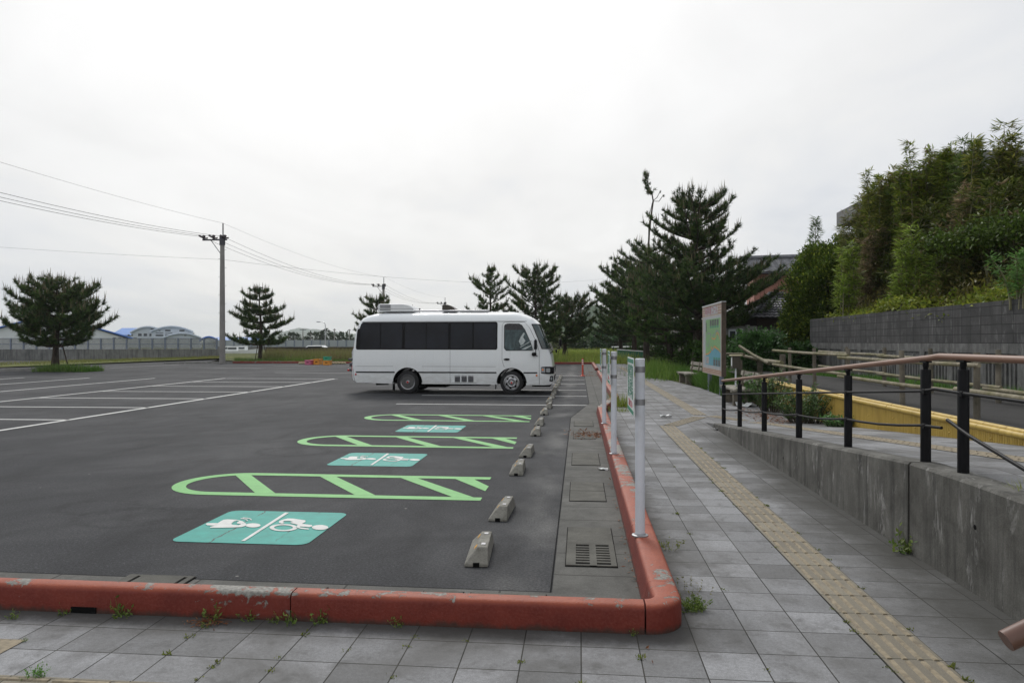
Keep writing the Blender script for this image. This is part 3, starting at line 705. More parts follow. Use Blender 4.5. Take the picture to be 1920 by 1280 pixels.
def brc(x): return min(interp([(-4.98, .08), (-4.9, .22), (-4.6, .32), (.3, .33), (.8, .26), (1.0, .2), (1.27, .1)], x), (btop(x)-bbot(x))*.45)
def yside(x, z):
    w = bwid(x); y = w
    if z > 1.0: y = w - .075*((z-1.0)/1.2)**1.6
    if z < .6: y = w - .03*((.6-z)/.3)**2
    return y
def ybody(x, z):
    t = btop(x)-.05; rc = brc(x); y = yside(x, min(z, t))
    if z > t-rc:
        k = min(1, (z-(t-rc))/rc); y -= rc*.98*(1-math.sqrt(max(0, 1-k*k)))
    return y
xs = set([x for x, _ in TOP]+[x for x, _ in WID]); xs |= set(np.arange(-4.2, .8, .2).round(3).tolist())
for c in (0.0, -3.2):
    for k in range(19): xs.add(round(c-.44*math.cos(math.pi*k/18), 4))
    xs |= {c-.4405, c+.4405}
XS = sorted(xs)
NS, NA, NT_ = 9, 8, 5
def section(x, off=0.0):
    zb, t, rc = bbot(x), btop(x)-.05, brc(x); P = []
    for k in range(NS): z = zb+(t-rc-zb)*k/NS; P.append((yside(x, z)+off, z))
    for k in range(NA+1):
        a = math.pi/2*k/NA; z = t-rc+rc*math.sin(a); P.append((yside(x, z)-rc*.98*(1-math.cos(a))+off*math.cos(a), z+off*math.sin(a)))
    y1, z1 = P[-1]
    for k in range(1, NT_+1): f = k/NT_; P.append((y1*(1-f), z1+(.05)*(1-(1-f)**2)))
    return P
b = MB(); n = 2*(NS+NA+1+NT_)-1; S = []
for x in XS:
    P = section(x); ring = [(x, -y, z) for y, z in P]+[(x, y, z) for y, z in reversed(P[:-1])]; S.append(ring)
vs = [p for r_ in S for p in r_]; n = len(S[0])
fs = [(i*n+j, i*n+j+1, (i+1)*n+j+1, (i+1)*n+j) for i in range(len(S)-1) for j in range(n-1)]
fs += [(i*n+n-1, i*n, (i+1)*n, (i+1)*n+n-1) for i in range(len(S)-1)]
fs += [tuple(range(n)), tuple(reversed(range((len(S)-1)*n, len(S)*n)))]
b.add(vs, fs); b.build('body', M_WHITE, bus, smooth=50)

def panel(name, mat, z0, z1, xl, xr, off, parent=None, side=-1, nz=14, nx=24, r=.06, skirt=.012):
    """a skin panel on the body's side between z0..z1 and the edges xl(z)..xr(z), corners rounded by r."""
    fl = xl if callable(xl) else (lambda z: xl); fr = xr if callable(xr) else (lambda z: xr)
    zz = [z0+(z1-z0)*k/nz for k in range(nz+1)]
    if r > 0:
        for k in range(1, 6): zz += [z0+r*(1-math.cos(rad(90*k/6))), z1-r*(1-math.cos(rad(90*k/6)))]
        zz = sorted(set(round(z, 5) for z in zz))
    def ins(z):
        d = min(z-z0, z1-z)
        return 0 if r <= 0 or d >= r else r-math.sqrt(max(0, r*r-(r-d)**2))
    b = MB(); vs = []; m = len(zz)
    for z in zz:
        a, c = fl(z)+ins(z), fr(z)-ins(z)
        for k in range(nx+1):
            x = a+(c-a)*k/nx; vs.append((x, side*(ybody(x, z)+off), z))
    w = nx+1
    fs = [(i*w+j, i*w+j+1, (i+1)*w+j+1, (i+1)*w+j) for i in range(m-1) for j in range(nx)]
    edge = [j for j in range(nx)]+[i*w+nx for i in range(m-1)]+[(m-1)*w+j for j in range(nx, 0, -1)]+[i*w for i in range(m-1, 0, -1)]
    base = len(vs); vs += [(vs[e][0], vs[e][1]-side*(skirt+off), vs[e][2]) for e in edge]
    fs += [(edge[k], edge[(k+1) % len(edge)], base+(k+1) % len(edge), base+k) for k in range(len(edge))]
    b.add(vs, fs); return b.build(name, mat, parent or bus, smooth=40)
def skinline(name, pts, r, mat, parent=None, side=-1, off=.0):
    P = []
    for (x0, z0), (x1, z1) in zip(pts, pts[1:]):
        k = max(1, int(max(abs(x1-x0), abs(z1-z0))/.08))
        for i in range(k): P.append((x0+(x1-x0)*i/k, z0+(z1-z0)*i/k))
    P.append(pts[-1])
    b = MB(); b.tube([(x, side*(ybody(x, z)+off), z) for x, z in P], r, 6); return b.build(name, mat, parent or bus, smooth=60)
for side in (-1, 1):
    rear = lambda z: -4.835+.07*(max(0, z-1.35)/.84)**1.5
    wb = panel('window_band', M_TINT, 1.345, 2.19, rear, -.43, .004, side=side, nx=40)
    for (a, c) in ((-4.69, -4.07), (-4.04, -3.38), (-3.28, -2.64), (-2.61, -1.95), (-1.86, -1.20), (-1.15, -.47)):
        panel('window_pane', M_TINT2, 1.385, 2.145, a, c, .0075, wb, side, nz=6, nx=6, r=.03, skirt=.002)
    for x in (-4.055, -3.33, -2.625, -1.90, -1.175):
        skinline('window_pillar', [(x, 1.36), (x, 2.17)], .011 if x not in (-4.055, -2.625) else .006, M_BLACK, wb, side, .006)
    for x in (-3.45, -3.23, -2.0, -.55):
        b = MB(); b.box((x, side*(ybody(x, 1.92)+.012), 1.92), (.035, .012, .045)); b.build('window_catch', M_BLACK, wb, smooth=0)
    for seg in ((-4.83, -3.6), (-2.87, -.46), (.36, .78)):
        b = MB(); N = 24; vs = []
        for k in range(N+1):
            x = seg[0]+(seg[1]-seg[0])*k/N
            for dz, o_ in ((-.02, .0), (-.016, .014), (.016, .014), (.02, .0)): vs.append((x, side*(ybody(x, .655+dz)+o_), .655+dz))
        fs = [(i*4+j, i*4+j+1, (i+1)*4+j+1, (i+1)*4+j) for i in range(N) for j in range(3)]+[(0, 1, 2, 3), (N*4+3, N*4+2, N*4+1, N*4)]
        b.add(vs, fs); b.build('side_moulding', M_BLACK, bus, smooth=30)
# driver's door on the near side
fr = lambda z: .83-.38*max(0, (z-1.32)/.86)**1.15
door = panel('door', M_DOORW, .845, 2.18, -.285, fr, .004, r=.09, nx=18)
dg = panel('door_window', M_CABGL, 1.325, 2.125, -.225, lambda z: fr(z)-.17, .0095, door, r=.09, nx=16, skirt=.004)
panel('sun_band', M_SHADE, 1.945, 2.125, -.2, lambda z: fr(z)-.2, .0115, dg, nz=4, nx=10, r=.05, skirt=.002)
skinline('window_seal', [(-.22, 1.40), (-.22, 2.06), (-.19, 2.11), (-.13, 2.13), (.22, 2.13), (.30, 2.09), (fr(1.95)-.165, 1.95), (fr(1.6)-.165, 1.6), (fr(1.36)-.17, 1.33), (-.16, 1.325), (-.22, 1.39)], .009, M_BLACK, door, off=.008)
for p in ([(.30, 1.35), (.42, 1.42), (.62, 1.50), (.60, 1.46), (.42, 1.36)],):
    b = MB(); b.add([(x, -(ybody(x, z)+.0125), z) for x, z in p], [tuple(range(len(p)))]); b.build('pale_cloth_behind_glass', M_CURT, door, smooth=0)
P = [(.22, 1.60), (.27, 1.72), (.36, 1.86), (.40, 1.84), (.35, 1.72), (.42, 1.62), (.36, 1.52), (.28, 1.48)]
b = MB(); b.add([(x, -(ybody(x, z)+.0125), z) for x, z in P], [tuple(range(len(P)))]); b.build('curtain', M_CURT, door, smooth=0)
skinline('steering_wheel_rim', [(.26, 1.42), (.44, 1.52), (.60, 1.62)], .012, M_CURT, door, off=.012)
skinline('door_seam', [(-.288, 2.1), (-.288, 1.05), (-.26, .93), (-.22, .83)], .0055, M_DGREY, door, off=.001)
skinline('door_seam', [(-.28, 2.11), (-.24, 2.165), (-.16, 2.188), (.38, 2.188), (fr(2.0)+.01, 2.0), (fr(1.6)+.012, 1.6), (.835, 1.3), (.838, .30)], .0055, M_DGREY, door, off=.001)
b = MB(); b.sphere((-.145, -(ybody(-.145, 1.055)+.015), 1.055), (.095, .028, .034), 14, 8); b.build('door_handle', M_BLACK, door)
skinline('body_seam', [(-4.85, .835), (-3.65, .835)], .004, M_DGREY); skinline('body_seam', [(-2.75, .835), (-.48, .835)], .004, M_DGREY)
skinline('roof_gutter', [(-4.7, 2.205), (.45, 2.205)], .008, M_DGREY); skinline('body_seam', [(-1.88, .33), (-1.88, 1.33)], .0035, M_DGREY)
skinline('rear_seam', [(-4.86, .34), (-4.90, .5), (-4.91, .75)], .006, M_DGREY)
# windscreen: patch of the nose skin between two stations
def ynose(x, z):
    t = btop(x)
    if z <= t-.05: return ybody(x, z)
    y1 = yside(x, t-.05)-brc(x)*.98
    return y1*math.sqrt(max(0, 1-(z-t+.05)/.05))
def xcen(z):
    a, c = .3, 1.27
    for _ in range(40):
        m_ = (a+c)/2
        if btop(m_) > z: a = m_
        else: c = m_
    return a
b = MB(); vs = []; HK = 26; K = 2*HK+1
for k in range(11):
    z = 2.115+(1.375-2.115)*k/10; xn = .60+.31*(k/10)**.9; xc_ = xcen(z); left = []
    for q in range(HK+1):
        s_ = q/HK; x = xn+(xc_-xn)*(1-(1-s_)**2.2); y = ynose(x, z) if q < HK else 0.0
        left.append((x+.007+.004*s_, -(y+.006) if q < HK else 0.0, z+.004))
    vs += left+[(p[0], -p[1], p[2]) for p in reversed(left[:-1])]
fs = [(i*K+j, i*K+j+1, (i+1)*K+j+1, (i+1)*K+j) for i in range(10) for j in range(K-1)]
b.add(vs, fs); ws = b.build('windscreen', M_WIND, bus, smooth=60)
for edge in (0, 10):
    b = MB(); b.tube(vs[edge*K:(edge+1)*K], .012, 6); b.build('windscreen_seal', M_BLACK, ws)
for j in (0, K-1):
    b = MB(); b.tube([vs[i*K+j] for i in range(11)], .012, 6); b.build('windscreen_seal', M_BLACK, ws)
for y in (-.55, .25):
    b = MB(); b.tube([(1.19, y-.12, 1.33), (1.21, y, 1.36), (1.10, y+.42, 1.55)], .013, 6); b.build('wiper', M_BLACK, ws)
b = MB(); b.tube([(1.17, -.82, 1.24), (1.23, -.7, 1.32), (1.17, -.45, 1.40)], .016, 6); b.build('wiper', M_BLACK, ws)
# nose: headlamps, grille band, bumper lamps, marker lights
for s_ in (-1, 1):
    b = MB(); b.box2((1.02, s_*.935 if s_ < 0 else .45, .62), (1.275, s_*.45 if s_ < 0 else .935, .835)); h = b.build('headlight_housing', M_BLACK, bus, smooth=0, bevel=.03)
    b = MB(); P = [(.86, .93), (1.07, .93)]
    b.box2((.86, s_*(bwid(.95)+.008), .62), (1.21, s_*.80, .84)); b.build('corner_lamp_frame', M_BLACK, h, smooth=0, bevel=.02)
    b = MB(); b.box((.955, s_*(.990), .73), (.13, .03, .15)); b.build('corner_lens', M_CLEAR, h, smooth=0, bevel=.015)
    b = MB(); b.box((.945, s_*(1.003), .745), (.05, .014, .055)); b.build('turn_signal', M_AMBER, h, smooth=0, bevel=.015)
    b = MB(); b.box((1.105, s_*(.955), .73), (.14, .075, .15)); b.build('headlight', M_CLEAR, h, smooth=0, bevel=.02)
    b = MB(); b.box((1.285, s_*.66, .73), (.02, .3, .15)); b.build('headlight', M_CLEAR, h, smooth=0, bevel=.008)
    b = MB(); b.box((1.13, s_*.885, .475), (.24, .09, .17)); b.build('fog_lamp_pocket', M_BLACK, bus, smooth=0, bevel=.02)
    b = MB(); b.box((1.2, s_*.92, .475), (.05, .04, .09)); b.build('fog_lamp', M_CLEAR, bus, smooth=0, bevel=.008)
b = MB(); b.box2((1.2, -.45, .66), (1.277, .45, .82)); b.build('front_grille', M_BLACK, bus, smooth=0, bevel=.01)
b = MB(); b.box2((1.18, -.72, .41), (1.285, .72, .55)); b.build('bumper_opening', M_BLACK, bus, smooth=0, bevel=.02)
b = MB(); b.box2((1.262, -.17, .355), (1.292, .17, .52)); b.build('number_plate', M_PANW, bus, smooth=0)
b = MB(); b.box2((.60, -.74, 2.315), (.70, -.62, 2.365)); b.build('marker_lamp', M_BLACK, bus, smooth=0, bevel=.015)
b = MB(); b.box2((.60, .62, 2.315), (.70, .74, 2.365)); b.build('marker_lamp', M_BLACK, bus, smooth=0, bevel=.015)
def disc(name, x, z, r, mat, parent=None):
    b = MB(); y = -(ybody(x, z)); M = Matrix.Translation((x, y-.012, z)) @ Matrix.Rotation(rad(90), 4, 'X')
    b.lathe([(r, -.02), (r, .004), (r*.7, .008)], 14, M); return b.build(name, mat, parent or bus, smooth=40)
disc('side_marker', -4.83, .585, .026, M_RED); disc('side_marker', .76, .575, .028, M_AMBER)
# side louvre box
b = MB(); b.box2((-1.835, -(1.004), .345), (-1.055, -.9, .595)); lv = b.build('side_vent', M_WHITE, bus, smooth=0, bevel=.006)
for k in range(3):
    x0 = -1.735+.205*k
    b = MB(); b.box2((x0, -1.007, .365), (x0+.165, -.95, .58)); fr_ = b.build('vent_panel', M_DGREY, lv, smooth=0)
    b = MB()
    for j in range(7): b.box((x0+.0825, -1.010, .38+.03*j), (.16, .012, .014), 0, 0, Matrix.Rotation(rad(25), 3, 'X'))
    b.build('slats', M_ALU, lv, smooth=0)
# mirrors
b = MB(); b.box((.735, -1.13, 1.50), (.085, .17, .29)); mr = b.build('mirror', M_BLACK, bus, smooth=0, bevel=.03, seg=3)
b = MB(); b.tube([(.75, -.97, 1.62), (.74, -1.1, 1.66), (.735, -1.12, 1.62)], .012, 6); b.tube([(.78, -.99, 1.15), (.74, -1.1, 1.2), (.735, -1.12, 1.36)], .012, 6); b.build('mirror_arm', M_BLACK, mr)
b = MB(); b.box((.69, -1.08, 1.215), (.14, .13, .11)); b.build('lower_mirror', M_BLACK, mr, smooth=0, bevel=.035, seg=3)
b = MB(); b.sphere((1.42, .98, 1.56), (.05, .09, .14), 12, 10); fm = b.build('mirror', M_BLACK, bus)
b = MB(); b.tube([(1.18, .75, 1.30), (1.36, .93, 1.36), (1.42, .98, 1.46)], .013, 6); b.build('mirror_arm', M_BLACK, fm)
b = MB(); b.sphere((1.33, -.35, 1.30), (.03, .07, .06), 10, 8); b.tube([(1.19, -.35, 1.26), (1.33, -.35, 1.30)], .01, 6); b.build('under_mirror', M_BLACK, bus)
# roof equipment
P = [(-4.27, 2.53), (-4.27, 2.72), (-4.235, 2.775), (-3.45, 2.772), (-3.30, 2.74), (-3.18, 2.68), (-3.12, 2.60), (-3.12, 2.53)]
b = MB(); b.extr([(z, x) for x, z in P], 1, -.55, .35); ac = b.build('roof_air_conditioner', M_ACW, bus, smooth=30, bevel=.035, seg=3)
b = MB(); b.box2((-4.19, -.556, 2.64), (-3.85, -.5, 2.75)); b.build('air_conditioner_grille', M_ACG, ac, smooth=0)
b = MB()
for k in range(10): b.box2((-4.185+.034*k, -.555, 2.57), (-4.165+.034*k, -.5, 2.605))
b.build('air_conditioner_slots', M_BLACK, ac, smooth=0)
b = MB(); b.box2((-4.25, -.553, 2.61), (-3.14, -.5, 2.622)); b.build('air_conditioner_seam', M_ACG, ac, smooth=0)
P = [(-2.24, 2.53), (-2.23, 2.73), (-2.19, 2.752), (-2.06, 2.745), (-1.94, 2.70), (-1.84, 2.63), (-1.765, 2.55), (-1.765, 2.53)]
b = MB(); b.extr([(z, x) for x, z in P], 1, -.45, .05); b.build('roof_vent', M_VENT, bus, smooth=30, bevel=.02)
for y in (-.6, .55):
    b = MB(); b.box2((-3.1, y, 2.525), (-.75, y+.05, 2.575)); b.build('roof_rail', M_ALU, bus, smooth=0, bevel=.008)
b = MB(); b.box2((-1.7, -.3, 2.53), (-.8, .5, 2.565)); b.build('solar_panel', M_DGREY, bus, smooth=0)
b = MB(); b.sphere((-.27, -.2, 2.54), (.09, .06, .035), 10, 6); b.build('roof_antenna', M_BLACK, bus)
b = MB(); b.tube([(-3.05, .0, 2.52), (-3.05, 0, 2.62)], .012, 6); b.sphere((-3.05, 0, 2.63), .03, 8, 6); b.build('roof_antenna', M_BLACK, bus)
# rear: lamp, ladder with a folded cycle rack
b = MB(); b.box((-4.945, -.80, .83), (.07, .22, .28)); tl = b.build('tail_lamp', M_BLACK, bus, smooth=0, bevel=.025)
b = MB(); b.box((-4.955, -.80, .775), (.07, .225, .15)); b.build('tail_lamp_lens', M_RED, tl, smooth=0, bevel=.02)
b = MB(); b.box((-4.945, .80, .83), (.07, .22, .28)); b.build('tail_lamp', M_RED, bus, smooth=0, bevel=.025)
rk = MB()
for y in (-.55, .0):
    rk.tube([(-4.86, y, 1.42), (-5.05, y, 1.36), (-5.08, y, 1.25), (-5.08, y, .62), (-4.96, y, .55)], .016, 6)
for z in (1.25, .95, .7): rk.tube([(-5.08, -.6, z), (-5.08, .05, z)], .014, 6)
rk_ = rk.build('cycle_rack', M_ALU, bus)
b = MB(); b.box((-5.10, -.55, 1.03), (.2, .12, .07)); b.box((-5.1, -.5, .86), (.16, .1, .12)); b.box((-5.13, -.5, .70), (.2, .1, .07)); b.build('rack_clamp', M_DGREY, rk_, smooth=0, bevel=.01)
for (x, z) in ((-5.0, 1.40), (-5.2, .695), (-5.05, .53)):
    b = MB(); b.box((x, -.58, z), (.06, .05, .06)); b.build('rack_reflector', M_RED, rk_, smooth=0, bevel=.01)
# wheels
def wheel(x, side, rearw):
    Mw = Matrix.Translation((x, side*.87, .352)) @ Matrix.Rotation(rad(90)*(1 if side < 0 else -1), 4, 'X')
    b = MB(); b.lathe([(.225, -.11), (.30, -.115), (.343, -.095), (.352, -.06), (.352, .06), (.343, .095), (.30, .118), (.235, .112), (.228, .06)], 40, Mw)
    w = b.build('wheel', M_TYRE, bus, smooth=40)
    b = MB()
    if rearw: prof = [(.232, .10), (.238, .122), (.222, .126), (.21, .09), (.195, .03), (.19, -.02), (.11, -.03), (.10, .0), (.075, .02), (.07, .075), (.05, .095), (.0001, .10)]
    else: prof = [(.232, .10), (.238, .122), (.222, .126), (.205, .10), (.185, .088), (.16, .105), (.12, .122), (.09, .11), (.08, .125), (.06, .15), (.0001, .155)]
    b.lathe(prof, 40, Mw); rim = b.build('rim', M_CHROME if not rearw else M_HUBDARK, w, smooth=35)
    if rearw:
        b = MB(); b.lathe([(.20, .098), (.238, .124), (.242, .118), (.236, .09), (.20, .07)], 40, Mw); b.build('rim_ring', M_CHROME, w, smooth=35)
        b = MB(); b.lathe([(.062, .06), (.062, .11), (.045, .128), (.0001, .13)], 20, Mw); b.build('hub', M_CHROME, w, smooth=35)
    else:
        for k in range(6):
            a = 2*math.pi*k/6+.3; b = MB(); c = Vector((.162*math.cos(a), .162*math.sin(a), .101)); b.sphere(Mw @ c, .0001, 4, 3); b = MB()
            b.lathe([(.026, -.01), (.026, .012), (.02, .013)], 12, Mw @ Matrix.Translation(c) @ Matrix.Rotation(a, 4, 'Z') @ Matrix.Scale(1.5, 4, (0, 1, 0))); b.build('rim_hole', M_UNDER, w, smooth=0)
        for k in range(5):
            a = 2*math.pi*k/5; c = Vector((.105*math.cos(a), .105*math.sin(a), .125)); b = MB(); b.lathe([(.013, -.01), (.013, .012), (.008, .02)], 6, Mw @ Matrix.Translation(c)); b.build('wheel_nut', M_CHROME, w, smooth=0)
    b = MB(); b.lathe([(.03, .0), (.03, .003), (.0001, .003)], 16, Mw @ Matrix.Translation((0, 0, .131 if rearw else .154))); b.build('hub_cap', M_RED, w, smooth=0)
    return w
for side in (-1, 1):
    wheel(0, side, False); wheel(-3.2, side, True)
    for x in (0.0, -3.2):
        b = MB(); vs = []
        for k in range(17):
            a = math.pi*k/16
            for rr, o_ in ((.437, -.6), (.437, .006), (.456, .006), (.456, -.02)): xx, zz_ = x-rr*math.cos(a), .345+rr*math.sin(a)*1.0; vs.append((xx, side*(yside(xx, max(zz_, .35))+o_), zz_))
        b.add(vs, [(i*4+j, i*4+j+1, (i+1)*4+j+1, (i+1)*4+j) for i in range(16) for j in range(3)]); b.build('wheel_arch', M_BLACK, bus, smooth=40)
    b = MB(); b.box((-3.66, side*.88, .26), (.02, .22, .32)); b.build('mud_flap', M_BLACK, bus, smooth=0)
    b = MB(); b.box((-.49, side*.88, .26), (.015, .2, .22)); b.build('mud_flap', M_BLACK, bus, smooth=0)
b = MB(); b.box2((-4.6, -.75, .30), (1.0, .75, .42)); b.box2((-2.3, -.85, .24), (-.7, -.4, .33)); b.box2((-2.75, -.5, .17), (-2.1, .3, .3)); b.tube([(-3.2, -.8, .34), (-3.2, .8, .34)], .09, 10); b.tube([(0, -.8, .34), (0, .8, .34)], .05, 8)
b.box2((.6, -.7, .22), (1.15, .7, .3)); b.tube([(-4.3, -.6, .26), (-3.9, -.6, .27)], .03, 8); b.build('chassis', M_UNDER, bus, smooth=0)
# ------------------------------------------------------------------ street furniture, walls, fences, buildings
def text(name, body, size, mat, parent, loc, rot, sx=1.0, align='CENTER'):
    cu = bpy.data.curves.new(name, 'FONT'); cu.body = body; cu.size = size; cu.align_x = align; cu.align_y = 'CENTER'; cu.extrude = .0005
    tmp = bpy.data.objects.new('tmp', cu); C.objects.link(tmp)
    me = bpy.data.meshes.new_from_object(tmp.evaluated_get(bpy.context.evaluated_depsgraph_get())); bpy.data.objects.remove(tmp)
    me.materials.clear(); me.materials.append(mat); me.name = name; o = bpy.data.objects.new(name, me); C.objects.link(o); o.parent = parent
    o.location = loc; o.rotation_euler = rot; o.scale = (sx, 1, 1); return o
# sign poles on the kerb; panels face the lot (towards -x)
LOT_ROT = (rad(90), 0, rad(-90))
def make_sign():
    r = thing('parking_sign', 'x', 'sign', (0, 0, 0), 0, 'white sign poles along the red kerb')
    b = MB(); b.tube([(0, 0, 0), (0, 0, 1.30)], .0355, 20); b.build('pole', M_SIGNW, r)
    b = MB(); b.tube([(0, 0, 1.285), (0, 0, 1.303), (0, 0, 1.306)], [.036, .036, .028], 20); b.build('pole_cap', M_SIGNW, r)
    b = MB(); b.lathe([(.06, 0), (.06, .008), (.045, .012), (.0385, .02)], 20); b.build('base_collar', M_STEEL, r)
    for z in (1.225, .985):
        b = MB(); b.tube([(0, 0, z-.022), (0, 0, z+.022)], .038, 20); b.box((-.045, 0, z), (.02, .05, .036)); cl = b.build('clamp_band', M_STEEL, r)
        b = MB(); b.sphere((-.05, -.026, z+.004), .009, 8, 6); b.build('bolt', M_ALU, cl)
    b = MB(); b.box((-.058, .14, 1.10), (.004, .62, .42)); b.build('sign_panel', M_PANW, r, smooth=0)
    for z in (1.285, .915):
        b = MB(); b.box((-.0612, .14, z), (.002, .60, .03)); b.build('green_band', M_SGREEN, r, smooth=0)
    text('lettering', '身障者等用', .11, M_SGREEN, r, (-.0612, .14, 1.20), LOT_ROT)
    text('lettering', '駐車場', .17, M_SGREEN, r, (-.0612, .14, 1.07), LOT_ROT)
    text('lettering', 'ご協力ください', .06, M_SRED, r, (-.0612, .14, .962), LOT_ROT)
    return r
sg = make_sign()
for k, (px, py) in enumerate([(1200, 1003), (1151, 850), (1133, 793.5)]):
    o = sg if k == 0 else copy_tree(sg)
    p = gr(px, py, .155); o.location = (p.x, p.y, .153)
    o['label'] = ['nearest white sign pole with a white and green panel, on the red kerb', 'white sign pole in the middle of the three on the kerb', 'farthest white sign pole of three, by the bend of the kerb'][k]
# red delineator
r = thing('delineator_post', 'orange red flexible post with white bands by the end of the bays', 'bollard', (.16, 33.1, .004))
b = MB(); b.lathe([(.12, 0), (.12, .02), (.05, .04)], 20); b.build('base', M_ORANGE, r)
b = MB(); b.tube([(0, 0, .03), (0, 0, .80), (0, 0, .815)], [.04, .04, .03], 16); b.build('post', M_ORANGE, r)
for z in (.55, .64, .73):
    b = MB(); b.tube([(0, 0, z-.02), (0, 0, z+.02)], .0415, 16); b.build('reflective_band', M_REFL, r)

# ramp retaining wall
wall = thing('retaining_wall', 'stained grey concrete wall carrying the ramp and its black railing', 'wall', (2.47, 5.6, 0))
b = MB(); X0, X1 = 0.0, .215
def wseg(b, y0, y1, n, top=0.0, x0=X0, x1=X1, zb=-.05):
    vs = []
    for k in range(n+1):
        y = y0+(y1-y0)*k/n; z = rampz(y)+.012+top
        vs += [(x0, y-5.6, zb), (x0, y-5.6, z-.018), (x0+.018, y-5.6, z), (x1, y-5.6, z), (x1, y-5.6, zb)]
    fs = [(i*5+j, i*5+(j+1) % 5, (i+1)*5+(j+1) % 5, (i+1)*5+j) for i in range(n) for j in range(5)]+[(0, 1, 2, 3, 4), tuple(n*5+j for j in (4, 3, 2, 1, 0))]
    b.add(vs, fs)
wseg(b, 5.615, 13.4, 12); b.build('sloping_section', M_WALLC, wall, smooth=0)
b = MB(); wseg(b, .6, 5.585, 6); b.build('level_section', M_WALLC, wall, smooth=0)
b = MB(); b.box2((.012, -.016, -.02), (.2, .016, .65)); b.build('expansion_joint', M_UNDER, wall, smooth=0)
for y, z in ((8.9, .17), (4.7, .42)):
    b = MB(); b.tube([(-.001, y-5.6, z), (.05, y-5.6, z)], .017, 10); b.build('weep_hole', M_UNDER, wall)
# railing
XR = 2.62
railing = thing('railing', 'black post railing with brown handrail along the ramp wall', 'railing', (XR, 5.6, 0))
def rz_(y): return rampz(y)+.012
PY = [13.22, 11.93, 10.38, 8.78, 7.22, 5.66, 5.13, 3.6]
for y in PY:
    z = rz_(y); yl = y-5.6
    b = MB(); b.tube([(0, yl, z-.05), (0, yl, z+.695), (0, yl, z+.70)], [.0365, .0365, .034], 20); ps = b.build('post', M_RAILB, railing)
    b = MB(); b.tube([(0, yl, z+.69), (0, yl, z+.715), (0, yl, z+.725), (0, yl, z+.75)], [.018, .018, .022, .02], 12); b.box((0, yl, z+.757), (.045, .10, .012)); b.build('rail_bracket', M_RAILB, ps, smooth=40)
    for dz in ((.535, .275) if y > 5.2 else (.535,)):
        b = MB(); b.box((-.028, yl-.045, z+dz), (.03, .045, .04)); b.build('clip', M_RAILB, ps, smooth=0, bevel=.006)
hz = .782
b = MB(); b.tube([(0, 13.34-5.6, rz_(13.34)+hz)]+[(0, y-5.6, rz_(y)+hz) for y in (12, 10, 8, 6.5, 5.72)]+[(0, 5.6-5.6, rz_(5.6)+hz), (0, 5.45-5.6, rz_(5.2)+hz), (0, 4.4-5.6, rz_(4)+hz), (0, 2.6-5.6, rz_(3)+hz)], .0245, 20); b.build('handrail', M_HANDR, railing)
b = MB(); b.tube([(-.03, 13.2-5.6, rz_(13.2)+.535), (-.03, 5.66-5.6, rz_(5.66)+.535), (-.03, 5.45-5.6, rz_(5.4)+.545), (-.03, 5.13-5.6, rz_(5.1)+.54), (-.03, 2.6-5.6, rz_(3)+.535)], .011, 10); b.build('mid_rail', M_RAILB, railing)
pts = []
for a, c in zip(PY[:5], PY[1:6]):
    for k in range(4): y = a+(c-a)*k/4; pts.append((-.03, y-5.6, rz_(y)+.275-.02*math.sin(math.pi*k/4)))
pts += [(-.03, 5.66-5.6, rz_(5.66)+.275), (-.03, 5.36-5.6, rz_(5.3)+.272)]
b = MB(); b.tube(pts, .011, 10); b.build('low_rail', M_RAILB, railing)
b = MB(); b.tube([(-.03, 5.28-5.6, 1.03), (-.03, 5.0-5.6, .955), (-.03, 4.3-5.6, .815), (-.03, 3.65-5.6, .70)], .013, 10); b.build('loose_low_rail', M_RAILB, railing)
# second handrail close to the camera, its post outside the frame
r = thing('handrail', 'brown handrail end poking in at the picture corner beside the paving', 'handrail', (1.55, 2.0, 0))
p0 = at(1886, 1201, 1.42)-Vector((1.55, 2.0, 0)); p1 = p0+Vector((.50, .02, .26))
b = MB(); b.tube([p0, p1], .0205, 24); b.build('rail', simple('shaded_brown_rail', (.125, .062, .044), .45, var=.1), r)  # darker copy of the handrail brown, shade put into the colour
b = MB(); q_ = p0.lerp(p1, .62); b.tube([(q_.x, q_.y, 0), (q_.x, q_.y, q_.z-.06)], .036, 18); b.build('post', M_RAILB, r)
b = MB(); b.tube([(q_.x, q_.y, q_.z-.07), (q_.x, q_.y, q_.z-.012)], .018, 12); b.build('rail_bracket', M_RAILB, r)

# upper path and its yellow bamboo retaining fence
sheet('upper_path', [(4.93, -1), (7.6, -1), (7.6, 17), (7.4, 22), (6.6, 26), (5.2, 26), (4.93, 19.0)], .55, M_ASPH2)
yb = thing('bamboo_edging', 'low yellow imitation bamboo fence edging the upper asphalt path', 'fence', (4.8, 8, 0))
b = MB(); y = 1.0
while y < 19.4:
    b.tube([(0, y-8, -.03), (0, y-8, .575)], .024, 8, cap=False); y += .047
b.build('bamboo_canes', M_YELB, yb, smooth=60)
b = MB(); y = 1.0; 
while y < 19.4:
    z = .06+((y*7.31) % 1)*.4; b.sphere((-.022, y-8, z), (.012, .022, .012), 6, 4); y += .047*5
b.build('cane_nodes', M_YELB, yb)
for dx, dz in ((-.03, .565), (.05, .59)):
    y = 1.0
    while y < 19.3:
        L = 2.1; b = MB(); b.tube([(dx, y-8+.01, dz), (dx, y-8+L*.5, dz), (dx, min(y+L, 19.4)-8-.01, dz)], .036, 12)
        k = y+.35
        while k < y+L-.1: b.tube([(dx, k-8-.008, dz), (dx, k-8+.008, dz)], .0385, 12, cap=False); k += .45
        b.build('cap_cane', M_YELB, yb); y += L
b = MB(); b.box2((.03, -7, -.05), (.13, 11.4, .548)); b.build('backing', M_WALLC, yb, smooth=0)
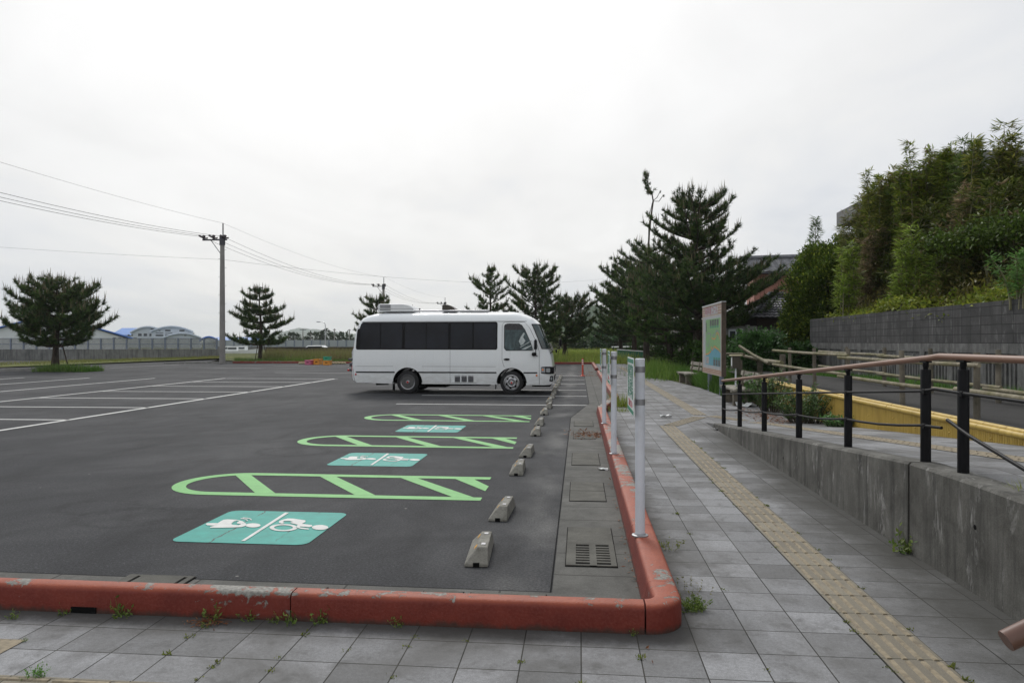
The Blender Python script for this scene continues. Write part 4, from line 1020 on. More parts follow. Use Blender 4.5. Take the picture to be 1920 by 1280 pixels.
# log fences
def post(b, x, y, z0, h, r=.055, lean=0.0): b.tube([(x, y, z0-.1), (x+lean*.5, y, z0+h*.5), (x+lean, y, z0+h)], [r, r*.97, r*.93], 10)
def logr(b, p, q, r, sag=.01):
    p, q = Vector(p), Vector(q); m = (p+q)/2-Vector((0, 0, sag)); b.tube([p, p+(m-p)*.5, m, m+(q-m)*.5, q], [r*1.05, r, r*.97, r*.93, r*.86], 10)
lf = thing('log_fence', 'weathered log fence between the asphalt path and the black railing', 'fence', (5.33, 12, .55))
pp = [18.6, 16.7, 14.7, 12.3, 10.1, 7.6]
for y in pp:
    b = MB(); post(b, 0, y-12, 0, .89, .043, rng.uniform(-.02, .02)); b.build('post', M_POSTW, lf)
for (ya, yc, za, zc) in ((19.9, 14.5, .80, .77), (15.0, 9.9, .72, .72), (10.5, 5.0, .75, .73)):
    for dz in (0, -.38):
        if ya == 10.5 and dz == 0: continue
        b = MB(); logr(b, (-.075, ya-12, za+dz), (-.075, yc-12, zc+dz), .034); b.build('rail', M_LOG, lf)
lf2 = thing('log_fence', 'far log fence on the grass below the block wall', 'fence', (7.05, 13, .5))
for y in (19.5, 17.2, 15.0, 12.7, 10.2, 8.0):
    b = MB(); post(b, 0, y-13, 0, .95, .045, rng.uniform(-.02, .02)); b.build('post', M_POSTW, lf2)
for (ya, yc, z) in ((17.4, 12.5, .76), (21.5, 17.0, .80), (13.0, 8.4, .70)):
    for dz in (0, -.42):
        if z == .70 and dz == 0: continue
        b = MB(); logr(b, (-.07, ya-13, z+dz), (-.07, yc-13, z+dz-.02), .036); b.build('rail', M_LOG, lf2)
bf = thing('broken_log_fence', 'old collapsed log fence with slanting rails behind the nearer bench', 'fence', (5.3, 19.6, 0))
for (x, y, h) in ((.15, .1, 1.25), (.0, 1.9, 1.05), (-.2, 3.6, 1.0)):
    b = MB(); post(b, x, y, 0, h, .085); b.build('post', M_POSTW, bf)
for p, q, r_ in (((.1, .0, 1.02), (-.1, 3.4, 1.13), .06), ((0, .9, .98), (-.3, 3.2, 1.45), .05), ((.1, .2, .55), (-.1, 3.2, .62), .05), ((-.3, 2.6, 1.2), (-.9, 4.6, 1.25), .045)):
    b = MB(); logr(b, p, q, r_, .03); b.build('rail', M_LOG, bf)
ff = thing('plank_fence', 'old grey plank fence in the weeds behind the pine trunks', 'fence', (6.6, 38, 0))
for k in range(10):
    y = -9+k*2.4
    b = MB(); post(b, 0, y, 0, 1.25, .06); b.build('post', M_POSTW, ff)
    for z in (1.1, .78, .45):
        if (k*3+int(z*10)) % 5 == 0: continue
        b = MB(); b.bar((-.06, y, z), (-.06, y+2.4, z+rng.uniform(-.05, .05)), .03, .13); b.build('plank', M_PLANK, ff, smooth=0)
# concrete block wall with precast lower panels
bw = thing('block_wall', 'dark stained concrete block wall with ribbed lower panels below the bamboo slope', 'wall', (8.95, 18, 0))
b = MB(); b.box2((0, -14, 1.55), (.19, 10.6, 2.46)); b.build('block_courses', M_BLOCK, bw, smooth=0)
b = MB(); b.box2((.03, -14, -.1), (.19, 10.6, 1.549)); 
y = -14
while y < 10.2:
    b.box2((-.005, y, -.1), (.028, y+.26, 1.549))
    for k in range(7): yy_ = y+.34+k*.155; b.box2((.0, yy_, .3), (.0285, yy_+.05, 1.14+.0*k))
    b.box2((-.003, y+.262, 1.33), (.0285, y+1.4, 1.549)); y += 1.4
b.build('precast_panels', M_PANELC, bw, smooth=0)
b = MB(); y = -14
while y < 10.2:
    for k in (1, 4): b.tube([(-.004, y+.52+k*.155, 1.2), (.03, y+.52+k*.155, 1.2)], .07, 12)
    y += 1.4
b.build('lifting_recesses', M_PANELC, bw, smooth=0)
# information board beside the path, facing it
ib = thing('information_board', 'tall tourist map board with a green and blue map on two grey legs', 'notice board', (4.09, 22.5, 0))
bwid_, z0, z1 = 3.25, .58, 2.72
b = MB(); b.box2((0, -bwid_/2, z0), (.09, bwid_/2, z1)); b.build('board', M_POSTW, ib, smooth=0)
M_BEIGE = simple('board_border', (.40, .34, .28), .6); M_STRIPE = simple('board_stripe', (.30, .16, .11), .6)
M_MAPW = simple('board_paper', (.36, .38, .39), .5); M_MAPG = simple('map_green', (.17, .34, .14), .5, var=.15, scale=2); M_MAPB = simple('map_sea', (.085, .29, .37), .5, var=.08)
M_MAPR = simple('map_route', (.55, .25, .08), .5); M_MAPK = simple('map_road', (.22, .22, .25), .5); M_PIC = simple('map_photo', (.06, .07, .07), .5, var=.8, scale=14); M_TITLE = simple('board_title_red', (.38, .03, .05), .5)
def bl(name, poly, mat, lift):  # poly in (s, z): s from the far (left) edge 0..1, z from the bottom 0..1
    b = MB(); b.add([(-.0015-lift*.001, bwid_/2-s*bwid_, z0+z*(z1-z0)) for s, z in poly], [tuple(range(len(poly)))]); return b.build(name, mat, ib, smooth=0)
def rc_(name, s0, s1, a, c, mat, lift): return bl(name, [(s0, a), (s1, a), (s1, c), (s0, c)], mat, lift)
rc_('border', 0, 1, 0, 1, M_BEIGE, 0)
for k in range(7):
    z = .016+.022*k if k < 3 else .86+.036*(k-3); rc_('stripe', 0, 1, z, z+.013, M_STRIPE, 1)
rc_('paper', .05, .95, .085, .84, M_MAPW, 2); rc_('title_box', .14, .80, .865, .975, M_MAPW, 2)
text('title_lettering', '海辺の道 コース', .27, M_TITLE, ib, (-.006, bwid_/2-.47*bwid_, z0+.92*(z1-z0)), LOT_ROT, 1.05)
bl('map_land', [(.19, .27), (.93, .24), (.93, .80), (.19, .80)], M_MAPG, 3)
bl('map_sea', [(.19, .13), (.93, .13), (.93, .33), (.86, .345), (.78, .36), (.70, .37), (.60, .385), (.52, .375), (.50, .33), (.36, .28), (.19, .265)], M_MAPB, 4)
def route(name, pts, w, mat, lift):
    b = MB()
    P = [Vector((-.0015-lift*.001, bwid_/2-s*bwid_, z0+z*(z1-z0))) for s, z in pts]
    for p, q in zip(P, P[1:]):
        d = (q-p).normalized(); s_ = Vector((0, -d.z, d.y))*w; b.add([p-s_-d*w*.6, p+s_-d*w*.6, q+s_+d*w*.6, q-s_+d*w*.6], [(0, 1, 2, 3)])
    return b.build(name, mat, ib, smooth=0, fix=False)
route('map_route', [(.19, .28), (.33, .29), (.47, .33), (.49, .40), (.56, .355), (.66, .41), (.74, .385), (.86, .36), (.93, .33)], .022, M_MAPR, 5)
route('map_route', [(.52, .53), (.55, .515), (.66, .51), (.72, .53), (.75, .58), (.80, .60), (.87, .56), (.91, .50)], .022, M_MAPR, 5)
route('map_road', [(.21, .49), (.29, .40), (.36, .44), (.43, .51), (.49, .57), (.38, .60), (.29, .585), (.24, .54)], .02, M_MAPK, 5)
route('map_road', [(.57, .56), (.66, .57), (.72, .62), (.79, .63), (.87, .585), (.92, .54)], .02, M_MAPK, 5)
for k in range(4): rc_('photo', .42+.115*k, .42+.115*k+.09, .70, .785, M_PIC, 5); rc_('photo_caption', .42+.115*k, .42+.115*k+.09, .67, .695, M_SGREEN, 5)
for k in range(3): rc_('photo', .60+.115*k, .60+.115*k+.09, .135, .22, M_PIC, 5); rc_('photo_caption', .60+.115*k, .60+.115*k+.09, .225, .25, M_SGREEN, 5)
rc_('photo', .20, .25, .62, .76, M_PIC, 5); rc_('legend', .22, .37, .145, .25, M_MAPW, 5)
for k in range(5): rc_('legend_line', .235, .355, .155+.019*k, .163+.019*k, M_STRIPE, 6)
b = MB(); b.box2((-.02, -bwid_/2-.03, z0+.0), (.11, -bwid_/2-.001, z1+.015)); b.build('side_frame', M_STAKE, ib, smooth=0)
b = MB(); b.box2((-.02, -bwid_/2-.03, z1+.002), (.11, bwid_/2, z1+.03)); b.build('top_cap', M_PANW, ib, smooth=0)
for y in (-.95, .95):
    b = MB(); b.tube([(.12, y, -.05), (.12, y, 2.2)], .07, 16); b.build('leg', simple('board_leg_grey', (.2, .22, .27), .5) if y < 0 else bpy.data.materials['board_leg_grey'], ib)
# notice box on a thin post
nb = thing('notice_box', 'small brown box with a cream top on a thin post beside the map board', 'box', (4.06, 18.95, 0))
b = MB(); b.tube([(.0, 0, 0), (0, 0, .9)], .022, 10); b.build('post', M_SIGNW, nb)
b = MB(); b.box2((-.1, -.11, .90), (.1, .11, 1.22)); b.build('case', M_VENT, nb, smooth=0, bevel=.006)
b = MB(); b.box2((-.14, -.15, 1.222), (.14, .15, 1.245)); b.build('top', simple('cream_paint', (.62, .55, .36), .6), nb, smooth=0)
b = MB(); b.box2((-.105, -.05, .96), (-.1015, .06, 1.17)); b.build('paper_sheet', M_PANW, nb, smooth=0)
# benches facing the path
def make_bench():
    r = thing('bench', 'x', 'bench', (0, 0, 0), 0, 'plank benches beside the path')
    for k in range(3):
        b = MB(); b.box2((-.24+.165*k, -.9, .38), (-.09+.165*k, .9, .43)); b.build('seat_plank', M_PLANK, r, smooth=0, bevel=.006)
    for z in (.58, .76):
        b = MB(); b.box((.30+.10*(z-.43), 0, z), (.04, 1.8, .125), 0, 0, Matrix.Rotation(rad(10), 3, 'Y')); b.build('back_plank', M_PLANK, r, smooth=0, bevel=.006)
    for y in (-.55, .55):
        b = MB(); b.box2((-.20, y-.07, 0), (.26, y+.07, .33)); b.build('leg', M_POSTW, r, smooth=0, bevel=.01)
        b = MB(); b.box2((-.25, y-.05, .33), (.25, y+.05, .379)); b.build('crosspiece', M_PLANK, r, smooth=0)
        b = MB(); b.bar((.24, y, .32), (.345, y, .84), .06, .07); b.build('back_support', M_POSTW, r, smooth=0)
    return r
bn = make_bench(); bn.location = (4.0, 18.6, 0); bn['label'] = 'grey plank bench nearer the black railing, in front of the collapsed fence'
b2 = copy_tree(bn); b2.location = (4.1, 27.4, 0); b2.rotation_euler.z = rad(4); b2['label'] = 'grey plank bench under the big pine, half hidden by grass'
# litter
def litter(label, p, s, name='paper_litter'):
    b = MB(); vs = []
    for i in range(5):
        for j in range(5): vs.append(((i-2)*s*.25*(1+.2*rng.random()), (j-2)*s*.18, .006+rng.random()*s*.25))
    b.add(vs, [(i*5+j, (i+1)*5+j, (i+1)*5+j+1, i*5+j+1) for i in range(4) for j in range(4)])
    o = b.build(name, M_PANW, None, smooth=0, fix=False); o.location = p; return tag(o, label, 'litter')
litter('white paper scrap lying in the middle of the paved path', gr(1249, 782), .22); litter('white crumpled paper at the low end of the ramp wall', gr(1348, 806), .16)
litter('white plastic bag lying at the foot of the shrub', gr(1399, 762), .42, 'plastic_bag'); litter('small white scrap on the gutter near the second sign pole', gr(1131, 881), .1)

# ------------------------------------------------------------------ overhead line
def upole(label, x, y, h, detail=True):
    r = thing('utility_pole', label, 'utility pole', (x, y, 0), 0, 'utility poles beyond the lot')
    b = MB(); b.tube([(0, 0, -.1), (0, 0, h*.5), (0, 0, h-.9)], [.21, .18, .145], 16); b.build('pole', M_POLEC, r)
    b = MB(); b.tube([(.05, 0, h-1.0), (.05, 0, h)], .045, 8); b.build('top_pipe', M_DGREY, r)
    zc = h-1.25
    b = MB(); b.box2((-1.5, -.05, zc), (.35, .05, zc+.1)); b.build('crossarm', M_DGREY, r, smooth=0)
    b = MB(); b.tube([(-.85, 0, zc), (-.1, 0, zc-1.0)], .025, 6); b.build('brace', M_DGREY, r)
    for x_ in (-1.4, -.65, .2):
        b = MB(); b.tube([(x_, 0, zc+.1), (x_, 0, zc+.32)], .09, 10); b.sphere((x_, 0, zc+.33), (.12, .12, .09), 10, 6); b.build('insulator', M_INSUL, r)
        if detail:
            for s_ in (-1, 1):
                b = MB(); b.tube([(x_, s_*.1, zc+.2), (x_-.05, s_*.55, zc+.28)], .07, 8); b.build('strain_insulator', M_INSUL, r)
    b = MB(); b.tube([(0, 0, zc-.35), (0, 0, zc+.35)], .2, 12); b.build('band', M_DGREY, r)
    if detail:
        b = MB()
        for k in range(9): b.tube([(-.3 if k % 2 else .16, 0, h*.3+k*.65), (.3 if not k % 2 else -.16, 0, h*.3+k*.65)], .012, 5)
        b.build('climbing_steps', M_DGREY, r)
    return r
XP = -26.0
upole('tallest looking concrete utility pole at the lot edge, left of the tidy pine', XP+.2, 49.3, 10.2)
upole('second utility pole, rising behind the coach rear', XP, 92.6, 10.2); upole('third utility pole, small above the coach roof vent', XP, 136, 10.2)
p = at(773, 571, 163); upole('tiny far utility pole just right of the roof air conditioner', p.x, p.y, p.z, False)
def wire(label, a, c, sag, r=.012, n=24):
    a, c = Vector(a), Vector(c); b = MB()
    b.tube([a+(c-a)*k/n-Vector((0, 0, 4*sag*(k/n)*(1-k/n))) for k in range(n+1)], r, 5)
    return tag(b.build('overhead_wire', M_WIRE, None), label, 'wire', 'overhead wires on the pole line')
W3 = [(-1.4, 9.25), (-.65, 9.25), (.2, 9.25)]; PYs = [5.0, 49.3, 92.6, 136.0]
for s_ in range(3):
    span = ['leaving the picture on the left', 'between the first and second pole', 'between the second and third pole'][s_]
    for k, (dx, z) in enumerate(W3):
        wire('%s of three thin power wires %s' % (['outermost', 'middle', 'innermost'][k], span), (XP+dx, PYs[s_], z), (XP+dx, PYs[s_+1], z), 1.0, .012)
    wire('topmost thin earth wire %s' % span, (XP+.25, PYs[s_], 10.2), (XP+.25, PYs[s_+1], 10.2), .6, .007)
a = at(-420, 428, 60); wire('low telephone wire from the left edge to the first pole', a, (XP+.2, 49.3, 7.56), .25, .007)
wire('low telephone wire from the first pole to the far pines', (XP+.2, 49.3, 7.56), at(1130, 523, 110), 1.1, .008)

# ------------------------------------------------------------------ crates by the far kerb
M_PINK = simple('pink_crate', (.55, .13, .24), .5); M_OCR = simple('orange_crate', (.70, .28, .03), .5); M_GCR = simple('green_crate', (.03, .34, .2), .5); M_BAG = simple('sand_bag', (.42, .36, .22), .9, var=.3)
def crate(mat, p, s, label, z=0.0):
    r = thing('crate', label, 'crate', (p[0], p[1], z), rng.uniform(-.1, .1), 'plastic fish crates by the far kerb'); w, d, h = s
    b = MB(); t = .025
    b.box2((-w/2, -d/2, 0), (w/2, d/2, t)); b.box2((-w/2, -d/2, t), (-w/2+t, d/2, h-.05)); b.box2((w/2-t, -d/2, t), (w/2, d/2, h-.05)); b.box2((-w/2+t, -d/2, t), (w/2-t, -d/2+t, h-.05)); b.box2((-w/2+t, d/2-t, t), (w/2-t, d/2, h-.05)); b.build('body', mat, r, smooth=0)
    b = MB(); o_ = .02
    b.box2((-w/2-o_, -d/2-o_, h-.05), (w/2+o_, -d/2+t, h)); b.box2((-w/2-o_, d/2-t, h-.05), (w/2+o_, d/2+o_, h)); b.box2((-w/2-o_, -d/2+t, h-.05), (-w/2+t, d/2-t, h)); b.box2((w/2-t, -d/2+t, h-.05), (w/2+o_, d/2-t, h)); b.build('rim', mat, r, smooth=0)
    b = MB(); b.box2((-.08, -d/2-.008, h*.45), (.08, -d/2-.001, h*.6)); b.build('handhold', M_UNDER, r, smooth=0)
for mat, px, s, lab, py in ((M_PINK, 579.5, (.40, .5, .33), 'pink plastic crate at the left end of the crates', 683.5), (M_OCR, 587.5, (.30, .5, .34), 'orange crate squeezed next to the pink crate', 683), (M_OCR, 596.5, (.38, .6, .40), 'tallest orange crate, right of the squeezed one', 683.3), (M_OCR, 614, (.46, .5, .32), 'orange crate carrying the green crate', 684)):
    crate(mat, gr(px, py), s, lab)
p = gr(614, 684); crate(M_GCR, p, (.40, .42, .26), 'green crate stacked on the orange crate', .321)
k = 0
for px in list(range(562, 574, 4))+[603, 607]+list(range(622, 650, 4)):
    q = gr(px, 682.4); b = MB(); b.sphere((0, 0, .07), (.10, .12, .085), 10, 6); o = b.build('sandbag', M_BAG, None); o.location = (q.x, q.y, 0); o.rotation_euler.z = k; k += 1
    tag(o, 'small tan sandbag in the row lying along the far red kerb', 'sandbag', 'sandbags along the far kerb')

# ------------------------------------------------------------------ harbour wall, sheds, boats (left background)
def frontal(t): # unit vectors of a plane square to the view at distance t
    return Vector((math.cos(TH), math.sin(TH), 0))
RX = frontal(1); FY = Vector((-math.sin(TH), math.cos(TH), 0)); RZ = TH
def root_at(name, label, cat, px, t, z=0.0, group=None):
    p = at(px, 641, t); return thing(name, label, cat, (p.x, p.y, z), TH, group)
def W(px, px0, t): return (px-px0)*t/F
sheet('roadside_rise', [(-46, 30, 0.0), (-31.5, 45, .004), (-27.9, 50.8, .004), (-29.8, 57.5, .25), (-34.6, 41.5, .03), (-50, 33, 0)], 0, M_ASPH)
a0, a1, a2, a3 = at(-120, 690, 43), at(0, 690, 43), at(415, 671.5, 57.5), at(470, 671, 58)
sheet('grass_verge', [(a0.x, a0.y, .06), (a1.x, a1.y, .06), (a2.x, a2.y, .27), (a3.x, a3.y, .27), tuple(at(470, 667, 61.7)), tuple(at(0, 679, 61.7)), tuple(at(-120, 680, 61.7))], 0, M_VERGE)
sw = root_at('sea_wall', 'long stained concrete sea wall topped by a grey mesh fence', 'wall', 210, 62)
b = MB(); b.box2((W(-560, 210, 62), 0, -.5), (W(418, 210, 62), .35, .96)); b.build('wall', M_SEAW, sw, smooth=0)
b = MB()
for k in range(41): x = W(418-24.2*k, 210, 62); b.box2((x-.012, -.004, -.4), (x+.012, .0, .95))
b.build('construction_joints', M_DGREY, sw, smooth=0)
M_FPOST = simple('fence_post_bluegrey', (.16, .19, .25), .5, metal=.3)
def meshmat(name, col, alpha):
    m = NT(name); m.out(col, .5); m.set(m.b.inputs['Alpha'], alpha); return m.m
M_FMESH = meshmat('mesh_panel', (.25, .26, .25), .42); M_FPANEL = meshmat('screen_panel', (.36, .40, .42), .75)
for k in range(41):
    x = W(405-24.2*k, 210, 62); b = MB(); b.box2((x-.06, .12, .955), (x+.06, .22, 1.92)); b.build('fence_post', M_FPOST, sw, smooth=0)
b = MB(); b.box2((W(-560, 210, 62), .165, .97), (W(405, 210, 62), .172, 1.88)); b.build('fence_mesh', M_FMESH, sw, smooth=0)
b = MB()
for z in (1.40, 1.895): b.box2((W(-560, 210, 62), .15, z-.02), (W(405, 210, 62), .19, z+.02))
b.build('fence_rail', M_FPOST, sw, smooth=0)
sf = root_at('harbour_screen', 'long pale translucent screen fence across the harbour', 'fence', 530, 150, 0)
b = MB(); b.box2((W(406, 530, 150), 0, -.2), (W(680, 530, 150), .4, .62)); b.build('base_wall', M_SEAW, sf, smooth=0)
b = MB(); b.box2((W(405, 530, 150), .1, .62), (W(680, 530, 150), .13, 1.98)); b.build('screen', M_FPANEL, sf, smooth=0)
for k in range(17):
    x = W(406+16.2*k, 530, 150); b = MB(); b.box2((x-.09, -.02, .5), (x+.09, .09, 2.0)); b.build('post', M_FPOST, sf, smooth=0)
lw = root_at('low_wall', 'low dark wall behind the tall grass', 'wall', 580, 74); b = MB(); b.box2((W(498, 580, 74), 0, -.1), (W(700, 580, 74), .3, .95)); b.build('wall', M_STAKE, lw, smooth=0)
b = MB(); b.box2((W(498, 580, 74), -.03, .955), (W(700, 580, 74), .33, 1.02)); b.build('coping', M_UNDER, lw, smooth=0)
M_BLUER = simple('blue_metal_roof', (.10, .24, .58), .45, var=.1, scale=.4); M_BLUET = simple('blue_trim', (.05, .15, .5), .5); M_PALEW = simple('pale_metal_cladding', (.55, .60, .64), .6, var=.06, scale=.4); M_WIN = simple('dark_window', (.05, .06, .07), .15); M_PALER = simple('pale_roof', (.50, .56, .62), .5)
M_GAB = simple('white_gable_cladding', (.66, .69, .71), .6, var=.05, scale=.4)
def hall(name, label, pxs, t, depth, kind, wallmat, roofmat, trim, wins=(), px0=None):
    """pxs: (x0, x1, y_top, y_eave, y_base): a hall whose gable faces the lot; roof runs back."""
    x0, x1, yt, ye, yb_ = pxs; r = root_at(name, label, 'building', (x0+x1)/2, t); c = (x0+x1)/2; tw = math.atan((960-c)/F)*.9; r.rotation_euler.z = TH+tw
    w = (x1-x0)*t/F/2*math.cos(tw); zt, ze = EYE+(YH-yt)*t/F, EYE+(YH-ye)*t/F; n = 18 if kind == 'arch' else 2
    prof = []
    for k in range(n+1):
        u = -1+2*k/n; prof.append((u*w, ze+(zt-ze)*((math.cos(u*math.pi/2)*.35+(1-u*u)*.65) if kind == 'arch' else 1-abs(u))))
    P = [(-w*.97, -.5)]+[(x*.97, z-.12) for x, z in prof]+[(w*.97, -.5)]
    b = MB(); b.extr([(z, x) for x, z in P], 1, 0, depth); b.build('wall', wallmat, r, smooth=0)
    b = MB(); vs = []
    for y in (-.5, depth+.5):
        for (x, z) in prof: vs.append((x*1.03, y, z)); 
        for (x, z) in prof: vs.append((x*1.03, y, z-.12))
    m = n+1; o = 2*m
    fs = [(i, i+1, o+i+1, o+i) for i in range(n)]+[(m+i, o+m+i, o+m+i+1, m+i+1) for i in range(n)]+[(i, m+i, m+i+1, i+1) for i in range(n)]+[(o+i, o+i+1, o+m+i+1, o+m+i) for i in range(n)]+[(0, o, o+m, m), (n, m+n, o+m+n, o+n)]
    b.add(vs, fs); b.build('roof', roofmat, r, smooth=30)
    b = MB(); b.tube([(x*1.03, -.55, z) for x, z in prof], t*.0013, 6); b.build('verge_trim', trim, r, smooth=0)
    for (a, d, e, f) in wins:
        b = MB(); b.box2(((a-c)*t/F, -.05, EYE+(YH-f)*t/F), ((d-c)*t/F, .05, EYE+(YH-e)*t/F)); b.build('window', M_WIN, r, smooth=0)
    return r
hall('harbour_shed', 'widest white gabled shed with blue roof edges, behind the wide pine', (-60, 247, 590, 634, 645), 150, 30, 'gable', M_GAB, M_BLUER, M_BLUET, [(45, 50, 620, 628), (222, 225, 626, 629), (228, 231, 626, 629)]+[(196+9*k, 202+9*k, 632.5, 634) for k in range(5)])
r = root_at('harbour_shed', 'small shed with a flat looking blue roof behind the white gable', 'building', 236, 205); t = 205
b = MB(); b.box2((W(210, 236, t), 0, -.5), (W(257, 236, t), 12, EYE+14*t/F)); b.build('wall', M_PALEW, r, smooth=0)
b = MB(); b.extr([(-.8, EYE+13*t/F), (6, EYE+27*t/F), (12.5, EYE+27*t/F), (12.5, EYE+13*t/F)], 0, W(208, 236, t), W(258, 236, t)); b.build('roof', M_BLUER, r, smooth=0)
hall('arched_hall', 'left pale arched hall with three square windows', (246, 310, 612.5, 624, 640), 200, 30, 'arch', M_PALEW, M_PALER, M_PALER, [(261, 267, 625, 630), (270.5, 276, 625, 630), (280, 286, 625, 630), (282, 287, 616, 618)])
hall('arched_hall', 'tallest pale arched hall with strip windows', (284, 361, 612, 622, 640), 195, 30, 'arch', M_PALEW, M_PALER, M_PALER, [(295, 308, 627, 630), (311, 323, 627, 630), (295, 308, 623.5, 624.7), (311, 323, 623.5, 624.7), (311, 320, 618, 621), (335, 344, 618, 621), (333, 344, 623.5, 624.7), (300, 303, 619, 620.5)])
hall('arched_hall', 'low arched hall in front of the tallest one', (308, 376, 625, 633, 640), 188, 20, 'arch', M_PALEW, M_PALER, M_PALER, [(345, 349, 628, 629.5)])
r = root_at('quay_shelter', 'long low shelter with a blue vaulted roof, right of the arched halls', 'building', 420, 180); t = 180
b = MB(); b.box2((W(380, 420, t), 1, -.5), (W(470, 420, t), 9, EYE+2*t/F)); b.build('wall', M_PALEW, r, smooth=0)
P = [(-1.2, EYE+2.5*t/F), (.5, EYE+6*t/F), (3, EYE+9*t/F), (5, EYE+9.7*t/F), (7, EYE+9*t/F), (10, EYE+5*t/F), (11, EYE+2.5*t/F)]
b = MB(); b.extr(P, 0, W(396, 420, t), W(472, 420, t)); b.build('roof', M_BLUER, r, smooth=40)
prof = [(W(379+ (396-379+18)*k/8, 420, t), EYE+(2.5+7.2*math.sin(math.pi*k/8))*t/F) for k in range(9)]
b = MB(); b.extr([(z, x) for x, z in prof], 1, -1.4, 0); b.build('arched_porch', M_PALEW, r, smooth=0)
b = MB(); b.tube([(x, -1.5, z) for x, z in prof], .25, 6); b.build('verge_trim', M_BLUET, r, smooth=0)
def boat(label, px, t, L, rz):
    p = at(px, 655, t); r = thing('small_boat', label, 'boat', (p.x, p.y, -.5), rz, 'small white boats by the quay'); n = 10
    b = MB(); vs = []
    for k in range(n+1):
        u = k/n; w = .75*(1-max(0, u-.45)**2*3.2) if u > .45 else .75; w = max(w, .02); z0 = .0+.25*max(0, u-.6); h = .75+.35*u*u
        vs += [(u*L-L/2, -w, h), (u*L-L/2, -w*.7, z0), (u*L-L/2, w*.7, z0), (u*L-L/2, w, h), (u*L-L/2, w*.86, h-.05), (u*L-L/2, 0, h-.22), (u*L-L/2, -w*.86, h-.05)]
    fs = [(i*7+j, i*7+(j+1) % 7, (i+1)*7+(j+1) % 7, (i+1)*7+j) for i in range(n) for j in range(7)]+[tuple(range(7)), tuple(n*7+j for j in range(6, -1, -1))]
    b.add(vs, fs); b.build('hull', M_PANW, r, smooth=40)
    b = MB(); b.box2((-L*.28, -.45, .6), (-.02*L, .45, 1.45)); b.build('cabin', M_PANW, r, smooth=0, bevel=.05)
    b = MB(); b.box2((-L*.27, -.46, 1.05), (-.03*L, .46, 1.3)); b.build('cabin_window', M_WIN, r, smooth=0)
boat('small white boat nearest the utility pole', 430, 104, 4.4, .1); boat('small white boat with cabin, middle of three by the quay', 447, 101, 5, .2); boat('small white boat next to the tidy pine trunk', 463, 106, 4.2, -.1)
# white car beyond the grass
cr = root_at('parked_car', 'white car roof showing above the tall grass', 'car', 598, 78, -.24); 
P = [(-2.0, .35), (-2.0, .85), (-1.6, 1.0), (-1.0, 1.42), (.5, 1.45), (1.1, 1.0), (1.9, .85), (2.0, .4)]
b = MB(); b.extr([(z, x) for x, z in P], 1, -.8, .8); b.build('body', M_WHITE, cr, smooth=0, bevel=.08)
b = MB(); b.extr([(z, x) for x, z in [(-1.35, 1.02), (-.95, 1.36), (.45, 1.38), (.9, 1.02)]], 1, -.815, .815); b.build('window', M_WIN, cr, smooth=0)
for x in (-1.25, 1.25):
    for s_ in (-.72, .72):
        b = MB(); b.lathe([(.2, -.1), (.31, -.1), (.31, .1), (.2, .1)], 18, Matrix.Translation((x, s_, .31)) @ Matrix.Rotation(rad(90), 4, 'X')); b.build('wheel', M_TYRE, cr)
# street lamp and thin far poles
sl = root_at('street_lamp', 'grey street lamp with a curved arm behind the crates', 'street lamp', 610, 95)
b = MB(); b.tube([(0, 0, 0), (0, 0, 3.2), (0, 0, 3.9), (-.12, 0, 4.15), (-.4, 0, 4.27), (-.75, 0, 4.28)], [.08, .06, .05, .045, .04, .035], 8); b.build('pole', M_ALU, sl)
b = MB(); b.box((-.9, 0, 4.27), (.5, .2, .09)); b.build('lamp_head', M_DGREY, sl, smooth=0, bevel=.02)
for px, top, t, lab in ((568, 616, 170, 'thin far pole with a crossarm, leftmost behind the screen fence'), (583, 624, 190, 'short far pole between the crossarm pole and the street lamp'), (627, 616, 170, 'thin far pole just right of the street lamp'), (655, 617, 165, 'thin far pole at the coach rear edge')):
    r = root_at('mast', lab, 'pole', px, t, 0, 'thin far poles across the harbour'); h = EYE+(YH-top)*t/F
    b = MB(); b.tube([(0, 0, 0), (0, 0, h)], [.16, .1], 8); b.build('pole', M_POLEC, r)
    b = MB(); b.box((0, 0, h-.25), (1.6 if px == 568 else .7, .1, .14)); b.build('crossarm', M_DGREY, r, smooth=0)

# ------------------------------------------------------------------ houses on the right
M_PINKW = simple('pink_render', (.56, .27, .21), .8, var=.08, scale=1); M_PINKL = simple('light_pink_cladding', (.68, .44, .39), .7); M_GREYW = simple('grey_house_wall', (.30, .30, .29), .85, var=.15, scale=.8, dirt=(.18, .17, .15)); M_DARKW = simple('dark_brown_boards', (.05, .035, .03), .8)
def m_tile(name, lo, hi, sx, sy):
    m = NT(name); p = m.obj(); w = m.n('ShaderNodeTexNoise', {'Vector': p, 'Scale': 5.0}).outputs['Fac']
    c = m.ramp(m.noise(p, 4, 5), .3, .7, lo, hi); return m.out(c, .6, m.bump(m.noise(p, 14, 4), .3, .02), Specular_IOR_Level=.25)
M_KAWARA = m_tile('roof_tile', (.05, .05, .058), (.15, .15, .165), 1, 1); M_MOSSR = simple('mossy_roof', (.045, .042, .035), .9, var=.4, scale=4, dirt=(.07, .075, .03))
